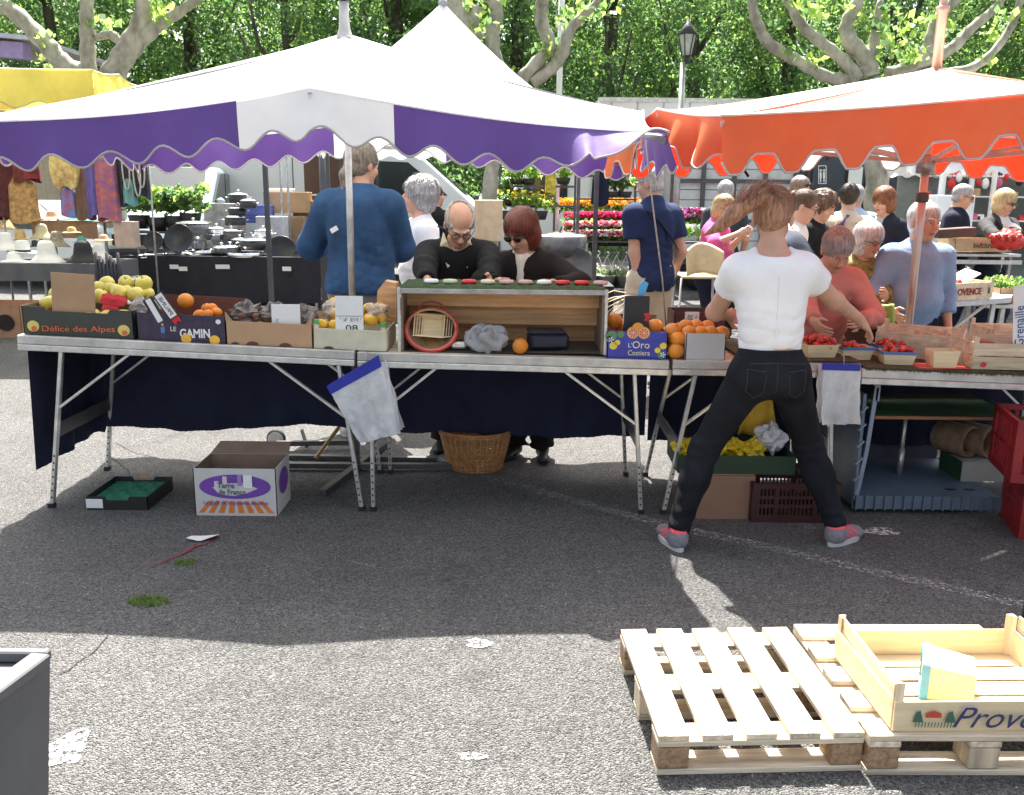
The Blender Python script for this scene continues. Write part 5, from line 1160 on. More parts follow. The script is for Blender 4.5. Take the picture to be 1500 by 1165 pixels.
# ================================================================== goods on and under the tables
def span(p0, p1, Y, top): a = ont(p0, Y); b_ = ont(p1, Y); h = at((p0+p1)/2, top, Y).z-(a.z+b_.z)/2; return a, b_, h
M_turf = mat('green display turf', (.035,.075,.02), .95, var=.5, scale=60, bump=.8, bscale=300)
M_turfb = mat('worn brown green turf', (.085,.075,.03), .95, var=.5, scale=50, bump=.8, bscale=300)
def open_box(root, a, b_, dep, h, m, th=.004, inner=None, back=None, notch=None, bottom=True, sides=True):
    """an open-topped box from its front lower corners a, b_; returns the normal pointing away from the viewer"""
    a = V(a); b_ = V(b_); d = (b_-a).normalized(); n_ = V((-d.y, d.x, 0)).normalized(); up = V((0,0,1)); L = (b_-a).length; bk = back or h; m = m if isinstance(m, list) else [m, inner or m]
    def wall(nm, p, q, hh, nt=None):
        dd = (q-p).normalized(); LL = (q-p).length; nn = V((-dd.y, dd.x, 0)); b = MB()
        pts = [p, q, q+up*hh]+([q+up*hh-dd*LL*nt[0], q+up*(hh-nt[1])-dd*LL*(nt[0]+.03), p+up*(hh-nt[1])+dd*LL*(nt[0]+.03), p+up*hh+dd*LL*nt[0]] if nt else [])+[p+up*hh]
        k = len(pts); vs = [x for x in pts]+[x+nn*th for x in pts]
        b.add(vs, [tuple(range(k))], 0); b.f += [tuple(range(k, 2*k))[::-1]]; b.m += [1]; b.s += [False]
        for i in range(k): b.f.append((i, k+i, k+(i+1)%k, (i+1)%k)); b.m.append(0); b.s.append(False)
        b.build(nm, m, root)
    wall('front_panel', a, b_, h, notch); wall('back_panel', b_+n_*dep, a+n_*dep, bk, notch)
    if sides: wall('side_panel', b_, b_+n_*(dep-th), h); wall('side_panel', a+n_*(dep-th), a, h)
    if bottom:
        b = MB(); b.box((a+b_)/2+n_*dep/2+up*.004, (L-.01, dep-.01, .005), math.atan2(d.y, d.x)); b.build('bottom', m[1], root)
    return d, n_
FR = {}
def fruit(kind, loc, label, s_=1., rot=None, group=None):
    if kind not in FR:
        b = MB()
        if kind == 'apple': b.lathe([(.0,-.028),(.012,-.032),(.028,-.024),(.036,-.004),(.035,.012),(.026,.026),(.012,.031),(.004,.026),(0,.024)], n=14); b.tube([(0,0,.022),(.003,0,.040)], .0016, 5, 1)
        elif kind == 'orange': b.sph((0,0,0), (.040,.040,.038), 16); b.lathe([(0,.0385),(.004,.039),(.004,.041),(0,.041)], n=6, m=1)
        elif kind == 'clementine': b.sph((0,0,0), (.030,.030,.025), 14); b.lathe([(0,.0245),(.004,.026),(.003,.028),(0,.028)], n=6, m=1)
        elif kind == 'strawberry': b.lathe([(0,-.020),(.005,-.017),(.012,-.006),(.0155,.004),(.014,.011),(.006,.014),(0,.0145)], n=10); b.lathe([(0,.0150),(.009,.0135),(.006,.018),(0,.016)], n=5, m=1)
        elif kind == 'potato': b.sph((0,0,0), (.020,.016,.014), 8)
        elif kind == 'tomato': b.sph((0,0,0), (.034,.034,.028), 12); b.lathe([(0,.027),(.012,.027),(.003,.031),(0,.03)], n=5, m=1)
        ms = {'apple':[M_apple, M_stem],'orange':[M_orange, M_stem],'clementine':[M_clem, M_stem],'strawberry':[M_straw, M_leafg],'potato':[mat('potato skin', (.30,.17,.09), .8)],'tomato':[mat('tomato skin', (.55,.03,.02), .25, coat=.4), M_leafg]}[kind]
        FR[kind] = share(b, ms, kind)
    o = link(kind, FR[kind]); o.location = loc; o.rotation_euler = rot or (rnd.uniform(-.6,.6), rnd.uniform(-.6,.6), rnd.uniform(0,6)); o.scale = tuple(s_*rnd.uniform(.92,1.07) for _ in range(3))
    return tag(o, label, kind, group)
M_apple = mat('yellow apple skin blushed red', (.62,.52,.10), .35, var=.25, scale=14, coat=.3, dark=(.50,.44,.06), rv=.14); M_stem = mat('dry stem', (.10,.07,.03), .8)
M_orange = mat('orange peel', (.78,.27,.02), .42, var=.08, rv=.12, bump=.3, bscale=350, coat=.15); M_clem = mat('clementine peel', (.80,.24,.015), .4, bump=.3, bscale=350)
M_straw = mat('strawberry skin', (.60,.015,.012), .3, var=.2, scale=60, bump=.4, bscale=500, coat=.4); M_leafg = mat('green sepals', (.08,.20,.03), .7)
def printed_disc(root, c, r, m, M, name='printed_fruit'):
    b = MB(); n = 20; c = V(c); vs = [c+M @ V((r*math.cos(2*PI*i/n), r*.93*math.sin(2*PI*i/n), 0)) for i in range(n)]; b.add(vs, [tuple(range(n))]); return b.build(name, m, root)
def card(label, px0, px1, py0, py1, Y, m=M_paper, tilt=0., lean_=0., name='price_card', cat='price card', th=.003, lines=()):
    c = at((px0+px1)/2, (py0+py1)/2, Y); w_ = at(px1, (py0+py1)/2, Y).x-at(px0, (py0+py1)/2, Y).x; h = at(px0, py0, Y).z-at(px0, py1, Y).z
    t = thing(name, label, cat, c, None); b = MB(); Mx = Euler((lean_, tilt, 0)).to_matrix(); b.box(c, (w_, th, h), Mx, bev=.001); b.build('card', m, t)
    Mt = Mx @ FRONT
    for (s_, u, v_, tw, thh, mm, flip_) in lines:
        Mq = Mt @ Matrix.Diagonal((-1,1,1)) if flip_ else Mt
        text(s_, c+Mx @ V((u*w_, -th/2-.0012, v_*h)), tw*w_, thh*h, Mq, mm, t)
    return t, c, w_, h, Mx
# --- carton of brown plastic at the far left
xl_ = at(-40,500,9.8).x; xr = at(34,500,9.8).x; t = thing('hand_hole_carton', 'orange brown carton with an oval hand hole on the ground at the left edge', 'carton', (xr-.3,9.8,0)); h = at(10,447,9.8).z
open_box(t, (xl_,9.8,0), (xr,9.8,0), .5, h, mat('orange brown carton', (.42,.23,.12), .8)); pc = at(8,473,9.79)
printed_disc(t, pc, .10, mat('dark hand hole', (.03,.02,.015), .9), FRONT, 'hand_hole')
# --- apple box
Y = 4.37; a, b_, h = span(39,199,Y,452); g_dark = mat('dark green grey printed carton', (.045,.050,.040), .6, var=.08)
t = thing('apple_box', 'dark green carton of yellow apples, leftmost on the tables', 'fruit box', (a+b_)/2)
d, n_ = open_box(t, a, b_, .38, h, [g_dark, mat('brown carton inside', (.16,.10,.06), .8)], notch=(.2,.02))
Mo = mat('orange red print', (.75,.16,.04), .6); zz = (a.z+b_.z)/2
text('Délice des Alpes', (a+b_)/2+V((0,-.0025,h*.25)), (b_.x-a.x)*.66, h*.26, FRONT, Mo, t)
for u in (.09,.91):
    c = a.lerp(b_, u)+V((0,-.0015,h*.30)); printed_disc(t, c, .030, mat('printed yellow apple', (.66,.55,.14), .6), FRONT); printed_disc(t, c+V((.004,-.0015,-.012)), .014, mat('printed apple blush', (.62,.14,.06), .6), FRONT, 'printed_blush')
b = MB(); p = a.lerp(b_, -.0)+V((-.012,.02,0)); b.box(p+V((.004,.1,.05)), (.006,.12,.09)); b.build('label', M_paper, t)
ra = random.Random(11); ks = 0
for i in range(3):
    for j in range(6):
        u = .08+j*.165; y = Y+.05+i*.12; z = h-.045+.045*i+(.05 if (j > 2 and i > 0) else 0)
        if i == 0 and j in (1,2): continue
        p = a.lerp(b_, u); fruit('apple', (p.x+ra.uniform(-.012,.012), y, zz+z+ra.uniform(-.008,.008)), 'yellow apple heaped in the dark green carton', 1.15, group='apples in the dark green carton')
for k in range(6): p = a.lerp(b_, .50+.085*k+.02); fruit('apple', (p.x, Y+.24+ra.uniform(-.03,.03), zz+h+.075-.006*k), 'yellow apple on the crest of the heap in the dark green carton', 1.1, group='apples on the crest of the heap')
for k, (px, py) in enumerate(((158,442),(172,444),(160,455))):
    p = at(px, py, Y+.03); b = MB(); b.prism([p+V((0,0,.022)), p+V((.045,0,.004)), p+V((.03,0,-.018)), p+V((-.04,0,-.006)), p+V((-.03,0,.016))], (0,0,0), (0,.012,.02)); single('red_net', b, M_red, 'scrap of red plastic net lying on the apples, '+('left','right','lowest')[k]+' of three', 'net')
card('blank brown cardboard flap standing up in the apple box', 76,139,401,470,Y+.02, M_card, R(3), 0, 'cardboard_sign', 'sign', .005)
# --- clementine box
a, b_, h = span(204,333,Y,461); t = thing('clementine_box', 'dark violet carton of clementines with white lettering', 'fruit box', (a+b_)/2); zz = (a.z+b_.z)/2
Mv = mat('dark violet carton print', (.045,.030,.060), .6, var=.25, scale=30); open_box(t, a, b_, .38, h, [Mv, mat('reddish carton inside', (.15,.05,.035), .8)], back=h+.05)
text('LE', (a.lerp(b_, .41)+V((0,-.0025,h*.46))), .028, .022, FRONT, M_paper, t); text('GAMIN', (a.lerp(b_, .65)+V((0,-.0025,h*.33))), .150, h*.34, FRONT, M_paper, t, bold=.03)
for u in (.55,.87):
    printed_disc(t, a.lerp(b_, u)+V((0,-.004,h*.12)), .026, mat('printed clementine', (.85,.48,.05), .6), FRONT)
Mk = mat('printed sky blue', (.10,.22,.45), .6)
b = MB(); c = a.lerp(b_, .29)+V((0,-.0015,h*.40)); b.box(c, (.020,.001,.03)); b.build('printed_shirt', Mk, t)
b = MB(); b.sph(c+V((0,0,.026)), (.007,.0008,.008), 8); b.build('printed_head', mat('printed skin', (.6,.32,.15), .7), t)
for s_ in (-1,1):
    b = MB(); b.box(c+V((s_*.005,0,-.028)), (.007,.001,.028)); b.build('printed_leg', mat('printed dark blue', (.05,.08,.2), .7), t)
printed_disc(t, a.lerp(b_, .92)+V((0,-.0015,h*.80)), .013, M_paper, FRONT, 'printed_emblem')
for (px, py, dy) in ((272,441,.20),(292,461,.06),(304,461,.05),(303,452,.14),(311,452,.13),(318,458,.10),(285,468,.04),(298,468,.04)):
    fruit('orange' if py == 441 else 'clementine', at(px, py, Y+dy+.03), 'large orange standing out at the back of the dark violet carton' if py == 441 else 'clementine in the dark violet carton', 1., group=None if py == 441 else 'clementines in the dark violet carton')
M_clear = mat('crinkled clear film', (.55,.54,.52), .15, alpha=.42, bump=1, bscale=40, coat=.5); M_sack = mat('crinkled dark film', (.20,.18,.17), .3, alpha=.75, bump=1, bscale=40)
def crumple(label, cat, name, c, r, m, seed, amp=.25, n=22):
    q = random.Random(seed); ph = [(q.uniform(2,7), q.uniform(0,6), q.uniform(2,7), q.uniform(0,6)) for _ in range(5)]; b = MB(); c = V(c)
    b.sph((0,0,0), 1., n); vs = []
    for v in b.v:
        th = math.atan2(v[1], v[0]); p = math.acos(max(-1, min(1, v[2]))); k = 1+amp*sum(math.sin(f1*th+a1)*math.sin(f2*p+a2) for f1,a1,f2,a2 in ph)/2.2+q.uniform(-.03,.03)
        vs.append((c.x+v[0]*r[0]*k, c.y+v[1]*r[1]*k, c.z+max(-.95,v[2])*r[2]*k))
    b.v = vs; b.s = [False]*len(b.s) if amp > .3 else b.s; return single(name, b, m, label, cat)
crumple('crinkled clear plastic wrap between the apples and the black signs', 'plastic wrap', 'plastic_wrap', at(212,452,Y+.1), (.07,.06,.05), M_clear, 4, .4)
for k, (px, py, Yo, m_, s_) in enumerate(((243,448,-.0,M_black,'PALOIR'),(226,455,.0,M_black,''))):
    tl = R(57 if k == 0 else 63); t2, c, w_, h2, Mx = card('black tag with a white strip reading lengthwise and a red tail' if k == 0 else 'narrow black tag with a grey white strip, left of the wider one', px-(21 if k == 0 else 20), px+(21 if k == 0 else 20), py-8, py+8, Y-.01+.012*k, m_, tl, 0, 'sign_tag', 'tag', .003)
    b = MB(); b.box(c+Mx @ V((0,-.0025,0)), (w_*.92,.002,h2*(.72 if k == 0 else .5)), Mx); b.build('white_strip', M_paper, t2)
    if k == 0:
        text('PRUNE', c+Mx @ V((0,-.0048,0)), w_*.7, h2*.36, Mx @ FRONT @ Matrix.Diagonal((-1,1,1)), M_ink, t2)
        b = MB(); e = c+Mx @ V((w_*.52,0,0)); b.prism([e+Mx @ V((-.01,0,-.022)), e+Mx @ V((.03,0,-.018)), e+Mx @ V((.018,0,0)), e+Mx @ V((.03,0,.018)), e+Mx @ V((-.01,0,.022))], (0,.002,0), (0,.004,0)); b.build('red_tail', M_red, t2)
# --- tan carton with half moon holes
a, b_, h = span(333,459,Y,473); t = thing('tan_carton', 'tan carton with half moon cut-outs holding bagged dried fruit', 'carton', (a+b_)/2); open_box(t, a, b_, .38, h, mat('tan carton', (.48,.30,.17), .8, var=.06), back=h+.02); zz = (a.z+b_.z)/2
for u in (.1,.30,.68):
    b = MB(); c = a.lerp(b_, u)+V((0,-.001,0)); r = .032 if u > .2 else .02; b.add([c+V((r*math.cos(PI*i/12), 0, r*.6*math.sin(PI*i/12))) for i in range(13)], [tuple(range(13))]); b.build('cut_out', mat('brown hollow', (.12,.07,.04), .9), t)
for s_ in (0,1):
    b = MB(); p = (a, b_)[s_]; q = V((.035 if s_ == 0 else -.035,0,0)); b.prism([p+V((0,0,h)), p+q+V((0,0,h)), p+V((0,0,h+.045))], (0,0,0), (0,.004,0)); b.build('corner_flap', M_card, t)
for k in range(3): crumple('clear bag of brown dried fruit in the tan carton, '+('left','middle','right')[k]+' one', 'bag', 'produce_bag', a.lerp(b_, .15+.33*k)+V((0,.14,h+.02)), (.075,.08,.055), M_sack, 20+k, .35)
M_db = mat('brown dried fruit', (.16,.08,.045), .7)
for k in range(22):
    b = MB(); b.sph((0,0,0), (.022,.018,.016), 7); o = single('dried_fruit', b, M_db, 'brown dried fruit showing in the tan carton', 'dried fruit', 'dried fruits in the tan carton'); o.location = a.lerp(b_, ra.uniform(.06,.94))+V((0,ra.uniform(.04,.32),h-.01+ra.uniform(0,.02))); o.rotation_euler = (0,0,ra.uniform(0,3))
card('white price card with a faint handwritten 3, standing in the tan carton', 398,440,446,487,Y+.03, lines=(('3',-.3,-.1,.10,.18,mat('faint pencil', (.35,.35,.4), .7),True),))
# --- poplar crate with green corners
def slat_crate(label, a, b_, dep, h, slats=1, posts=M_poplarz, post_h=.03, m=M_poplar, name='wooden_crate', cat='crate', group=None, gap=.012, tops=None, side_slats=None):
    a = V(a); b_ = V(b_); t = thing(name, label, cat, (a+b_)/2, group); d = (b_-a).normalized(); n_ = V((-d.y, d.x, 0)).normalized(); up = V((0,0,1)); L = (b_-a).length; q = .006
    sh = (h-gap*(slats-1))/slats
    for k in range(slats):
        z = sh*(k+.5)+gap*k
        for (p0, p1) in ((a, b_), (a+n_*dep, b_+n_*dep)):
            b = MB(); b.beam(p0+up*z, p1+up*z, q, sh, bev=.001); b.build('long_slat', m, t)
    ss = side_slats or slats; shs = (h-gap*(ss-1))/ss
    for k in range(ss):
        z = shs*(k+.5)+gap*k
        for p0 in (a, b_):
            b = MB(); b.beam(p0+up*(z+.004)+n_*.006, p0+up*(z+.004)+n_*(dep-.006), q, shs, bev=.001); b.build('end_slat', m, t)
    for p0, sx_ in ((a,1),(b_,-1)):
        for o_, sy in ((0,1),(dep,-1)):
            c = p0+d*sx_*.012+n_*(o_+sy*.012)
            b = MB(); b.prism([c+d*-sx_*.010+n_*-sy*.010, c+d*sx_*.014+n_*-sy*.010, c+d*-sx_*.010+n_*sy*.014][::1], (0,0,0), (0,0,h+post_h)); b.build('corner_post', posts, t)
            if tops: 
                b = MB(); b.prism([c+d*-sx_*.011+n_*-sy*.011, c+d*sx_*.016+n_*-sy*.011, c+d*-sx_*.011+n_*sy*.016], (0,0,h+post_h-.022), (0,0,h+post_h+.002)); b.build('painted_tip', tops, t)
    nb = max(3, int(dep/.07))
    for k in range(nb):
        y = dep*(k+.5)/nb; b = MB(); b.beam(a+n_*y+up*.004+d*.004, b_+n_*y+up*.004-d*.004, dep/nb-.014, .004); b.build('bottom_slat', m, t)
    return t, d, n_
a, b_, h = span(461,566,Y,483); M_greent = mat('green dipped tip', (.10,.36,.12), .6)
t, d, n_ = slat_crate('small poplar crate with green corner tips holding bagged lemons', a, b_, .36, h, 1, post_h=.04, tops=M_greent, m=mat('ivory crate board', (.60,.57,.43), .7, var=.1))
c = a.lerp(b_, .2)+V((0,-.004,0)); b = MB(); b.add([c+V((.026*math.cos(PI*i/12),-.0005,.014*math.sin(PI*i/12))) for i in range(13)], [tuple(range(13))]); b.build('cut_out', mat('brown hollow', (.12,.07,.04), .9), t)
M_lemon = mat('golden lemon in net', (.75,.42,.03), .4, var=.2)
for k in range(17):
    b = MB(); b.sph((0,0,0), (.036,.030,.030), 10); o = single('lemon', b, M_lemon, 'golden lemon in the crate with green corner tips', 'lemon', 'lemons in the green tipped crate')
    o.location = a.lerp(b_, .08+.84*((k*.37) % 1))+V((0,.05+.045*(k % 6),h-.02+.014*(k % 6)+(.014 if k > 9 else 0))); o.rotation_euler = (0,0,k)
for k in range(2): crumple('clear film over the lemons, '+('left','right')[k]+' side of the white card', 'plastic wrap', 'plastic_wrap', a.lerp(b_, .18+.62*k)+V((0,.2,h+.065)), (.06,.1,.045), M_clear, 31+k, .3)
card('tall white price card with 80 seen mirrored, standing in the lemon crate', 491,532,434,487,Y+.008, lines=(('80',.08,-.38,.44,.17,M_ink,True),("' l'/2 'k '",.05,-.15,.75,.09,M_ink,True),('_________',0,-.05,1.,.01,M_ink,False)))
# --- display case on the middle table
a, b_, h = span(584,887,4.36,424); zz = (a.z+b_.z)/2; hb_ = at(735,415,4.9).z-zz
t = thing('display_case', 'open wooden display case topped with green turf on the middle table', 'display case', (a+b_)/2)
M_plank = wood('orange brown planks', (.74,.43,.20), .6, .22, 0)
for k in range(3):
    z = .055+k*.105; b = MB(); b.beam(V((a.x+.01,4.80-.10*k,zz+z)), V((b_.x-.01,4.80-.10*k,zz+z-.005)), .012, .100, bev=.002); b.build('back_plank', M_plank, t)
b = MB(); b.box(((a.x+b_.x)/2,4.63,zz+h-.02), (b_.x-a.x,.42,.012)); b.build('top_board', M_plank, t)
b = MB(); b.box(((a.x+b_.x)/2,4.415,zz+h-.018), (b_.x-a.x+.012,.014,.022)); b.build('top_rail', M_steel, t)
b = MB(); b.grid(lambda u, v: V((a.x+(b_.x-a.x)*u, 4.41+.42*v, zz+h+.0035+.004*math.sin(u*90)*math.sin(v*30)-(.018 if v < .01 else 0))), 120, 8); b.build('turf', M_turf, t)
for x, s_ in ((a.x,1),(b_.x,-1)):
    b = MB(); b.box((x,4.40,zz+h/2), (.014,.014,h)); b.build('post', M_alu, t)
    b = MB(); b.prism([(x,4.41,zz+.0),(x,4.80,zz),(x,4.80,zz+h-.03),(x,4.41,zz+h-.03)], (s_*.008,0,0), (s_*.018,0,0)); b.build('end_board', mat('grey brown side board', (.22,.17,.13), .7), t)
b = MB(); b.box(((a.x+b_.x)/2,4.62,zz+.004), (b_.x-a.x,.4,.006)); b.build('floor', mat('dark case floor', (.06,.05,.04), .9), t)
for k in range(10):
    px = 632+k*27.5; m_ = [M_paper, mat('pale green lid', (.5,.55,.35), .7), M_red, mat('cream lid', (.62,.6,.42), .7), mat('pinkish lid', (.55,.35,.33), .7)][[0,1,2,3,4,4,0,2,2,4][k]]
    p = at(px, 414+k*.6, 4.6); b = MB(); b.lathe([(0,0),(.036,0),(.040,.006),(.034,.018),(.0,.022)], (p.x,4.6,zz+h+.006), 16); single('lidded_pot', b, m_, ('white','pale green','bright red','cream','faded pink','second faded pink','second white','second red','third red','rightmost faded pink')[k]+' round lid of a pot in the row on the turf', 'pot', 'round pots in a row on the turf')
p = at(572,450,4.75); b = MB(); b.prism([(p.x-.07,4.7,zz+.15),(p.x+.04,4.7,zz+.1),(p.x+.04,4.7,zz+.32),(p.x-.02,4.7,zz+.33),(p.x-.06,4.7,zz+.28)], (0,0,0), (0,.1,0)); single('wooden_board', b, M_plank, 'odd shaped brown board leaning left of the display case', 'board')
# baskets in the case
def ring(c, r, tr, m_, n=28, M=None, name='hoop', root=None, sq=1.):
    M = M or Matrix.Identity(3); b = MB(); b.tube([V(c)+M @ V((r*math.cos(2*PI*i/n), r*sq*math.sin(2*PI*i/n), 0)) for i in range(n+1)], tr, 6); return b.build(name, m_, root)
c = at(632,483,4.45); t = thing('round_basket', 'round cherry basket with red and yellow hoops lying on its side in the display case', 'basket', (c.x,c.y,zz)); Mq = Euler((R(74),0,0)).to_matrix()
Mw = mat('split wood basket', (.45,.27,.12), .6, var=.3, scale=20)
b = MB(); b.lathe([(.09,.12),(.115,.06),(.130,0),(.124,0),(.11,.06),(.085,.115),(0,.115)], c, 26, Euler((R(-90+16),0,0)).to_matrix(), sx=1., sy=.84); b.build('bowl', Mw, t)
for k, m_ in enumerate((M_red, mat('yellow wood', (.6,.42,.12), .5), mat('pink wood', (.6,.12,.2), .5))): ring(c+V((0,.012*k-.006,0)), .132-.006*k, .006, m_, M=Mq, root=t, sq=.84)
b = MB(); b.tube([c+V((.07*math.cos(q), .02, .085+.055*math.sin(q))) for q in [PI*i/10 for i in range(11)]], .005, 6); b.build('handle', mat('dark red wood', (.25,.04,.04), .5), t)
M_veneer = mat('pale wood veneer', (.76,.62,.38), .6, var=.1, scale=8, stretch=(1,1,8)); M_bluer = mat('blue paper rim', (.06,.17,.42), .5)
def punnet(label, c, w_=.150, dep=.105, h=.06, rim=None, M=None, group=None, name='punnet', fill=0, vm=None, rz=0.):
    M = M or Matrix.Rotation(rz, 3, 'Z'); t = thing(name, label, 'punnet', c, group); c = V(c); tp = .82; vm = vm or M_veneer
    def P(x, y, z): k = tp+(1-tp)*z/h; return c+M @ V((x*k, y*k, z))
    q = .002; X = w_/2; Yd = dep/2
    for nm, p0, p1 in (('side',(-X,-Yd),(X,-Yd)),('side',(X,Yd),(-X,Yd)),('end',(X,-Yd),(X,Yd)),('end',(-X,Yd),(-X,-Yd))):
        b = MB(); A = [P(*p0,0), P(*p1,0), P(*p1,h), P(*p0,h)]; s_ = 1-.03; B_ = [P(p0[0]*s_, p0[1]*s_*.98, .002), P(p1[0]*s_, p1[1]*s_*.98, .002), P(p1[0]*s_, p1[1]*s_*.98, h), P(p0[0]*s_, p0[1]*s_*.98, h)]
        b.add(A+B_, [(0,1,2,3),(7,6,5,4),(0,4,5,1),(1,5,6,2),(2,6,7,3),(3,7,4,0)]); b.build(nm, vm, t)
    b = MB(); b.add([P(-X*.98,-Yd*.98,.002), P(X*.98,-Yd*.98,.002), P(X*.98,Yd*.98,.002), P(-X*.98,Yd*.98,.002)], [(0,1,2,3)]); b.build('base', vm, t)
    if rim is not None:
        b = MB(); ov = 1.02
        for p0, p1 in (((-X,-Yd),(X,-Yd)),((X,-Yd),(X,Yd)),((X,Yd),(-X,Yd)),((-X,Yd),(-X,-Yd))):
            b.beam(P(p0[0]*ov, p0[1]*ov, h-.006), P(p1[0]*ov, p1[1]*ov, h-.006), .004, .014 if h < .12 else .022, up=M.col[2] if h > .12 else (0,0,1))
        b.build('rim', rim, t)
    return t, P, M
Mt_ = Euler((R(70),0,R(2))).to_matrix() @ Matrix.Rotation(R(-4), 3, 'Z')
for k in range(4): punnet(('front','second','third','rearmost')[k]+' of the nested empty veneer punnets tipped on their side inside the round basket', c+V((-.012+.012*k,.045+.0*k,-.0))+V((.0,.012*k,0)), .155, .115, .065, M=Mt_, group='nested punnets in the round basket')
cb = at(714,497,4.46); bag_ = crumple('scrunched white plastic carrier bag in the display case', 'bag', 'plastic_bag', cb, (.105,.08,.07), mat('thin white polythene', (.60,.62,.64), .22, trans=.5, bump=.9, bscale=30, coat=.4), 41, .24, 44)
for k in range(2):
    b = MB(); b.tube([cb+V((-.05+.06*k+.035*math.cos(q), -.07, .02+.055*math.sin(q))) for q in [PI*i/9-.2 for i in range(11)]], .008, 6, sy=.4); b.build('handle', MATS['thin white polythene'], bag_)
fruit('orange', at(762,507,4.42)+V((0,0,0)), 'single orange lying in the display case right of the white bag', 1.05)
b = MB(); p = at(802,500,4.55); b.box((p.x,4.52,zz+.055), (.20,.14,.08), R(8), bev=.015); b.box((p.x-.01,4.51,zz+.102), (.19,.13,.02), R(5), bev=.008); single('dark_case', b, mat('dark navy vinyl', (.012,.016,.03), .6), 'dark blue folded case lying behind the single orange', 'case')
b = MB(); p = at(672,508,4.44); b.box((p.x,4.45,zz+.035), (.08,.05,.035), bev=.01); single('grey_clip', b, M_alu, 'small grey metal latch block between the basket and the white bag', 'latch')
# --- blue citrus box
a, b_, h = span(889,977,4.37,486); t = thing('citrus_box', 'blue printed carton with orange halves on it at the right end of the middle table', 'fruit box', (a+b_)/2); Mbl = mat('bright blue print', (.015,.06,.36), .45, var=.35, scale=9, dark=(.05,.02,.25))
open_box(t, a, b_, .38, h, [Mbl, M_carddark], back=h+.04)
My = mat('cream print', (.80,.78,.45), .5); FRn = FRONT
text("L'", a.lerp(b_, .38)+V((0,-.0025,h*.50)), .018, .022, FRn, M_paper, t); text('Oro', a.lerp(b_, .56)+V((0,-.0025,h*.52)), .085, .036, FRn, My, t); text('Costiera', a.lerp(b_, .53)+V((0,-.0025,h*.22)), .11, .026, FRn, My, t)
for (u, v_, r) in ((.10,.45,.020),(.17,.58,.014),(.93,.50,.018),(.84,.33,.015)): printed_disc(t, a.lerp(b_, u)+V((0,-.0015,h*v_)), r, mat('printed lemon', (.85,.68,.06), .5), FRn)
for (u, v_, r) in ((.07,.82,.026),(.22,.88,.018),(.03,.70,.016),(.9,.14,.018)): printed_disc(t, a.lerp(b_, u)+V((0,-.001,h*v_)), r, mat('printed leaves', (.12,.26,.10), .6), FRn, 'printed_leaf')
for (u, v_) in ((.06,.68),(.93,.18)):
    b = MB(); c = a.lerp(b_, u)+V((0,-.002,h*v_)); 
    for k in range(5): q = 2*PI*k/5; b.add([c, c+V((.012*math.cos(q-.3),0,.012*math.sin(q-.3))), c+V((.016*math.cos(q),0,.016*math.sin(q))), c+V((.012*math.cos(q+.3),0,.012*math.sin(q+.3)))], [(0,1,2,3)])
    b.build('printed_blossom', M_paper, t)
for k, u in enumerate((.42,.60,.50)):
    c = a.lerp(b_, u)+V((0,-.002+(.003 if k == 2 else 0),h*.93+(.024 if k == 2 else .004))); b = MB(); r = .030
    b.prism([c+V((r*math.cos(2*PI*i/20),0,r*math.sin(2*PI*i/20))) for i in range(20)], (0,0,0), (0,.003,0)); b.build('orange_half_print', mat('printed peel', (.85,.38,.04), .5), t)
    if k < 2:
        printed_disc(t, c+V((0,-.001,0)), .026, mat('pale pith', (.85,.62,.42), .5), FRn, 'pith_print'); 
        b = MB()
        for s_ in range(8): q = 2*PI*s_/8; b.add([c+V((.003*math.cos(q+.39),-.0018,.003*math.sin(q+.39))), c+V((.022*math.cos(q+.08),-.0018,.022*math.sin(q+.08))), c+V((.023*math.cos(q+.39),-.0018,.023*math.sin(q+.39))), c+V((.022*math.cos(q+.70),-.0018,.022*math.sin(q+.70)))], [(0,1,2,3)])
        b.build('segment_print', mat('blood orange flesh', (.72,.14,.05), .5), t)
for k, (px, py, dy) in enumerate(((900,470,.2),(960,478,.12),(940,476,.22),(912,478,.25))): fruit('orange', at(px, py, 4.37+dy), 'orange lying in the blue printed carton', group='oranges in the blue printed carton')
t2, c, w_, hh, Mx = card('matt black price board with a red ribbon corner standing in the blue carton', 913,951,434,486,4.47, M_black, 0, R(-4), 'price_board', 'price board', .005)
b = MB(); e = c+V((w_*.5,-.005,-hh*.10)); b.prism([e+V((.0,0,.026)), e+V((-.028,0,.020)), e+V((-.018,0,.002)), e+V((-.028,0,-.022)), e+V((0,0,-.018))], (0,0,0), (0,.002,0)); b.build('red_ribbon', M_red, t2)
b = MB(); b.box(c+V((-w_*.49,-.004,0)), (.004,.004,hh)); b.build('edge', M_alu, t2)
c = at(941,424,4.5); b = MB(); b.prism([c+V((-.026,0,-.045)), c+V((.008,0,-.045)), c+V((.030,0,.030)), c+V((.006,0,.045)), c+V((-.010,0,.030))], (0,0,0), (0,.012,0)); single('blue_peg', b, mat('sky blue plastic', (.10,.42,.75), .35), 'light blue plastic marker stuck above the black price board', 'marker')
t = thing('straw_bundle', 'bundle of dry raffia hanging from the hand of the man in navy', 'raffia', at(905,445,6.9))
Mr = mat('dry raffia', (.55,.45,.28), .8)
for k in range(14):
    b = MB(); p = at(934,432,7.1); q = at(872+ra.uniform(-12,30), 462+ra.uniform(-22,22), 6.8); b.tube([p, p.lerp(q, .5)+V((0,0,ra.uniform(0,.06))), q], .004, 4); b.build('strand', Mr, t)
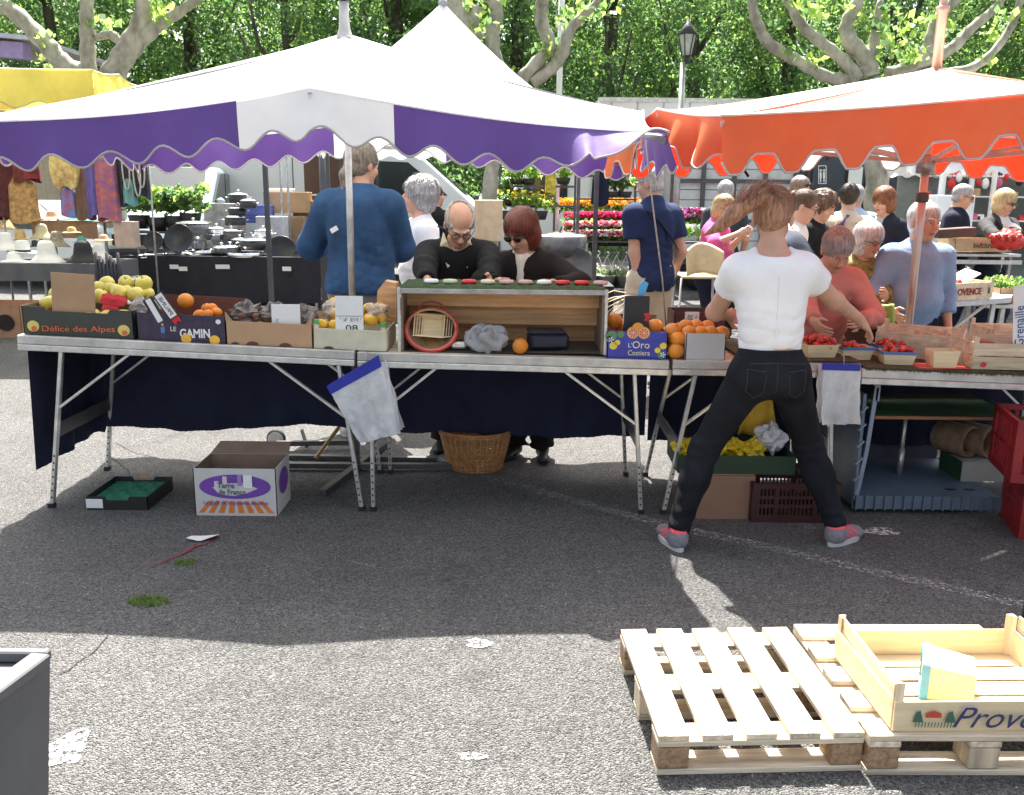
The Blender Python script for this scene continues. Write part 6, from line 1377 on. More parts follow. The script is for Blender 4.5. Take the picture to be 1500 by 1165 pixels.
# --- right side: loose oranges, white box, dark carton
Y3 = T3[1].y+.03
for k, (px, py, dy) in enumerate(((990,514,.03),(992,497,.05),(985,486,.10),(997,484,.16),(984,506,.14),(1000,492,.2))): fruit('orange', at(px, py, Y3+dy), 'sunlit orange in the loose pile left of the white box', 1.08, group='loose sunlit oranges')
a, b_, h = span(1004,1062,Y3,489); t = thing('white_carton', 'plain white carton of oranges beside the woman in white', 'carton', (a+b_)/2); open_box(t, a, b_, .30, h, [mat('off white carton', (.55,.55,.54), .7, var=.04), M_carddark])
for k in range(7): fruit('orange', a.lerp(b_, .12+.28*(k % 4))+V((0,.06+.09*(k//4),h-.005+.02*(k//4))), 'orange in the plain white carton', .95, group='oranges in the plain white carton')
a, b_, h = span(985,1060,Y3+.34,458); t = thing('dark_carton', 'dark brown carton standing behind the plain white carton', 'carton', (a+b_)/2); open_box(t, a, b_, .22, h, mat('dark maroon carton', (.10,.035,.03), .7))
card('small white price label on the dark brown carton', 1003,1024,457,478,Y3+.32, lines=(('1.20',0,.1,.6,.35,M_ink,True),))
# --- turf, strawberries
def sheet(name, label, P, m, z=.005, cat='mat', th=.006):
    b = MB(); b.prism([V((p.x, p.y, ztab(p.x)+z)) for p in P], (0,0,0), (0,0,th)); return single(name, b, m, label, cat)
xa, xb = T3[1].x+.35, T3[2].x; 
sheet('display_turf', 'worn green turf under the strawberry punnets', [V((xa,Y3-.028,0)), V((xb+.0,Y3-.028,0)), V((xb,Y3+.60,0)), V((xa,Y3+.60,0))], M_turfb)
sheet('display_turf', 'worn green turf spread along the rightmost table', [V((xb+.012,4.30,0)), V((xb+1.3,4.30,0)), V((xb+1.3,4.95,0)), V((xb+.012,4.95,0))], M_turfb)
b = MB()
for k in range(260):
    x = xb+.01+ra.random()*1.2; z = ztab(x)+.006; y = 4.298; b.add([(x,y,z),(x+.006,y,z),(x+ra.uniform(-.006,.012),y-.006,z-ra.uniform(.004,.02))], [(0,1,2)])
tag(b.build('turf_fringe', M_turfb), 'ragged green fringe of the turf along the front of the rightmost table', 'turf', kind='stuff')
M_redv = mat('red tinted paper', (.60,.10,.07), .8)
pn = [(1198,4.47,R(5),None,11,'punnet heaped with strawberries nearest the white t-shirt'),(1250,4.55,R(2),M_bluer,5,'blue rimmed strawberry punnet under the reaching hand'),(1302,4.66,R(0),M_bluer,8,'blue rimmed strawberry punnet in the back, left of the crates'),(1313,4.45,R(-6),M_bluer,6,'blue rimmed strawberry punnet in front, left of the empty punnet'),(1165,4.68,R(8),None,8,'strawberry punnet half hidden behind the white t-shirt')]
for k, (px, y, rz, rm, nf, lb) in enumerate(pn):
    c = ont(px, y)+V((0,0,.012)); t, P, M = punnet(lb, c, .165, .12, .065, rm, rz=rz, vm=M_veneer if k != 4 else None)
    for i in range(nf*3):
        p = c+M @ V((ra.uniform(-.062,.062), ra.uniform(-.042,.042), .050+.028*(i/(nf*3))+ra.uniform(-.004,.006)+(.018 if k == 0 and i > 16 else 0)))
        fruit('strawberry', p, 'ripe red strawberry in the '+lb.replace('strawberry punnet','punnet').replace('punnet heaped with strawberries','heaped punnet'), 1.05, rot=(ra.uniform(-1.6,1.6), ra.uniform(-1.6,1.6), ra.uniform(0,6)), group='strawberries of '+str(['the heaped punnet','the punnet under the hand','the back punnet','the front punnet','the half hidden punnet'][k]))
c0 = ont(1365,4.42); b = MB(); b.prism([V((c0.x-.26,4.33,ztab(c0.x)+.012)), V((c0.x+.16,4.33,ztab(c0.x)+.012)), V((c0.x+.15,4.47,ztab(c0.x)+.012)), V((c0.x-.20,4.49,ztab(c0.x)+.012))], (0,0,0), (0,0,.002)); single('red_sheet', b, M_redv, 'sheet of red paper lying under the empty punnet', 'paper')
punnet('empty pale veneer punnet standing on the red paper', ont(1380,4.385)+V((0,0,.016)), .135, .10, .085, vm=M_veneer)
# crates at the right of the rightmost table
ca = ont(1425,4.36)+V((0,0,.012)); cb_ = ca+V((.62,-.045,0)); slat_crate('front poplar crate of small potatoes with a printed strawberry mark', ca, cb_, .34, at(1430,503,4.36).z-ca.z, 2, gap=.006)
o = MB(); printed_disc(tag(thing('sticker','small red round strawberry sticker on the front potato crate','sticker', ca+V((.055,-.012,.03)))), ca+V((.055,-.010,.025)), .014, M_red, FRONT, 'disc')
for k in range(46): fruit('potato', ca+V((ra.uniform(.03,.55), ra.uniform(-.0,.30), .05+ra.uniform(0,.03))), 'small potato in the front poplar crate', 1., group='small potatoes in the front poplar crate')
pa = at(1332,488,5.0); ca = V((pa.x+.02,4.60,ztab(pa.x)+.012))
def rotcrate(label, c, w_, dep, h, rz, slats, **k):
    d = V((math.cos(rz), math.sin(rz), 0)); return slat_crate(label, V(c), V(c)+d*w_, dep, h, slats, **k)
M_carrot = mat('pinkish root', (.50,.20,.14), .7)
rotcrate('long poplar crate of pinkish roots set slantwise behind the red paper', ont(1424,4.42)+V((.0,.10,.012)), .40, .42, .13, R(62), 1, gap=.004)
for k in range(26):
    p = ont(1440,4.66)+V((ra.uniform(-.16,.24), ra.uniform(-.02,.22), .07+ra.uniform(0,.03))); b = MB(); b.tube([(-.045,0,0),(.0,0,.002),(.05,0,0)], [.011,.013,.004], 7); o = single('root_vegetable', b, M_carrot, 'pinkish root lying in the slanting poplar crate', 'root vegetable', 'roots in the slanting crate'); o.location = p; o.rotation_euler = (0,0,ra.uniform(-.8,.8))
rotcrate('rear poplar crate at the right edge behind the potato crate', ont(1452,4.75)+V((0,.0,.012)), .55, .30, .15, R(-4), 2)
b = MB(); b.prism([ont(1335,4.78)+V((0,0,.012)), ont(1335,4.78)+V((0,0,.15)), ont(1424,4.42)+V((-.02,.0,.13)), ont(1424,4.42)+V((-.02,.0,.012))], (0,0,0), (.006,.006,0)); single('crate_side', b, M_poplar, 'long poplar board sloping down to the potato crate', 'board')
t2, c, w_, hh, Mx = card('tall white card handwritten Grenaille at the right edge', 1484,1512,418,508,4.36, tilt=R(-7)); text('Grenaille', c+V((-.012,-.004,-.05)), .20, .045, Mx @ FRONT @ Matrix.Rotation(R(90), 3, 'Z'), mat('blue marker ink', (.03,.07,.25), .6), t2)
# --- hanging bag bundles
M_poly = mat('frosted polythene bags', (.84,.85,.85), .25, bump=.9, bscale=22, trans=.4, coat=.5); M_bluep = mat('blue paper header', (.015,.025,.33), .5)
def bundle(label, P, hd, nlay=6, seed=0):   # P: pixel corners of the sheet TL,TR,BR,BL at depth; hd header share
    Yb = 4.30; Q = [at(px, py, Yb-.03) for px, py in P]; t = thing('bag_bundle', label, 'bag bundle', (Q[0]+Q[1])/2, 'bundles of polythene bags hooked on the tables')
    for k in range(nlay):
        off = V((.004*k*(1 if k % 2 else -1)*.6, .006*k, .003*k))
        def f(u, v, off=off, k=k):
            v2 = hd+(1-hd)*v; p = Q[0].lerp(Q[1], u).lerp(Q[3].lerp(Q[2], u), v2); return p+off+V((.004*math.sin(v*14+k), (.008*math.sin(u*13+k+seed)+.006*math.sin(u*31+v*5))*v-.02*v, 0))
        b = MB(); b.grid(f, 16, 14, sm=True); b.build('bag', M_poly, t)
    b = MB(); 
    def g2(u, v): return Q[0].lerp(Q[1], u).lerp(Q[3].lerp(Q[2], u), v*(hd+.01))+V((0,-.004,0))
    b.grid(g2, 4, 2, sm=False); o = b.build('header', M_bluep, t); md = o.modifiers.new('s', 'SOLIDIFY'); md.thickness = .02; md.offset = 1
    return t, Q
t, Q = bundle('fanned bundle of polythene bags with a blue header hanging askew between the two left tables', [(478,566),(554,521),(586,634),(528,648)], .13, 8, 1)
m_ = Q[0].lerp(Q[1], .78); b = MB(); b.tube([m_+V((0,.03,.045)), m_+V((0,-.015,.04)), m_+V((0,-.018,-.005))], .0025, 6); b.build('hook', M_steel, t)
t, Q = bundle('neat bundle of polythene bags with a blue header on the rightmost table corner', [(1206,532),(1260,534),(1256,620),(1200,621)], .10, 7, 4)
m_ = Q[0].lerp(Q[1], .52); b = MB(); b.tube([m_+V((0,.02,.04)), m_+V((0,-.015,.035)), m_+V((0,-.018,-.005))], .0025, 6); b.build('hook', M_steel, t)
# --- on the ground
def gspan(p0, p1, y): a = gnd(p0, y); b_ = gnd(p1, y); b_.y = a.y; return a, b_
a = gnd(287,755); b_ = gnd(407,756); b_.y = a.y; h = at(350,687,a.y).z; t = thing('potato_box', 'white carton printed with a purple oval and orange stripes, standing on the asphalt', 'carton', (a+b_)/2)
Mwb = mat('white printed carton', (.56,.55,.52), .65, var=.04); open_box(t, a, b_, .27, h, [Mwb, mat('kraft inside', (.22,.15,.10), .8)])
b = MB(); p = V((a.x,a.y+.27,h)); q = V((b_.x,a.y+.27,h)); b.add([p, q, q+V((0,.05,.055)), p+V((.04,.05,.055))], [(0,1,2,3)]); o = b.build('back_flap', MATS['kraft inside'], t); o.modifiers.new('s', 'SOLIDIFY').thickness = .004
Mpp = mat('purple print', (.17,.06,.36), .55); c = (a+b_)/2; W_ = b_.x-a.x
b = MB(); cc = V((c.x,a.y-.0012,h*.62)); b.add([cc+V((W_*.435*math.cos(2*PI*i/36),0,h*.26*math.sin(2*PI*i/36))) for i in range(36)], [tuple(range(36))]); b.build('purple_oval', Mpp, t)
M_lp = mat('pale print', (.62,.58,.56), .6)
b = MB(); cc2 = cc+V((-.005,-.0012,-.008)); b.add([cc2+V((x*W_*.26,0,z*h)) for x, z in ((-1,.02),(-.5,.10),(.5,.12),(1.1,.0),(.6,-.10),(0,-.16),(-.7,-.13))], [tuple(range(7))]); b.build('village_print', M_lp, t)
for k, (x, hh_) in enumerate(((-.12,.22),(.06,.26),(.14,.13),(-.22,.12))):
    b = MB(); b.box(cc+V((x*W_,-.002-.0004*k,hh_*h*.55)), (.022,.0008,hh_*h*.9)); b.build('tower_print', M_lp if k != 1 else mat('lilac print', (.33,.22,.5), .6), t)
Mgt = mat('dark green grey print', (.12,.16,.15), .6)
text('Terre', cc+V((-.045,-.004,.008)), .085, .030, FRONT, Mgt, t, bold=.02); text('de France', cc+V((-.015,-.004,-.026)), .135, .028, FRONT, Mgt, t, bold=.02)
b = MB(); b.box(cc+V((W_*.16,-.0052,.030)), (.044,.001,.068)); b.build('sticker', M_paper, t)
Mor = mat('orange print', (.72,.20,.03), .6)
for k in range(8):
    u = (k-3.5)/3.5; b = MB(); x0, x1 = c.x+u*W_*.30, c.x+u*W_*.43; w1 = .022; b.add([(x1-w1/2-.004,a.y-.0012,h*.06),(x1+w1/2+.004,a.y-.0012,h*.06),(x0+w1/2,a.y-.0012,h*.32),(x0-w1/2,a.y-.0012,h*.32)], [(0,1,2,3)]); b.build('orange_stripe', Mor, t)
text('Le goût de la pomme de terre', V((c.x,a.y-.004,h*.27)), W_*.78, .026, FRONT, Mpp, t)
b = MB(); cs2 = V((b_.x+.0015,a.y+.14,h*.6)); b.add([cs2+V((0,.09*math.cos(2*PI*i/24),h*.28*math.sin(2*PI*i/24))) for i in range(24)], [tuple(range(24))]); b.build('side_oval', Mpp, t)
# black tray with green liner
a = gnd(128,747); b_ = gnd(222,744); b_.y = a.y; t = thing('black_tray', 'shallow black carton with a green moulded liner lying on the asphalt', 'tray', (a+b_)/2); open_box(t, a, b_, .34, .072, M_black, notch=(.3,.02))
Mgl = mat('green moulded liner', (.02,.16,.09), .6); b = MB(); W_ = b_.x-a.x
b.grid(lambda u, v: V((a.x+.01+(W_-.02)*u, a.y+.01+.32*v, .045+.010*math.sin(u*19)*math.sin(v*19))), 30, 30); b.build('liner', Mgl, t)
b = MB(); b.box((a.x+.04,a.y-.002,.035), (.085,.002,.048)); b.build('white_label', M_paper, t); b = MB(); b.box((a.x+W_*.5,a.y+.345,.075), (.05,.003,.03)); b.build('tan_label', M_card, t)
# scrap of paper with a red ribbon
p = gnd(298,790); b = MB(); b.grid(lambda u, v: p+V(((u-.5)*.13, (v-.5)*.07+.02*(u-.5), .004+.035*abs(u-.45)*(1.2-v))), 8, 4); t = thing('scrap_paper', 'crumpled white paper scrap lying on the shaded asphalt', 'paper', p); b.build('sheet', M_paper, t)
P = [gnd(x, y, .005) for x, y in ((216,832),(232,826),(250,818),(266,812),(278,806),(284,800),(300,797),(318,787))]
b = MB(); b.tube(P, [.002,.003,.004,.006,.008,.007,.005,.004], 6, sy=.3); single('red_ribbon', b, mat('dull red ribbon', (.30,.03,.04), .5), 'thin red ribbon trailing from the paper scrap over the asphalt', 'ribbon')
# wicker basket under the middle table
c = gnd(695,696); c.y += .14; t = thing('wicker_basket', 'honey coloured wicker basket on the asphalt under the middle table', 'basket', c); Mwk = mat('honey wicker', (.42,.20,.07), .5, var=.3, scale=40)
for k in range(15):
    z = .008+k*.0145; r = .155+.0035*k; b = MB(); n = 64; b.tube([c+V((r*(1+.018*(1 if (i+k) % 2 else -1))*math.cos(2*PI*i/n), r*.8*(1+.018*(1 if (i+k) % 2 else -1))*math.sin(2*PI*i/n), z)) for i in range(n+1)], .0068, 5); b.build('wicker_strand', Mwk, t)
b = MB(); b.tube([c+V((.150,0,0)), c+V((.20,0,.22))], .006, 5); wme = share(MB().tube([(0,0,0),(.054,0,.22)], .006, 5), Mwk, 'stake')
for k in range(32): q = 2*PI*k/32; inst('stake', wme, t, c+V((.152*math.cos(q), .152*.8*math.sin(q), 0)), (0,0,q))
for s_ in (0,1): b = MB(); b.tube([c+V(((.208+.004*s_)*math.cos(2*PI*i/40), (.208+.004*s_)*.8*math.sin(2*PI*i/40), .222+.014*s_)) for i in range(41)], .011, 6); b.build('rim', Mwk, t)
# folded trolley under the left tables
t = thing('hand_trolley', 'folded hand trolley with a grey wheel under the leftmost table', 'trolley', gnd(440,672)); c = gnd(404,657); c.y += .0
b = MB(); b.lathe([(.05,-.02),(.058,-.018),(.062,0),(.058,.018),(.05,.02)], c+V((0,.02,.06)), 22, (PI/2,0,0)); o = b.build('wheel', M_tyre, t); b = MB(); b.lathe([(0,.012),(.035,.016),(.05,.012)], c+V((0,.01,.06)), 16, (PI/2,0,0)); b.build('rim', M_alu, o)
b = MB(); b.beam(gnd(400,668,.02), gnd(640,672,.02), .04, .02); b.build('base_bar', M_darksteel, t)
b = MB(); b.beam(gnd(405,650,.05), gnd(520,648,.05), .03, .03); b.build('axle', M_darksteel, t)
for (x0, y0, x1, y1) in ((462,672,497,625),(520,672,500,690),(450,655,442,630),(556,672,545,648)):
    b = MB(); b.beam(gnd(x0, y0, .02), at(x1, y1, gnd(x0, y0).y), .016, .02); b.build('strut', mat('ochre painted tube', (.30,.20,.08), .5) if x0 == 462 else M_darksteel, t)
# boxes under the strawberry table
a = gnd(1018,760); b_ = gnd(1105,763); b_.y = a.y; t = thing('brown_carton', 'plain brown carton standing under the strawberry table', 'carton', (a+b_)/2); h = at(1060,697,a.y).z
open_box(t, a, b_, .30, h, mat('brown carton board', (.27,.155,.10), .8, var=.06))
b = MB(); b.box((a+b_)/2+V((0,.15,h+.004)), (b_.x-a.x-.01,.29,.006)); b.build('lid', M_card, t); zt_ = h+.010
a2 = V((a.x-.10,a.y+.0,zt_)); b2 = V((b_.x+.19,a.y-.01,zt_)); t = thing('green_tray', 'dark green carton tray of yellow bags on top of the brown carton', 'tray', (a2+b2)/2); open_box(t, a2, b2, .36, .095, mat('dark bottle green carton', (.014,.045,.022), .6))
M_yb = mat('yellow plastic bag', (.60,.46,.02), .35, bump=.8, bscale=30)
for k in range(5): crumple('small yellow bag in the green tray, number '+('one','two','three','four','five')[k]+' from the left' if False else ('leftmost','second','middle','fourth','rightmost')[k]+' yellow bag in the green tray', 'bag', 'yellow_bag', a2.lerp(b2, .08+.15*k)+V((0,.12,.10)), (.055,.07,.045), M_yb, 60+k, .4)
crumple('crinkled clear bag at the back of the green tray', 'bag', 'clear_bag', a2.lerp(b2, .86)+V((0,.18,.14)), (.07,.07,.07), mat('clear crinkled film', (.6,.6,.62), .15, bump=1, bscale=40, coat=.6), 71, .35)
Q = [at(px, py, 4.55) for px, py in ((1103,560),(1130,572),(1140,640),(1080,636))]; b = MB(); b.grid(lambda u, v: Q[0].lerp(Q[1], u).lerp(Q[3].lerp(Q[2], u), v)+V((0,.025*math.sin(u*9)*v,0)), 12, 10); o = single('yellow_sack', b, mat('ochre yellow sack', (.55,.33,.02), .6, bump=.3, bscale=12), 'ochre yellow sack hanging under the strawberry table between the legs', 'sack'); o.modifiers.new('s', 'SOLIDIFY').thickness = .01
def plastic_crate(label, c, W_, D_, H_, m, rz=0., group=None, name='plastic_crate', bars=14, rows=2, solid=False):
    t = thing(name, label, 'plastic crate', c, group, local=True, rz=rz); X, Yd = W_/2, D_/2
    for (nm, ax, sg) in (('side_wall','x',-1),('side_wall','x',1),('end_wall','y',-1),('end_wall','y',1)):
        b = MB(); L = W_ if ax == 'x' else D_-.02; o_ = (Yd-.006 if ax == 'x' else X-.006)*sg
        def bx(u, z, du, dz, th=.010): b.box((u, o_, z) if ax == 'x' else (o_, u, z), (du, th, dz) if ax == 'x' else (th, du, dz))
        bx(0, H_-.014, L, .028, .018); bx(0, .02, L, .04, .012)
        for s_ in (-1,1): bx(s_*(L/2-.02), H_/2, .04, H_-.01, .014)
        for r_ in range(1, rows+1): bx(0, .04+(H_-.068)*r_/(rows+1), L-.04, .018)
        nb_ = bars if ax == 'x' else int(bars*.7)
        for k in range(nb_): bx(-L/2+.045+(L-.09)*(k+.5)/nb_, H_/2, (L-.09)/nb_*(.42), H_-.06, .006)
        if not solid:
            for s_ in (-.22,.22): bx(s_*L, H_/2, .018, H_-.03, .016)
        b.build(nm, m, t)
    b = MB(); b.box((0,0,.008), (W_-.02,D_-.02,.008)); b.build('floor', m, t); return t
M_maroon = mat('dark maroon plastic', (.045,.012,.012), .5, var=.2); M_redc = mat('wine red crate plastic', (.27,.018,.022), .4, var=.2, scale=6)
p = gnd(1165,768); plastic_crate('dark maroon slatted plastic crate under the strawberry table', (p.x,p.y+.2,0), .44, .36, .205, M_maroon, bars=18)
# grey bin under the rightmost table
M_gbin = mat('blue grey bin plastic', (.12,.16,.21), .5, var=.15, scale=4); a = gnd(1247,752); xR = gnd(1475,760).x; yF = a.y+.0; zT = at(1265,552,yF).z; dp = .75; z0 = .035
t = thing('grey_bin', 'large blue grey plastic bin with its front open under the rightmost table', 'bin', ((a.x+xR)/2,yF,0))
b = MB(); b.box(((a.x+xR)/2,yF+.02+dp/2,z0+.035), (xR-a.x-.002,dp,.03)); b.build('floor', M_gbin, t)
b = MB(); b.box(((a.x+xR)/2,yF+.006,z0+.025), (xR-a.x,.012,.070)); b.build('front_lip', M_gbin, t)
for k in range(16):
    x = a.x+.015+(xR-a.x-.03)*k/15; b = MB(); b.box((x,yF-.008,z0+.028), (.008,.018,.078)); b.build('lip_rib', M_gbin, t)
for k in range(3):
    b = MB(); b.box((a.x+.2+(xR-a.x-.4)*k/2,yF+.3,.012), (.10,.5,.030)); b.build('runner', M_black, t)
b = MB(); b.box((a.x+.012,yF+dp/2,z0+.30), (.016,dp,zT-z0-.05-.28+.24)); b.build('left_wall', M_gbin, t)
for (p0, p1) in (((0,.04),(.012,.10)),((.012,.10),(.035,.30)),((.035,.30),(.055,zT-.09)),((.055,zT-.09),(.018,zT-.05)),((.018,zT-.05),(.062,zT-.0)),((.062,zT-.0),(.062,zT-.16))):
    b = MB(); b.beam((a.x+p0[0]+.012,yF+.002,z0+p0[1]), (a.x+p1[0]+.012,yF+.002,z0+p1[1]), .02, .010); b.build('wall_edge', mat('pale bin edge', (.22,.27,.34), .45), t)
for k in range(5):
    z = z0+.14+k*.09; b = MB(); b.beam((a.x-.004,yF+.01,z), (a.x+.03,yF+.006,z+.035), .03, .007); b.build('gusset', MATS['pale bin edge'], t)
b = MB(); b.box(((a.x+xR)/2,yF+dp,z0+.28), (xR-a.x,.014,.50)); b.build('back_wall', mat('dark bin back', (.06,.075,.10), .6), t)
for k in range(2):
    for j in range(7):
        b = MB(); b.box((a.x+.08+j*.035,yF+dp-.009,z0+.30+k*.09), (.012,.004,.032)); b.build('slot', M_black, t)
b = MB(); b.box((xR-.1,yF+.15,z0+.0515), (.05,.02,.002)); b.build('drain_slot', M_black, t); b = MB(); b.box((xR-.2,yF+.15,z0+.0515), (.05,.02,.002)); b.build('drain_slot', M_black, t)
t = thing('shelf_board', 'green painted shelf board laid across the grey bin', 'shelf', ((a.x+xR)/2,yF+.1,.5)); zs = at(1350,612,yF+.12).z
b = MB(); b.box(((a.x+xR)/2+.12,yF+.40,zs), (xR-a.x+.0,.56,.014)); b.build('board', mat('scuffed green paint', (.02,.085,.03), .6, var=.5, scale=5), t)
b = MB(); b.box(((a.x+xR)/2+.12,yF+.115,zs), (xR-a.x+.0,.008,.016)); b.build('front_edge', mat('raw orange edge', (.32,.13,.06), .7), t)
b = MB(); x = at(1323,640,yF+.42).x; b.tube([(x,yF+.42,z0+.05),(x,yF+.42,zs-.007)], .012, 10); b.tube([(x,yF+.42,z0+.05),(x,yF+.42,z0+.2)], .017, 10); b.build('leg', M_alu, t)
t = thing('grocery_box', 'white and green box at the right inside the grey bin', 'box', (at(1430,700,yF+.3).x,yF+.3,z0+.05)); p = at(1412,700,yF+.3); b = MB()
b.box((p.x+.10,yF+.42,z0+.05+.055), (.24,.25,.11)); b.build('body', mat('greyish board', (.40,.40,.36), .7), t); b = MB(); b.box((p.x-.022,yF+.42,z0+.05+.056), (.004,.252,.112)); b.build('green_end', mat('dark green print', (.03,.09,.04), .6), t)
for k in range(2):
    c = V((p.x+.01+.11*k,yF+.46,z0+.05+.11+.092)); b = MB(); b.lathe([(.085,-.10),(.09,-.08),(.088,.0),(.09,.08),(.085,.10),(.08,.10),(.08,.0),(.08,-.10)], c, 24, (PI/2,0,R(30))); single('veneer_drum', b, mat('grey brown veneer', (.30,.20,.13), .7, var=.3, scale=20), ('left','right')[k]+' one of two round veneer drums lying on the box in the grey bin', 'drum')
# red crates at the right edge and black post
def crate_at(label, p, z, W_, D_, H_, rz): 
    c = V((p.x, p.y, z))-Matrix.Rotation(rz, 3, 'Z') @ V((-W_/2,-D_/2,0)); return plastic_crate(label, c, W_, D_, H_, M_redc, rz=rz, rows=1, bars=13, group='wine red stacking crates')
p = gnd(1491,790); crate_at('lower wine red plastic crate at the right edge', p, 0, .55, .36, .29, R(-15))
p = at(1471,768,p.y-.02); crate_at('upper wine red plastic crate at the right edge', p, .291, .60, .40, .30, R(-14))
p = gnd(1498,965); t = thing('black_post', 'short black post at the right edge behind the wooden crate', 'post', p); b = MB(); b.tube([p+V((0,0,.0)), p+V((.0,0,.42))], .022, 12); b.build('tube', M_black, t); b = MB(); b.lathe([(.03,0),(.03,.05),(.023,.055)], p, 12); b.build('foot', M_darksteel, t)
# --- pallets
def pallet(label, c, rz, w_=.60, L=.80, nb_=5, H_=.125, missing=(), skids=False):
    t = thing('pallet', label, 'pallet', c, 'wooden pallets on the sunlit asphalt', local=True, rz=rz); bt = .018; bh = H_-3*bt-.004
    for k in range(nb_):
        x = -w_/2+.045+(w_-.09)*k/(nb_-1)
        if k in missing: continue
        b = MB(); b.box((x,0,H_-bt/2), (.088,L,bt), bev=.002); b.build('deck_board', M_pallet, t)
    for j, y in enumerate((-L/2+.045,0,L/2-.045)):
        b = MB(); b.box((0,y,H_-bt*1.5-.001), (w_,.09,bt), bev=.002); b.build('stringer_board', M_palletx, t)
        b = MB(); b.box((0,y,bt/2) if not skids else ((-1,0,1)[j]*(w_/2-.045),0,bt/2), (w_,.09,bt) if not skids else (.09,L,bt), bev=.002); b.build('bottom_board', M_pallet if skids else M_palletx, t)
        for x in (-w_/2+.046,w_/2-.046):
            b = MB(); b.box((x,y,bt+bh/2+.001), (.090,.088,bh-.002), bev=.003); b.build('block', M_block if (j+int(x > 0)) % 2 == 0 or j == 0 else M_poplarz, t)
    for k in range(nb_):
        x = -w_/2+.045+(w_-.09)*k/(nb_-1)
        for y in (-L/2+.045,L/2-.045):
            for q in (-.018,.018):
                b = MB(); b.lathe([(0,.0006),(.003,.0006),(.003,0)], (x+q,y+q*.6,H_), 6); b.build('nail', M_steel, t)
    return t
pl = [gnd(958,1132), gnd(1262,1134)]; c = (pl[0]+pl[1])/2; w_ = (pl[1]-pl[0]).length; bk = gnd(1035,920,.125); L = bk.y-c.y+.0; rz = math.atan2(pl[1].y-pl[0].y, pl[1].x-pl[0].x)
pallet('left wooden pallet with five sunlit deck boards on the asphalt', (c.x-.012,c.y+L/2,0), rz+R(2.6), w_, L)
pl2 = gnd(1266,1134); pallet('right wooden pallet lying under the printed wooden crate', (pl2.x+.328,c.y+.335,0), R(90.8), .67, .66, 5, .125, skids=True)
# printed crate on the right pallet
zc_ = .127; ca = gnd(1306,1071,zc_); cb_ = gnd(1640,1062,zc_); t, d, n_ = slat_crate('printed poplar crate standing on the right pallet with a tipped punnet in it', ca, ca+V((.58,.02,0)), .42, .092, 1, post_h=.055, gap=.012, m=mat('sunlit crate board', (.72,.58,.36), .7, var=.12, scale=1.6, stretch=(1.5,22,22)), side_slats=1)
for z, hh_ in ((.118,.05),):
    for p0 in (ca, ca+V((.58,.02,0))): b = MB(); b.beam(p0+V((0,.006,z)), p0+V((0,.41,z)), .006, hh_); b.build('end_slat', M_poplary, t)
Mtx = mat('dark blue stencil', (.04,.045,.13), .7)
text('Provence', ca+V((.350,-.008,.050)), .37, .064, FRONT, Mtx, t, shear=.45)
cc = ca+V((.110,-.006,.050)); b = MB(); b.add([cc+V((-.022,0,-.004)), cc+V((.022,0,-.004)), cc+V((.022,0,.010)), cc+V((0,0,.018)), cc+V((-.022,0,.010))], [(0,1,2,3,4)]); b.build('house_print', mat('red stencil', (.55,.07,.04), .7), t)
for k in range(2):
    b = MB(); x = (-.042,.048)[k]; b.add([cc+V((x-.015,0,-.018)), cc+V((x+.015,0,-.018)), cc+V((x+.004,0,.018)), cc+V((x-.008,0,.012))], [(0,1,2,3)]); b.build('tree_print', mat('green stencil', (.05,.14,.09), .7), t)
b = MB()
for k in range(12): x = -.05+k*.009; b.add([cc+V((x,0,-.034)), cc+V((x+.003,0,-.034)), cc+V((x+.005,0,-.018)), cc+V((x+.002,0,-.018))], [(0,1,2,3)])
b.build('field_print', MATS['green stencil'], t)
Mp = Matrix.Rotation(R(-12), 3, 'Z') @ Matrix.Rotation(R(90), 3, 'Y') @ Matrix.Rotation(R(90), 3, 'Z'); pc = ca+V((.235,.17,.075))
punnet('empty punnet with a light blue rim lying on its side in the printed crate', pc+V((.075,0,-.014)), .108, .15, .14, rim=mat('light blue rim paper', (.10,.34,.50), .5), M=Matrix.Rotation(R(-24), 3, 'Z') @ Matrix.Rotation(R(-90), 3, 'Y'))
# grey container at the lower left
M_gc = mat('grey container plastic', (.095,.10,.105), .55, var=.1, scale=4); cN = at(72,952,1.92); zt_ = cN.z
t = thing('grey_container', 'grey plastic stacking container cut off by the lower left corner of the picture', 'container', (cN.x-.3,1.85,0)); xr = cN.x; y1 = 1.93; y0 = 1.60
b = MB(); b.box((xr-.30,y1-.012,zt_-.014), (.60,.024,.028), bev=.004); b.build('rim', M_gc, t); b = MB(); b.beam((xr-.012,y1-.024,zt_-.014), (xr-.062,y0,zt_-.014), .050, .028, bev=.004); b.build('rim', M_gc, t)
b = MB(); b.box((xr-.30,y0+.05,zt_-.014), (.50,.10,.028), bev=.004); b.build('rim', M_gc, t)
b = MB(); b.prism([(xr-.004,y1-.004,0),(xr-.016,y1-.10,0),(xr-.060,y0+.02,0),(xr-.60,y0+.02,0),(xr-.60,y1-.004,0)], (-.055,0,.01), (0,0,zt_-.03)); o = b.build('wall', M_gc, t)
for k, z in enumerate((.05,.14,.27)):
    b = MB(); b.box((xr-.09,y0+.012,zt_-z), (.16,.014,.012), bev=.004); b.build('ledge', M_gc, t)
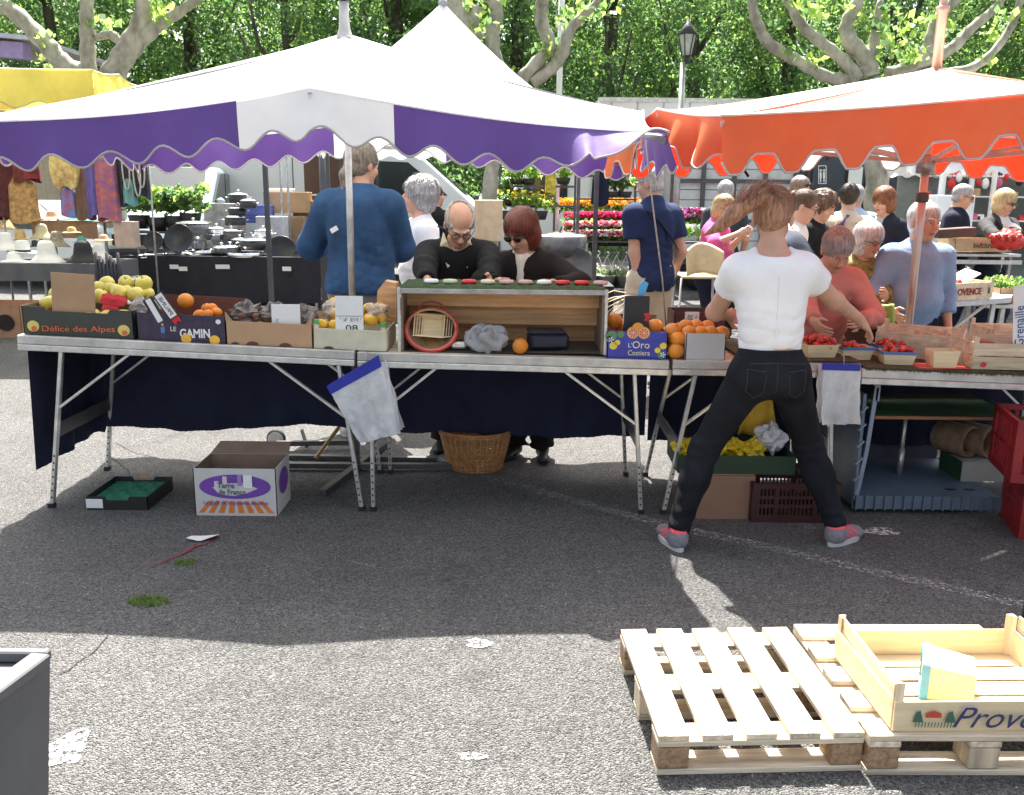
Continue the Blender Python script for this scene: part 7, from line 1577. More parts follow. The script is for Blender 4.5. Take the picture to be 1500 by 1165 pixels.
# ================================================================== stalls behind
def stall_table(name, label, cat, x0, x1, y, z, dep, m, drop=None, legs_=True, group=None):
    t = thing(name, label, cat, ((x0+x1)/2,y,0), group); b = MB(); b.box(((x0+x1)/2,y+dep/2,z-.015), (x1-x0,dep,.03), bev=.004); b.build('table_top', m, t)
    if drop:
        b = MB(); W_ = x1-x0; b.grid(lambda u, v: V((x0+W_*u, y-.012+.018*math.sin(u*W_*16)*v, z-.0+(drop-z)*v)), 60, 6); b.build('cloth', m, t)
        for x, s_ in ((x0,-1),(x1,1)): b = MB(); b.grid(lambda u, v: V((x+s_*.01, y+dep*u, z+(drop-z)*v)), 8, 4); b.build('side_cloth', m, t)
    if legs_:
        for x in (x0+.08,x1-.08):
            for yy in (y+.06,y+dep-.06): b = MB(); b.box((x,yy,(z-.03)/2), (.03,.03,z-.03)); b.build('leg', M_steel, t)
    return t
# ---- hats
Yh = 11.1; hz = at(70,386,Yh).z; x0 = at(-30,386,Yh).x; x1 = at(152,386,Yh).x
M_gcl = mat('slate grey table cloth', (.10,.105,.12), .8, var=.1)
stall_table('hat_stall', 'stall table under a slate grey cloth covered with hats, far left', 'stall', x0, x1, Yh, hz, 1.0, M_gcl, drop=hz-.22)
x2 = at(140,322,12.4).x; hz2 = at(70,324,12.4).z; t = stall_table('hat_shelf', 'raised rear shelf with coloured hats behind the hat table', 'shelf', x0, x2, 12.4, hz2, .5, mat('brown shelf wood', (.25,.16,.10), .8))
b = MB(); b.box(((x0+x2)/2,12.42,hz2-.13), (x2-x0,.03,.2)); b.build('front_board', MATS['brown shelf wood'], t)
def hat(label, px, py, Yd, w_px, m, kind='sun', band=None, rz=0.):
    p = at(px, py, Yd); s_ = w_px*Yd/1300/.40; t = thing('hat', label, 'hat', p, None, local=True); b = MB()
    if kind == 'sun': pr = [(.20,0),(.198,.008),(.15,.035),(.105,.07),(.098,.10),(.085,.145),(.06,.165),(0,.17)]
    elif kind == 'fedora': pr = [(.19,.012),(.185,.018),(.12,.004),(.098,.01),(.094,.06),(.082,.11),(.05,.12),(.0,.098)]
    else: pr = [(.20,.0),(.19,.01),(.11,.02),(.1,.03),(.09,.08),(.05,.105),(0,.11)]
    b.lathe(pr, n=22, sy=.85, wob=.02); b.build('crown', m, t)
    if band: b = MB(); b.lathe([(.1005,.012),(.100,.036)], n=22, sy=.85); b.build('band', band, t)
    t.scale = (s_,s_,s_*(1.5 if kind != 'flat' else 1.2)); t.rotation_euler = (0,0,rz); return t
M_hw = mat('white straw', (.72,.73,.74), .7, var=.06); M_hb = mat('black felt', (.02,.022,.028), .8); M_hs = mat('golden straw', (.50,.36,.16), .8, var=.2, scale=30); M_ht = mat('teal straw', (.06,.28,.26), .7); M_hg = mat('speckled taupe weave', (.28,.25,.20), .9, var=.5, scale=60); M_hp = mat('peach straw', (.62,.40,.25), .7)
for a_ in [('white sun hat with a high crown at the front of the hat table',70,386,11.3,52,M_hw,'sun'),('wide black sun hat at the front edge of the hat table',123,386,11.3,52,M_hb,'sun'),('white trilby with a thin black band, left of the white sun hat',34,372,11.5,44,M_hw,'fedora',M_black),('white hat at the very left end of the hat table',10,366,11.7,40,M_hw,'sun'),
    ('flat white brimmed hat under the black banded trilby',22,383,11.4,44,M_hw,'flat'),('speckled taupe bucket hat in the middle of the hat table',84,362,11.8,36,M_hg,'sun'),('pale blue white hat behind the black sun hat',146,378,11.6,34,M_hw,'sun'),('teal hat behind the white cap of the hat table',120,355,11.9,26,M_ht,'flat'),
    ('white hat with teal underside behind the black sun hat',134,362,11.8,34,M_hw,'flat'),('small golden straw hat in the second row of the hat table',30,352,11.9,32,M_hs,'fedora'),('pale khaki hat in the second row of the hat table',62,350,12.,34,mat('khaki straw',(.45,.42,.28),.8),'sun'),('small round black hat between two white hats',52,362,11.8,22,M_hb,'fedora'),
    ('golden straw hat topping the pile at the right of the hat table',105,341,12.1,26,M_hs,'flat'),('peach brimmed hat leaning beside the golden one',152,352,12.2,26,M_hp,'flat'),
    ('black wide brimmed hat on the rear hat shelf',35,322,12.5,44,M_hb,'fedora'),('peach and white sun hat on the rear hat shelf',77,320,12.5,36,M_hp,'flat',M_hw),('teal edged hat lying flat on the rear hat shelf',118,323,12.5,50,M_ht,'flat'),('big golden straw hat at the left end of the shelf',2,336,12.3,46,M_hs,'sun')]:
    hat(*a_)
# hanging clothes on a rail
zr = at(100,196,12.0).z; xa = at(-20,190,12.).x; xb = at(214,190,12.).x; t = thing('clothes_rail', 'grey steel clothes rail above the hat stall', 'clothes rail', ((xa+xb)/2,12,0))
b = MB(); b.tube([(xa,12,zr),(xb,12,zr)], .015, 8); b.build('rail', M_steel, t)
for x in (xa+.1,xb): b = MB(); b.tube([(x,12,0),(x,12,zr)], .015, 8); b.build('post', M_steel, t)
def garment(label, name, px, w_px, y0, y1, m, Yd=12., seed=0, wid=1.15, cat='clothes', shape=None):
    p = at(px, y0, Yd); q = at(px, y1, Yd); W_ = w_px*Yd/1300; H_ = p.z-q.z; t = thing(name, label, cat, (p.x,Yd,q.z), 'clothes hanging above the hat stall')
    def f(u, v):
        a = 2*PI*u; k = (.55+.45*smooth(v*4))*(1+(wid-1)*v); k = shape(v) if shape else k
        return V((p.x+W_/2*k*math.cos(a), Yd+(.07*math.sin(a)+.022*math.cos(a*5+seed))*k, p.z-H_*v+.03*math.sin(a*2+seed)*v))
    b = MB(); b.grid(f, 30, 10); b.build('cloth', m, t); b = MB(); b.tube([(p.x,Yd,zr+.02),(p.x,Yd,p.z-.03)], .006, 5); b.build('hanger_hook', M_steel, t); return t
def patt(nm, c1, c2, sc=12, st=(1,1,1)): return mat(nm, c1, .85, var=.3, scale=sc, dark=c2, stretch=st)
G = [('black and dark red patterned scarves at the far left of the rail',4,40,205,320,patt('black red print',(.10,.015,.02),(.01,.01,.01))),('tan and brown printed cloth below the dark red bags',30,40,258,325,patt('tan print',(.42,.26,.11),(.15,.08,.04),16)),('dark red and black bag hanging at the left of the rail',36,34,222,265,patt('red black weave',(.20,.02,.03),(.02,.015,.015))),
     ('pale yellow floral round bag hanging on the rail',92,36,216,276,patt('yellow floral',(.52,.48,.20),(.32,.10,.08),11)),('blue and red printed scarf under the yellow bag',100,22,272,316,patt('blue red print',(.05,.2,.5),(.4,.06,.08),10)),('brown striped long scarf on the rail',118,24,215,320,patt('brown stripes',(.16,.09,.06),(.05,.03,.03),4,(30,30,2))),('blue and violet long scarf on the rail',133,20,218,318,patt('violet scarf',(.13,.10,.36),(.05,.04,.18),4,(25,25,2))),
     ('orange grey and violet checked scarf on the rail',152,28,216,322,patt('checked scarf',(.42,.12,.06),(.11,.08,.32),8,(1,1,2.2))),('navy long garment on the rail',172,20,214,300,patt('navy cotton',(.02,.03,.07),(.01,.01,.03))),('navy bag with white piping on the rail, left one',184,20,212,280,patt('navy canvas',(.025,.03,.05),(.015,.015,.025))),('navy bag with white piping on the rail, right one',200,22,212,290,MATS['navy canvas']),('teal and grey beach bag hanging low on the rail',189,16,262,300,patt('teal grey',(.05,.3,.34),(.25,.24,.22)))]
for k, (lb, px, wp, y0, y1, m) in enumerate(G): garment(lb, 'hanging_bag' if 'bag' in lb else 'hanging_scarf', px, wp, y0, y1, m, Yd=12.-.03*(k % 4), seed=k*1.7, cat='bag' if 'bag' in lb else 'scarf', shape=(lambda v: .75+.4*math.sin(min(1,v*1.05)*PI)**.7 if v < .96 else .5) if 'round' in lb else None)
for (px, y0, y1) in ((184,216,278),(200,220,288),(206,214,275)):
    b = MB(); c = at(px,(y0+y1)/2,11.8); h = (at(px,y0,11.8).z-at(px,y1,11.8).z)/2; b.tube([c+V((.045*math.cos(q),0,h*math.sin(q))) for q in [2*PI*i/20 for i in range(21)]], .010, 5); single('piping_loop', b, M_piping, 'pale piping cord looped down the navy bag, '+{184:'left',200:'middle',206:'right'}[px]+' of three', 'cord')
# boxes on the shelf and black boots stand
b = MB(); p = at(183,362,11.9); b.box((p.x,12.,p.z+.16), (.26,.2,.34), bev=.004); single('beige_box', b, mat('pinkish beige carton', (.48,.36,.31), .8), 'pinkish beige carton with drop marks right of the hats', 'box')
t = thing('umbrella_stand', 'bundle of folded black umbrellas standing right of the hat table', 'umbrella stand', at(162,440,11.).xyz); p = at(162,440,10.9)
for k in range(7):
    x = p.x+(k-3)*.045; b = MB(); b.tube([(x,10.9+.03*(k % 2),p.z-.1),(x+.01,10.9,p.z+.3),(x,10.9,at(162,370,10.9).z-.04*(k % 3))], [.03,.034,.018], 7); b.build('folded_umbrella', mat('black glossy cloth', (.02,.02,.035), .35), t)
b = MB(); b.lathe([(.17,0),(.17,p.z)], (p.x,10.95,0), 18); b.build('stand', M_darksteel, t)
# green plants left of the van
def plant(label, name, px, py, Yd, r, h, n_, mixm, cat='plant', pot=None, group=None, size=.10, flow=None, ground_=False):
    p = at(px, py, Yd); t = thing(name, label, cat, p, group)
    if pot: b = MB(); b.lathe([(0,0),(pot[0]*.75,0),(pot[0],pot[1]),(pot[0]*.92,pot[1]),(pot[0]*.85,pot[1]*.9),(0,pot[1]*.9)], p, 18); b.build('pot', pot[2], t)
    z0_ = pot[1] if pot else 0
    cs = [(ra.uniform(-r,r), ra.uniform(-r,r)*.8, z0_+ra.uniform(.2,1)*h) for _ in range(n_)]; link('foliage', leaf_cloud('foliage', cs, .10, 14, size, mixm), t)
    if flow:
        for m, q in flow:
            b = MB()
            for _ in range(q*3):
                c = p+V((ra.uniform(-r,r), ra.uniform(-r,r)*.9-.06, z0_+h*ra.uniform(.65,1.3))); s_ = ra.uniform(.022,.040); d = ra.uniform(0,3)
                b.add([c+V((s_*math.cos(d+k*PI/2), s_*math.sin(d+k*PI/2)*.8, s_*.5*(1 if k % 2 else -1))) for k in range(4)]+[c+V((0,-.008,.012))], [(0,1,4),(1,2,4),(2,3,4),(3,0,4)])
            o = b.build('blossoms', m, t); o['kind'] = 'stuff'
    return t
M_gpot = mat('grey plastic pot', (.30,.30,.30), .6); M_bpot = mat('black plastic pot', (.02,.02,.02), .6); M_tray = mat('pale tray', (.5,.5,.5), .6)
for k, (px, py, lb) in enumerate(((205,335,'leftmost'),(232,338,'second'),(258,336,'third'),(280,332,'rightmost'))): plant(lb+' of the leafy potted plants in front of the silver car', 'potted_plant', px, py, 13.6, .2, .38, 26, (.2,.5,.3), pot=(.16,.2,M_bpot), group='potted plants before the silver car')
pt0 = at(195,338,13.4); pt1 = at(290,338,13.4); stall_table('plant_bench', 'low bench carrying the leafy plants before the silver car', 'bench', pt0.x, pt1.x, 13.3, pt0.z-.005, .7, M_darksteel)
# ---- cookware
Yc = 12.4; cz = at(330,376,Yc).z; x0 = at(203,376,Yc).x; x1 = at(468,376,Yc).x; M_bcl = mat('black table cloth', (.012,.012,.02), .8, bump=.4, bscale=6)
stall_table('cookware_stall', 'long cookware stall under a black cloth', 'stall', x0, x1, Yc, cz, 1.5, M_bcl, drop=.12)
M_al2 = mat('polished aluminium', (.80,.80,.80), .18, .95, .05); M_nst = mat('dark non stick metal', (.035,.037,.042), .35, .3); M_enam = mat('charcoal enamel', (.06,.062,.068), .3, coat=.4)
def pot(label, px, py, Yd, r, h, m, lid=None, knob=True, handles=True, z=None):
    p = at(px, py, Yd); p.z = z if z is not None else p.z; t = thing('cooking_pot', label, 'pot', p, 'pots on the cookware stall'); b = MB(); b.lathe([(0,0),(r*.94,0),(r,.01),(r,h),(r*.96,h),(r*.95,.015),(0,.012)], p, 22); b.build('body', m, t)
    if lid: b = MB(); b.lathe([(r*1.02,h),(r*1.0,h+.012),(r*.6,h+.03),(0,h+.04)], p, 22); b.build('lid', lid, t)
    if lid and knob: b = MB(); b.lathe([(.012,h+.035),(.012,h+.05),(.026,h+.06),(.024,h+.075),(0,h+.08)], p, 12); b.build('knob', M_al2, t)
    if handles:
        for s_ in (-1,1): b = MB(); b.tube([p+V((s_*r,-.03,h*.7)), p+V((s_*(r+.04),-.03,h*.72)), p+V((s_*(r+.04),.03,h*.72)), p+V((s_*r,.03,h*.7))], .007, 6); b.build('handle', M_al2, t)
    return t
def pan(label, px, py, Yd, r, tilt, m, yaw=0., hd=(1,0)):
    p = at(px, py, Yd); t = thing('frying_pan', label, 'pan', p, 'pans leaning on the cookware stall'); Mx = Euler((R(tilt),0,R(yaw))).to_matrix(); b = MB(); b.lathe([(0,.0),(r*.82,.0),(r,.045),(r*.97,.045),(r*.8,.006),(0,.006)], p, 26, Mx); b.build('bowl', m, t)
    a = V((hd[0], hd[1], 0)).normalized(); b = MB(); b.tube([p+Mx @ (a*r+V((0,0,.04))), p+Mx @ (a*(r+.09)+V((0,0,.06))), p+Mx @ (a*(r+.19)+V((0,0,.055)))], [.012,.011,.013], 7, sy=.6); b.build('handle', M_nst, t); return t
ctz = cz+.0
pot('large dark stock pot with a broad aluminium lid left on the cookware stall',285,352,13.0,.25,.24,M_enam,M_al2)
pot('wide shallow aluminium tray pot in the middle of the cookware stall',300,372,12.8,.30,.06,M_al2,None)
pot('big paella pan with two handles at the front of the cookware stall',360,377,12.6,.26,.07,M_al2,None)
for k, (px, py, Yd, r, h) in enumerate(((340,352,13.1,.17,.13),(345,330,13.3,.15,.11),(348,316,13.4,.13,.10),(350,298,13.5,.15,.12),(364,305,13.3,.12,.1),(318,345,13.,.13,.09),(325,372,12.6,.12,.08),(372,365,12.7,.2,.12),(386,350,13.1,.15,.11),(338,372,12.7,.15,.09),(352,362,12.9,.13,.1))):
    pot(('lower left','second tier left','third tier left','topmost','upper right','small left','front left','wide right','right tier','front middle','middle')[k]+(' pot of the stacked saucepans'), px, py, Yd, r, h, (M_enam,M_nst,M_al2)[k % 3 if k not in (2,3) else 1], M_al2)
for k, (px, py, r, tl, m) in enumerate(((263,350,.20,72,M_nst),(252,358,.13,75,M_enam),(412,370,.23,72,M_nst),(405,376,.16,75,M_enam),(450,375,.2,70,M_nst),(440,378,.12,70,M_enam),(226,355,.14,70,M_nst),(277,376,.16,12,M_al2),(312,380,.15,8,M_al2),(245,378,.15,8,M_nst),(215,379,.12,8,M_al2))):
    pan(('big dark','small dark','largest dark','inner dark','right hand dark','small right hand','black far left','flat bright','second flat bright','flat black','leftmost flat bright')[k]+' frying pan on the cookware stall', px, py, 12.5+.06*k % .3, r, tl, m, hd=(-.6,-1) if tl > 20 else (-1,-.4))
t = thing('saucepan_lids', 'pile of shiny lids lying in the middle of the cookware stall', 'lids', at(300,378,12.5))
for k in range(9): b = MB(); p = at(285+ra.uniform(-15,55), 374+ra.uniform(-4,5), 12.5+ra.uniform(0,.5)); b.lathe([(.14,0),(.12,.015),(.02,.04),(.02,.06),(0,.062)], p, 18, Euler((ra.uniform(-.5,.5),ra.uniform(-.4,.4),0)).to_matrix()); b.build('lid', M_al2, t)
for k, (px, w_) in enumerate(((255,12),(268,14),(322,12),(420,13),(330,11))):
    p = at(px, 391+(k % 2)*3, Yc-.04); b = MB(); b.box(p, (.12,.004,.06), (R(10),0,R(ra.uniform(-6,6)))); single('price_tag', b, M_paper, ('leftmost','second','third','rightmost','fourth')[k]+' white price tag pinned on the black cloth of the cookware stall', 'price tag')
# boxes behind the cookware
for k, (lb, px, py, Yd, w_, h_, m) in enumerate((('brown carton with orange top edge behind the cookware',418,312,14.6,.72,.33,M_card),('tall brown carton below the orange edged one',418,364,14.4,.60,.50,mat('brown carton shade',(.33,.21,.12),.8)),('white box behind the stacked pots',395,352,14.0,.42,.36,mat('white gloss box',(.62,.63,.66),.5)),('blue and white striped stack of small boxes',375,327,14.2,.40,.28,mat('blue striped boxes',(.09,.13,.42),.5,var=.6,scale=3,stretch=(.3,.3,30))),('grey white sorting rack left of the stacked pots',325,345,14.4,.55,.50,mat('pale rack',(.5,.47,.46),.6,var=.3,scale=8)),('brown carton at the right end of the cookware stall',452,340,14.8,.5,.5,mat('tan carton shade',(.40,.26,.15),.8)),('white cardboard box with a red star print above the cartons',408,300,15.0,.40,.26,M_paper))):
    p = at(px, py, Yd); b = MB(); b.box((p.x,Yd+.2,p.z+h_/2), (w_,.35,h_), bev=.006); b.box((p.x,Yd+.2,p.z+h_), (w_+.01,.02,.012)); single('stock_box', b, m, lb, 'box')
pb0 = at(300,366,14.3); pb1 = at(470,366,14.3); stall_table('stock_bench', 'bench loaded with cartons behind the cookware', 'bench', pb0.x, pb1.x, 14.0, at(400,364,14.3).z, .9, M_darksteel)
p0 = at(440,225,15.6); p1 = at(492,225,15.6); t = thing('brown_shelter', 'dark brown stall cabinet between the white van and the man in blue', 'cabinet', ((p0.x+p1.x)/2,15.8,0)); b = MB(); b.box(((p0.x+p1.x)/2,16.1,p0.z/2), (p1.x-p0.x,.6,p0.z)); b.build('body', mat('dark brown boards', (.07,.04,.03), .8), t)
for k in range(3): b = MB(); b.box(((p0.x+p1.x)/2,15.78,.7+.45*k), (p1.x-p0.x-.04,.05,.03)); b.build('shelf', M_steel, t)
for k, px in enumerate((413,423,475)): p = at(px,300,14.2); t = thing('steel_pole', ('thin','second thin','dark')[k]+' steel pole standing behind the cartons', 'pole', (p.x,14.2,0)); b = MB(); b.tube([(p.x,14.2,0),(p.x,14.2,2.6)], .02 if k < 2 else .06, 8); b.build('pole', M_steel if k < 2 else M_darksteel, t)
# cookware right of the auburn woman
big = at(822,346,11.2); t = thing('giant_pan', 'very large grey wok with a flat lid standing behind the auburn haired woman', 'pan', (big.x,11.2,0)); b = MB(); b.lathe([(.22,-.34),(.30,-.22),(.325,0),(.31,0),(.21,-.33),(0,-.33)], big, 28); b.build('bowl', M_enam, t); b = MB(); b.lathe([(.325,.0),(.31,.02),(.1,.05),(0,.055)], big, 28); b.build('lid', M_al2, t); b = MB(); b.tube([big+V((-.03,-.1,.03)), big+V((0,-.1,.12))], .012, 6); b.build('handle', M_nst, t)
b = MB(); b.box((big.x,11.3,(big.z-.36)/2), (.7,.5,big.z-.36)); b.build('stand', M_bcl, t)
pan('big grey paella pan leaning under the giant wok', 842, 392, 10.9, .24, 72, M_enam, hd=(-1,.2)); pot('small black lidded pot on a black stand beside the pole', 848, 420, 10.2, .17, .05, M_nst, M_nst)
zz_ = at(840,418,10.2).z; b = MB(); b.box((at(846,420,10.3).x,10.4,zz_/2), (.8,.6,zz_)); single('black_stand', b, M_bcl, 'black cloth covered stand under the small lidded pot', 'stand')
# ---- flower stall
Yf = 15.0
def row(px0, px1, py0, py1, n_, Yd, lbl, mixm, fl, h=.22, grp=None, name='flower_tray', pot=None, r=.22, size=.07):
    for k in range(n_):
        u = (k+.5)/n_; side_ = ('leftmost','second','third','fourth','fifth','sixth','seventh','eighth','ninth','tenth')[k]
        plant('%s %s' % (side_, lbl), name, px0+(px1-px0)*u, py0+(py1-py0)*u, Yd, r, h, 12, mixm, cat='flowers', pot=pot, group=grp, size=size, flow=fl)
def fm(n, c): return mat(n, c, .6, var=.2, trans=.3)
f_red, f_pink, f_white, f_yel, f_or, f_mag, f_vio = fm('red petals',(.62,.03,.06)), fm('pink petals',(.75,.18,.32)), fm('white petals',(.8,.78,.78)), fm('yellow petals',(.80,.55,.02)), fm('orange petals',(.80,.25,.02)), fm('magenta petals',(.60,.02,.22)), fm('violet petals',(.35,.2,.5))
row(838,935,352,352,7,15.0,'tray of red and white flowers in the front row of the flower stall',(.1,.4,.5),[(f_red,26),(f_white,34),(f_pink,10)],.12,'front row of flower trays')
row(838,935,338,338,7,15.6,'tray of pink and white flowers in the middle row of the flower stall',(.1,.4,.5),[(f_pink,30),(f_red,14),(f_white,28)],.12,'middle row of flower trays')
row(838,935,326,326,7,16.1,'tray of magenta flowers in the rear row of the flower stall',(.2,.4,.4),[(f_mag,40),(f_red,22)],.14,'rear row of flower trays')
row(812,930,312,312,7,16.6,'pot of yellow and orange flowers at the back of the flower stall',(.2,.5,.3),[(f_yel,22),(f_or,14)],.2,'back row of potted flowers')
row(990,1045,330,330,4,14.2,'tray of purple and red flowers left of the woman in pink',(.2,.5,.3),[(f_mag,24),(f_red,12),(f_vio,14),(f_white,8)],.2,'flower trays left of the pink top')
row(990,1045,345,345,4,13.7,'tray of green seedlings left of the woman in pink',(.1,.4,.5),[(f_white,8)],.12,'seedling trays left of the pink top')
row(735,800,322,322,3,14.6,'fresh green leafy pot beside the middle plane trunk',(.0,.3,.7),[(f_yel,6)],.25,'leafy pots beside the plane trunk',pot=(.15,.14,M_bpot))
for k, (y, z0_, x0_, x1_) in enumerate(((14.75,at(880,352,15).z,at(835,350,15).x,at(1050,350,15).x),(15.35,at(880,338,15.6).z,at(835,350,15.6).x,at(938,350,15.6).x),(15.9,at(880,326,16.1).z,at(835,350,16.1).x,at(938,350,16.1).x))):
    stall_table('flower_bench', ('front','middle','rear')[k]+' step of the stepped bench of the flower stall', 'bench', x0_, x1_, y, z0_-.0, .5, M_darksteel)
for k in range(9):
    px = 835+k*13.5 if k < 7 else 1000+(k-7)*26; p = gnd(px, 408); p.y = 16.4+(k % 2)*.3; p.x = at(px,400,p.y).x; p.z = 0
    t = thing('hanging_basket', ('first','second','third','fourth','fifth','sixth','seventh','eighth','ninth')[k]+' pale grey hanging pot from the left, on the ground under the flower stall', 'flower pot', p, 'pale hanging pots under the flower stall')
    b = MB(); b.lathe([(0,0),(.10,0),(.17,.20),(.18,.21),(.16,.20),(0,.18)], p, 18); b.build('pot', M_gpot, t); b = MB(); b.tube([p+V((-.15,0,.2)), p+V((-.03,0,.5)), p+V((0,0,.56)), p+V((.04,0,.60)), p+V((.0,0,.64))], .008, 5); b.tube([p+V((.15,0,.2)), p+V((0,0,.56))], .006, 5); b.build('hanger', M_white, t)
    link('foliage', leaf_cloud('foliage', [(ra.uniform(-.12,.12), ra.uniform(-.1,.1), .27) for _ in range(7)], .09, 10, .06, (.2,.5,.3)), t)
    b = MB()
    for _ in range(16): c = p+V((ra.uniform(-.16,.16), ra.uniform(-.16,.05), .28+ra.uniform(0,.12))); b.add([c+V((-.02,0,0)), c+V((0,-.01,.02)), c+V((.02,0,0)), c+V((0,0,-.02))], [(0,1,2,3)])
    b.build('blossoms', f_white, t)['kind'] = 'stuff'
t = thing('plant_rack', 'open dark steel rack with shelves of green plants before the white truck cab', 'rack', (at(780,300,14.8).x,14.8,0))
xa, xb, xc = at(732,300,14.8).x, at(842,300,14.8).x, at(812,300,14.8).x
for x in (xa,xc,xb,at(872,300,14.8).x,at(930,300,14.8).x): b = MB(); b.box((x,14.8,at(800,232,14.8).z/2), (.035,.035,at(800,232,14.8).z)); b.build('upright', M_darksteel, t)
for z, x0_, x1_ in ((at(780,273,14.8).z,xa,xb),(at(780,302,14.8).z,xa,xb),(at(880,258,14.8).z,xb,at(932,300,14.8).x),(at(880,292,14.8).z,xb,at(932,300,14.8).x)): b = MB(); b.box(((x0_+x1_)/2,14.95,z), (x1_-x0_,.32,.03)); b.build('shelf', M_darksteel, t)
for k, (px, py, lb) in enumerate(((757,271,'left trough'),(774,271,'right trough'),(825,270,'trailing plant'),(898,290,'big dark leafed plant'),(915,290,'second dark leafed plant'),(745,301,'lower pot'))): plant(lb+' of green leaves on the dark steel rack', 'rack_plant', px, py, 14.8, .17, .22 if k < 3 else .32, 18, (.0,.3,.7) if k < 3 else (.4,.4,.2), pot=(.12,.1,M_bpot), group=None, size=.08)
p = at(806,258,14.5); b = MB(); b.grid(lambda u, v: V((p.x+.13*(u-.5)*(1+.3*v), 14.5+.03*math.sin(u*8), p.z+.32-.62*v)), 8, 10); o = single('yellow_bag', b, mat('yellow printed plastic', (.75,.52,.05), .5, var=.5, scale=14), 'yellow printed bag hanging from the dark steel rack', 'bag'); o.modifiers.new('s', 'SOLIDIFY').thickness = .03
garment('dark t-shirt on a hanger in front of the white truck', 'hanging_shirt', 880, 22, 250, 300, F_dknavy, Yd=13.5, seed=2, cat='clothes')
b = MB(); p = at(715,346,11.); b.box((p.x,11.2,p.z+.18), (.34,.3,.5), bev=.01); single('beige_carton', b, mat('beige carton', (.55,.43,.30), .8), 'beige carton between the balding man and the auburn haired woman', 'carton')
b = MB(); p = at(718,308,11.5); b.lathe([(.14,0),(.15,.1),(.13,.13),(0,.13)], p, 18); single('straw_basket', b, mat('light straw weave', (.50,.38,.28), .8, var=.3, scale=20), 'light straw basket upside down on the beige carton', 'basket')
# beige moulded chair
p = at(1030,412,8.); t = thing('moulded_chair', 'beige moulded plastic armchair below the woman in pink', 'chair', (p.x,8.,0)); M_bch = mat('beige moulded plastic', (.58,.47,.26), .4)
z1 = at(1030,360,8.).z; z2 = at(1030,404,8.).z; b = MB(); b.grid(lambda u, v: V((p.x-.17+.34*u, 8.0+.16*math.sin(u*PI)-.10*v+.0, z1-(z1-z2)*v-.05*(2*u-1)**2*(1-v)+.02*math.sin(u*PI))), 14, 10); o = b.build('backrest', M_bch, t); o.modifiers.new('s', 'SOLIDIFY').thickness = .012
b = MB(); b.box((p.x,8.25,z2-.02), (.34,.4,.03), bev=.012); b.build('seat', M_bch, t)
for sx_ in (-.18,.18):
    for sy in (8.08,8.42): b = MB(); b.tube([(p.x+sx_,sy,z2-.03),(p.x+sx_*1.15,sy,0)], .011, 8); b.build('leg', M_steel, t)
# ---- right: citrus stall, provence table, white goods stall
zc2 = at(1400,373,9.0).z; xL = at(1392,373,9.).x; xR_ = at(1482,373,9.).x; t = stall_table('citrus_table', 'grey metal market table carrying the citrus box at the right', 'table', xL-.15, xR_+.1, 9.0, at(1440,372,9.0).z, .7, M_alu)
b = MB(); b.beam((xL-.15,8.99,at(1440,384,9.).z), (xR_+.1,8.99,at(1440,384,9.).z), .03, .04); b.build('lower_bar', M_alu, t)
za = at(1440,369,8.98).z; a = V((at(1398,369,8.98).x,8.98,za)); b_ = V((at(1482,369,8.98).x,8.98,za)); hh = at(1440,350,8.98).z-za; t = thing('citrus_carton', 'tan carton printed biocitrus.eu on the grey metal table', 'carton', (a+b_)/2); open_box(t, a, b_, .4, hh, mat('light tan carton', (.52,.38,.22), .8))
text('biocitrus.eu', a.lerp(b_, .58)+V((0,-.004,hh*.5)), .30, hh*.42, FRONT, mat('dark green ink', (.03,.10,.05), .6), t, bold=.02)
b = MB(); c = a.lerp(b_, .45)+V((0,-.006,hh*.6)); b.sph(c, (.014,.001,.018), 8); b.build('red_accent', M_red, t)
b = MB(); p = at(1412,349,8.95); b.box((p.x-.06,9.05,p.z+.05), (.36,.2,.09), (0,R(-4),0), bev=.005); single('brown_tray', b, mat('dark brown tray', (.10,.05,.035), .7), 'dark brown tray leaning at the left end of the citrus carton', 'tray')
crumple('red net bag heaped with tomatoes in the hands of the blond woman', 'bag', 'red_bag', at(1476,352,8.75), (.15,.10,.09), mat('red net', (.65,.04,.03), .4), 91, .25)
for k in range(7): fruit('tomato', at(1462+k*5.2, 346+(k % 2)*4, 8.62), 'red tomato showing in the red net bag', .9, group='tomatoes in the red net bag')
# table with the Provence crate, long axis going away to the right
pA = at(1366,449,6.4); pB = at(1480,432,6.9); zt_ = .86; 
t = thing('slanting_table', 'light grey folding table running back to the right under the tomato crate', 'table', (pA.x+.3,6.7,0)); b = MB(); P4 = [at(1330,455,6.2), at(1482,428,6.75), at(1486,424,7.2), at(1350,428,7.3)]
zq = sum(p.z for p in P4)/4; P4 = [V((p.x,p.y,zq)) for p in P4]; b.prism(P4, (0,0,-.04), (0,0,0)); b.build('table_top', mat('light grey laminate', (.55,.57,.58), .4), t)
for p in (P4[0]+V((.15,.1,0)),P4[1]+V((-.1,.05,0)),P4[2]+V((-.1,-.05,0))): b = MB(); b.beam(p-V((0,0,.04)), V((p.x-.05,p.y,0)), .03, .03); b.build('leg', M_alu, t)
b = MB(); b.beam(P4[1]+V((-.15,.06,-.06)), V((P4[1].x-.6,P4[1].y+.1,.42)), .02, .02); b.build('brace', M_alu, t)
zc3 = zq+.004; a = at(1373,436,6.35); b_ = at(1455,418,6.62); a = V((a.x,a.y,zc3)); b_ = V((b_.x,b_.y,zc3)); t, d, n_ = slat_crate('poplar crate lettered PROVENCE filled with tomatoes on the slanting table', a, b_, .36, .125, 1, post_h=.03)
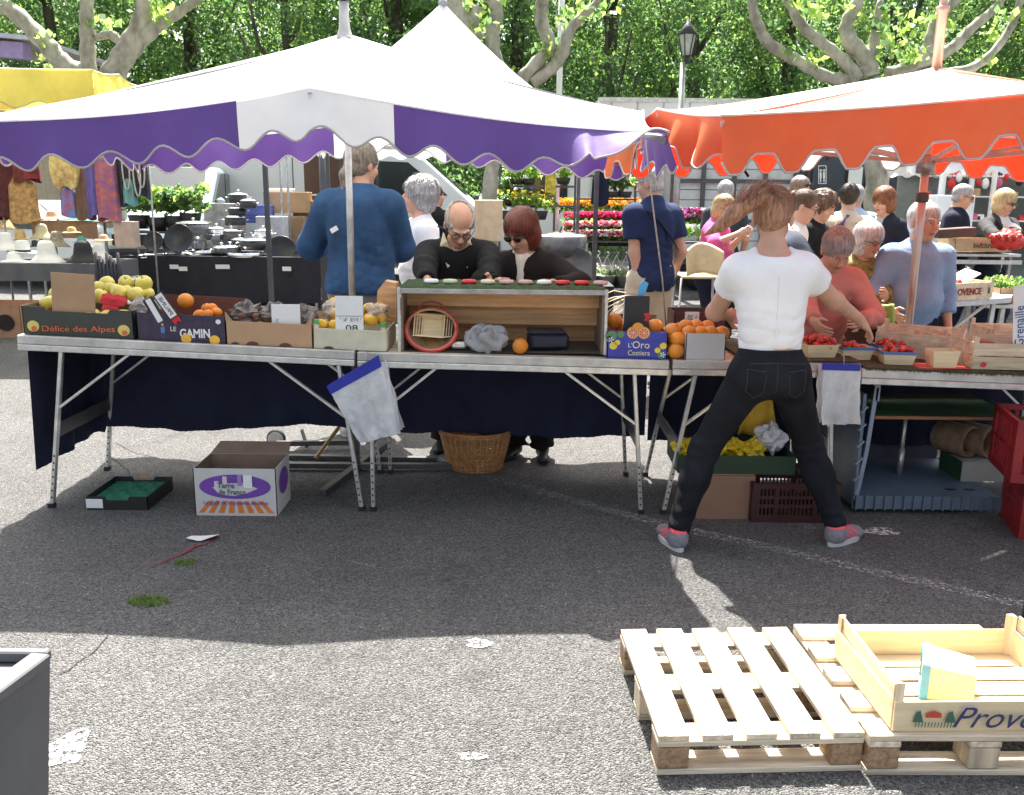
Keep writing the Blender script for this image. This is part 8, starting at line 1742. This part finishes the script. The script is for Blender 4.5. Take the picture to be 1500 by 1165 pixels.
Mfr = Matrix((d, V((0,0,1)), V((d.y,-d.x,0)))).transposed(); text('PROVENCE', (a+b_)/2-n_*.006+V((0,0,.062)), (b_-a).length*.56, .050, Mfr, mat('dark red stencil', (.28,.02,.02), .6), t, bold=.03)
b = MB(); b.sph(a.lerp(b_, .10)-n_*.005+V((0,0,.05)), (.03,.002,.022), 10); b.build('crest_print', mat('grey green stencil', (.12,.16,.12), .6), t); b = MB(); c = a.lerp(b_, .90)-n_*.006+V((0,0,.04)); b.prism([c, c+d*.025, c+d*.022+V((0,0,.05)), c+d*.012+V((0,0,.03)), c+d*.004+V((0,0,.06))], (0,0,0), tuple(n_*-.001)); b.build('cypress_print', MATS['green stencil'], t)
for k in range(22): p = a.lerp(b_, ra.uniform(.06,.6))+n_*ra.uniform(.04,.32)+V((0,0,.10+ra.uniform(0,.03))); fruit('tomato', p, 'red tomato in the crate lettered PROVENCE', .8, group='tomatoes in the PROVENCE crate')
b = MB(); c = a.lerp(b_, .68)+n_*.12+V((0,0,.155)); b.box(c, (.24,.13,.01), (R(14),R(-20),math.atan2(d.y,d.x)), bev=.002); single('paper_bag', b, M_paper, 'white paper bag lying over the tomatoes in the PROVENCE crate', 'paper bag')
a2 = at(1346,444,6.5); slat_crate('empty poplar crate behind the blue grey sweater on the slanting table', V((a2.x,6.75,zc3)), V((a2.x+.42,6.83,zc3)), .34, .14, 1); slat_crate('poplar crate stacked at the back of the slanting table', V((a2.x+.02,7.0,zc3+.13)), V((a2.x+.50,7.06,zc3+.13)), .3, .13, 1)
a = at(1463,445,7.0); zz_ = a.z; t = thing('herb_crate', 'brown carton of green parsley at the right edge', 'crate', a); open_box(t, a, a+V((.42,.0,0)), .34, .12, mat('herb carton', (.36,.22,.12), .8)); link('parsley', leaf_cloud('parsley', [(ra.uniform(.02,.4), ra.uniform(.03,.3), .13+ra.uniform(0,.05)) for _ in range(40)], .05, 20, .035, (.2,.6,.2)), t)
stall_table('herb_table', 'small grey folding table under the parsley carton', 'table', a.x-.12, a.x+.6, 6.95, zz_-.002, .5, M_alu)
b = MB(); p = at(1480,475,6.2); 
for k, (px, py, lb) in enumerate(((1395,470,'carton under the slanting table, left one'),(1440,465,'carton under the slanting table, right one'))): p = gnd(px, 540); b = MB(); b.box((at(px,480,7.4).x,7.4,.18+.02*k), (.42,.3,.36+.04*k), R(8), bev=.006); single('floor_carton', b, M_card, 'brown '+lb, 'carton')
# white goods stall at far right
Yg = 13.5; x0 = at(1378,300,Yg).x; x1 = at(1640,300,Yg).x; t = thing('goods_stall', 'white framed stall with hanging red and white goods at the far right', 'stall', ((x0+x1)/2,Yg,0)); zt_ = at(1400,235,Yg).z
b = MB(); b.box(((x0+x1)/2,Yg+1.6,1.2), (x1-x0,.05,2.4)); b.build('back_wall', mat('grey green back wall', (.16,.18,.17), .8, var=.3, scale=1.5), t)
for x in (x0,x0+.42,x0+.75,x0+1.5,x1): b = MB(); b.box((x,Yg,zt_/2), (.055,.055,zt_)); b.build('post', M_white, t)
for z in (.95,1.3,1.68,2.0):
    b = MB(); b.box(((x0+x1)/2+.2,Yg+1.3,z), (x1-x0-.4,.4,.02)); b.build('shelf', M_white, t)
Ms_ = [M_red, M_paper, M_hb, mat('pink toy', (.6,.12,.25), .6), M_card, mat('blue toy', (.08,.12,.35), .5)]
for k in range(70):
    x = ra.uniform(x0+.3,x1-.2); z = ra.choice((.96,1.31,1.69,2.01)); s_ = ra.uniform(.05,.13); b = MB()
    if k % 3: b.box((x,Yg+1.2,z+s_/2), (s_*ra.uniform(.7,1.4),.1,s_), bev=.01)
    else: b.lathe([(s_*.5,0),(s_*.55,s_*.5),(s_*.3,s_),(0,s_)], (x,Yg+1.2,z), 10)
    o = single('goods_item', b, Ms_[k % 6], ('red','white','black','pink','brown','blue')[k % 6]+' small article on the shelves of the white framed stall', 'goods', ('red','white','black','pink','brown','blue')[k % 6]+' articles on the stall shelves')
for k in range(26):
    x = x0+.15+k*.10; s_ = ra.uniform(.05,.09); b = MB(); z = zt_-.12-ra.uniform(0,.15); b.tube([(x,Yg+.05,zt_-.02),(x,Yg+.05,z)], .004, 4); b.sph((x,Yg+.05,z-s_), (s_*.7,s_*.5,s_), 8); single('hanging_trinket', b, Ms_[k % 4], ('red','white','black','pink')[k % 4]+' trinket hanging along the front of the white framed stall', 'trinket', ('red','white','black','pink')[k % 4]+' trinkets on the stall front')
gazebo('white canopy over the goods stall at the far right', [(x0-.5,Yg-1.0,0),(x1,Yg-1.0,0),(x1,Yg+1.5,0),(x0-.5,Yg+1.5,0)], at(1400,238,12.5).z+.05, at(1400,238,12.5).z+.8, M_cwhite, M_white, vh=.2)
p = at(1385,310,12.); b = MB(); b.box((p.x,12.,p.z), (.5,.5,.42), bev=.01); single('white_chest', b, M_white, 'white chest behind the pole between the sweater and the navy man', 'chest')
p = at(1373,350,10.5); b = MB(); b.box((p.x,10.8,p.z-.30), (.7,.5,.95), bev=.01); single('white_counter', b, M_white, 'white counter front behind the man in the blue grey sweater', 'counter')
# beige bag and green bag by the white haired woman
Q = at(1297,470,5.35); b = MB(); b.grid(lambda u, v: V((Q.x-.04+.08*u*(.7+.5*v), 5.35+.02*math.sin(u*7), Q.z+.10-.26*v)), 10, 10); o = single('green_bag', b, mat('lime green bag', (.28,.42,.06), .5, bump=.4, bscale=15), 'lime green plastic bag hanging between the salmon jacket and the sweater', 'bag'); o.modifiers.new('s', 'SOLIDIFY').thickness = .03
for k in range(7): fruit('orange', at(1277+ra.uniform(0,14), 374+ra.uniform(0,18), 6.4), 'small yellow fruit glimpsed beside the white haired woman', .5, group='yellow fruits beside the white haired woman')
b = MB(); p = at(1280,400,6.6); b.box((p.x,6.7,p.z-.03), (.4,.3,.16), bev=.01); single('fruit_carton', b, M_card, 'carton of yellow fruit between the two grey heads and the sweater', 'carton'); b = MB(); b.box((p.x,6.7,(p.z-.12)/2), (.7,.5,p.z-.12), bev=.01); single('back_counter', b, M_darksteel, 'dark counter under the carton of yellow fruit', 'counter')
# clip on the orange umbrella
c = at(1088,246,4.3); b = MB(); b.tube([c+V((-.035,0,-.04)), c+V((.0,0,.02)), c+V((.004,0,.05))], .007, 6); b.tube([c+V((.03,0,-.04)), c, c+V((.004,0,.05))], .007, 6); single('black_clip', b, M_black, 'black spring clip hanging from the valance of the orange umbrella', 'clip')
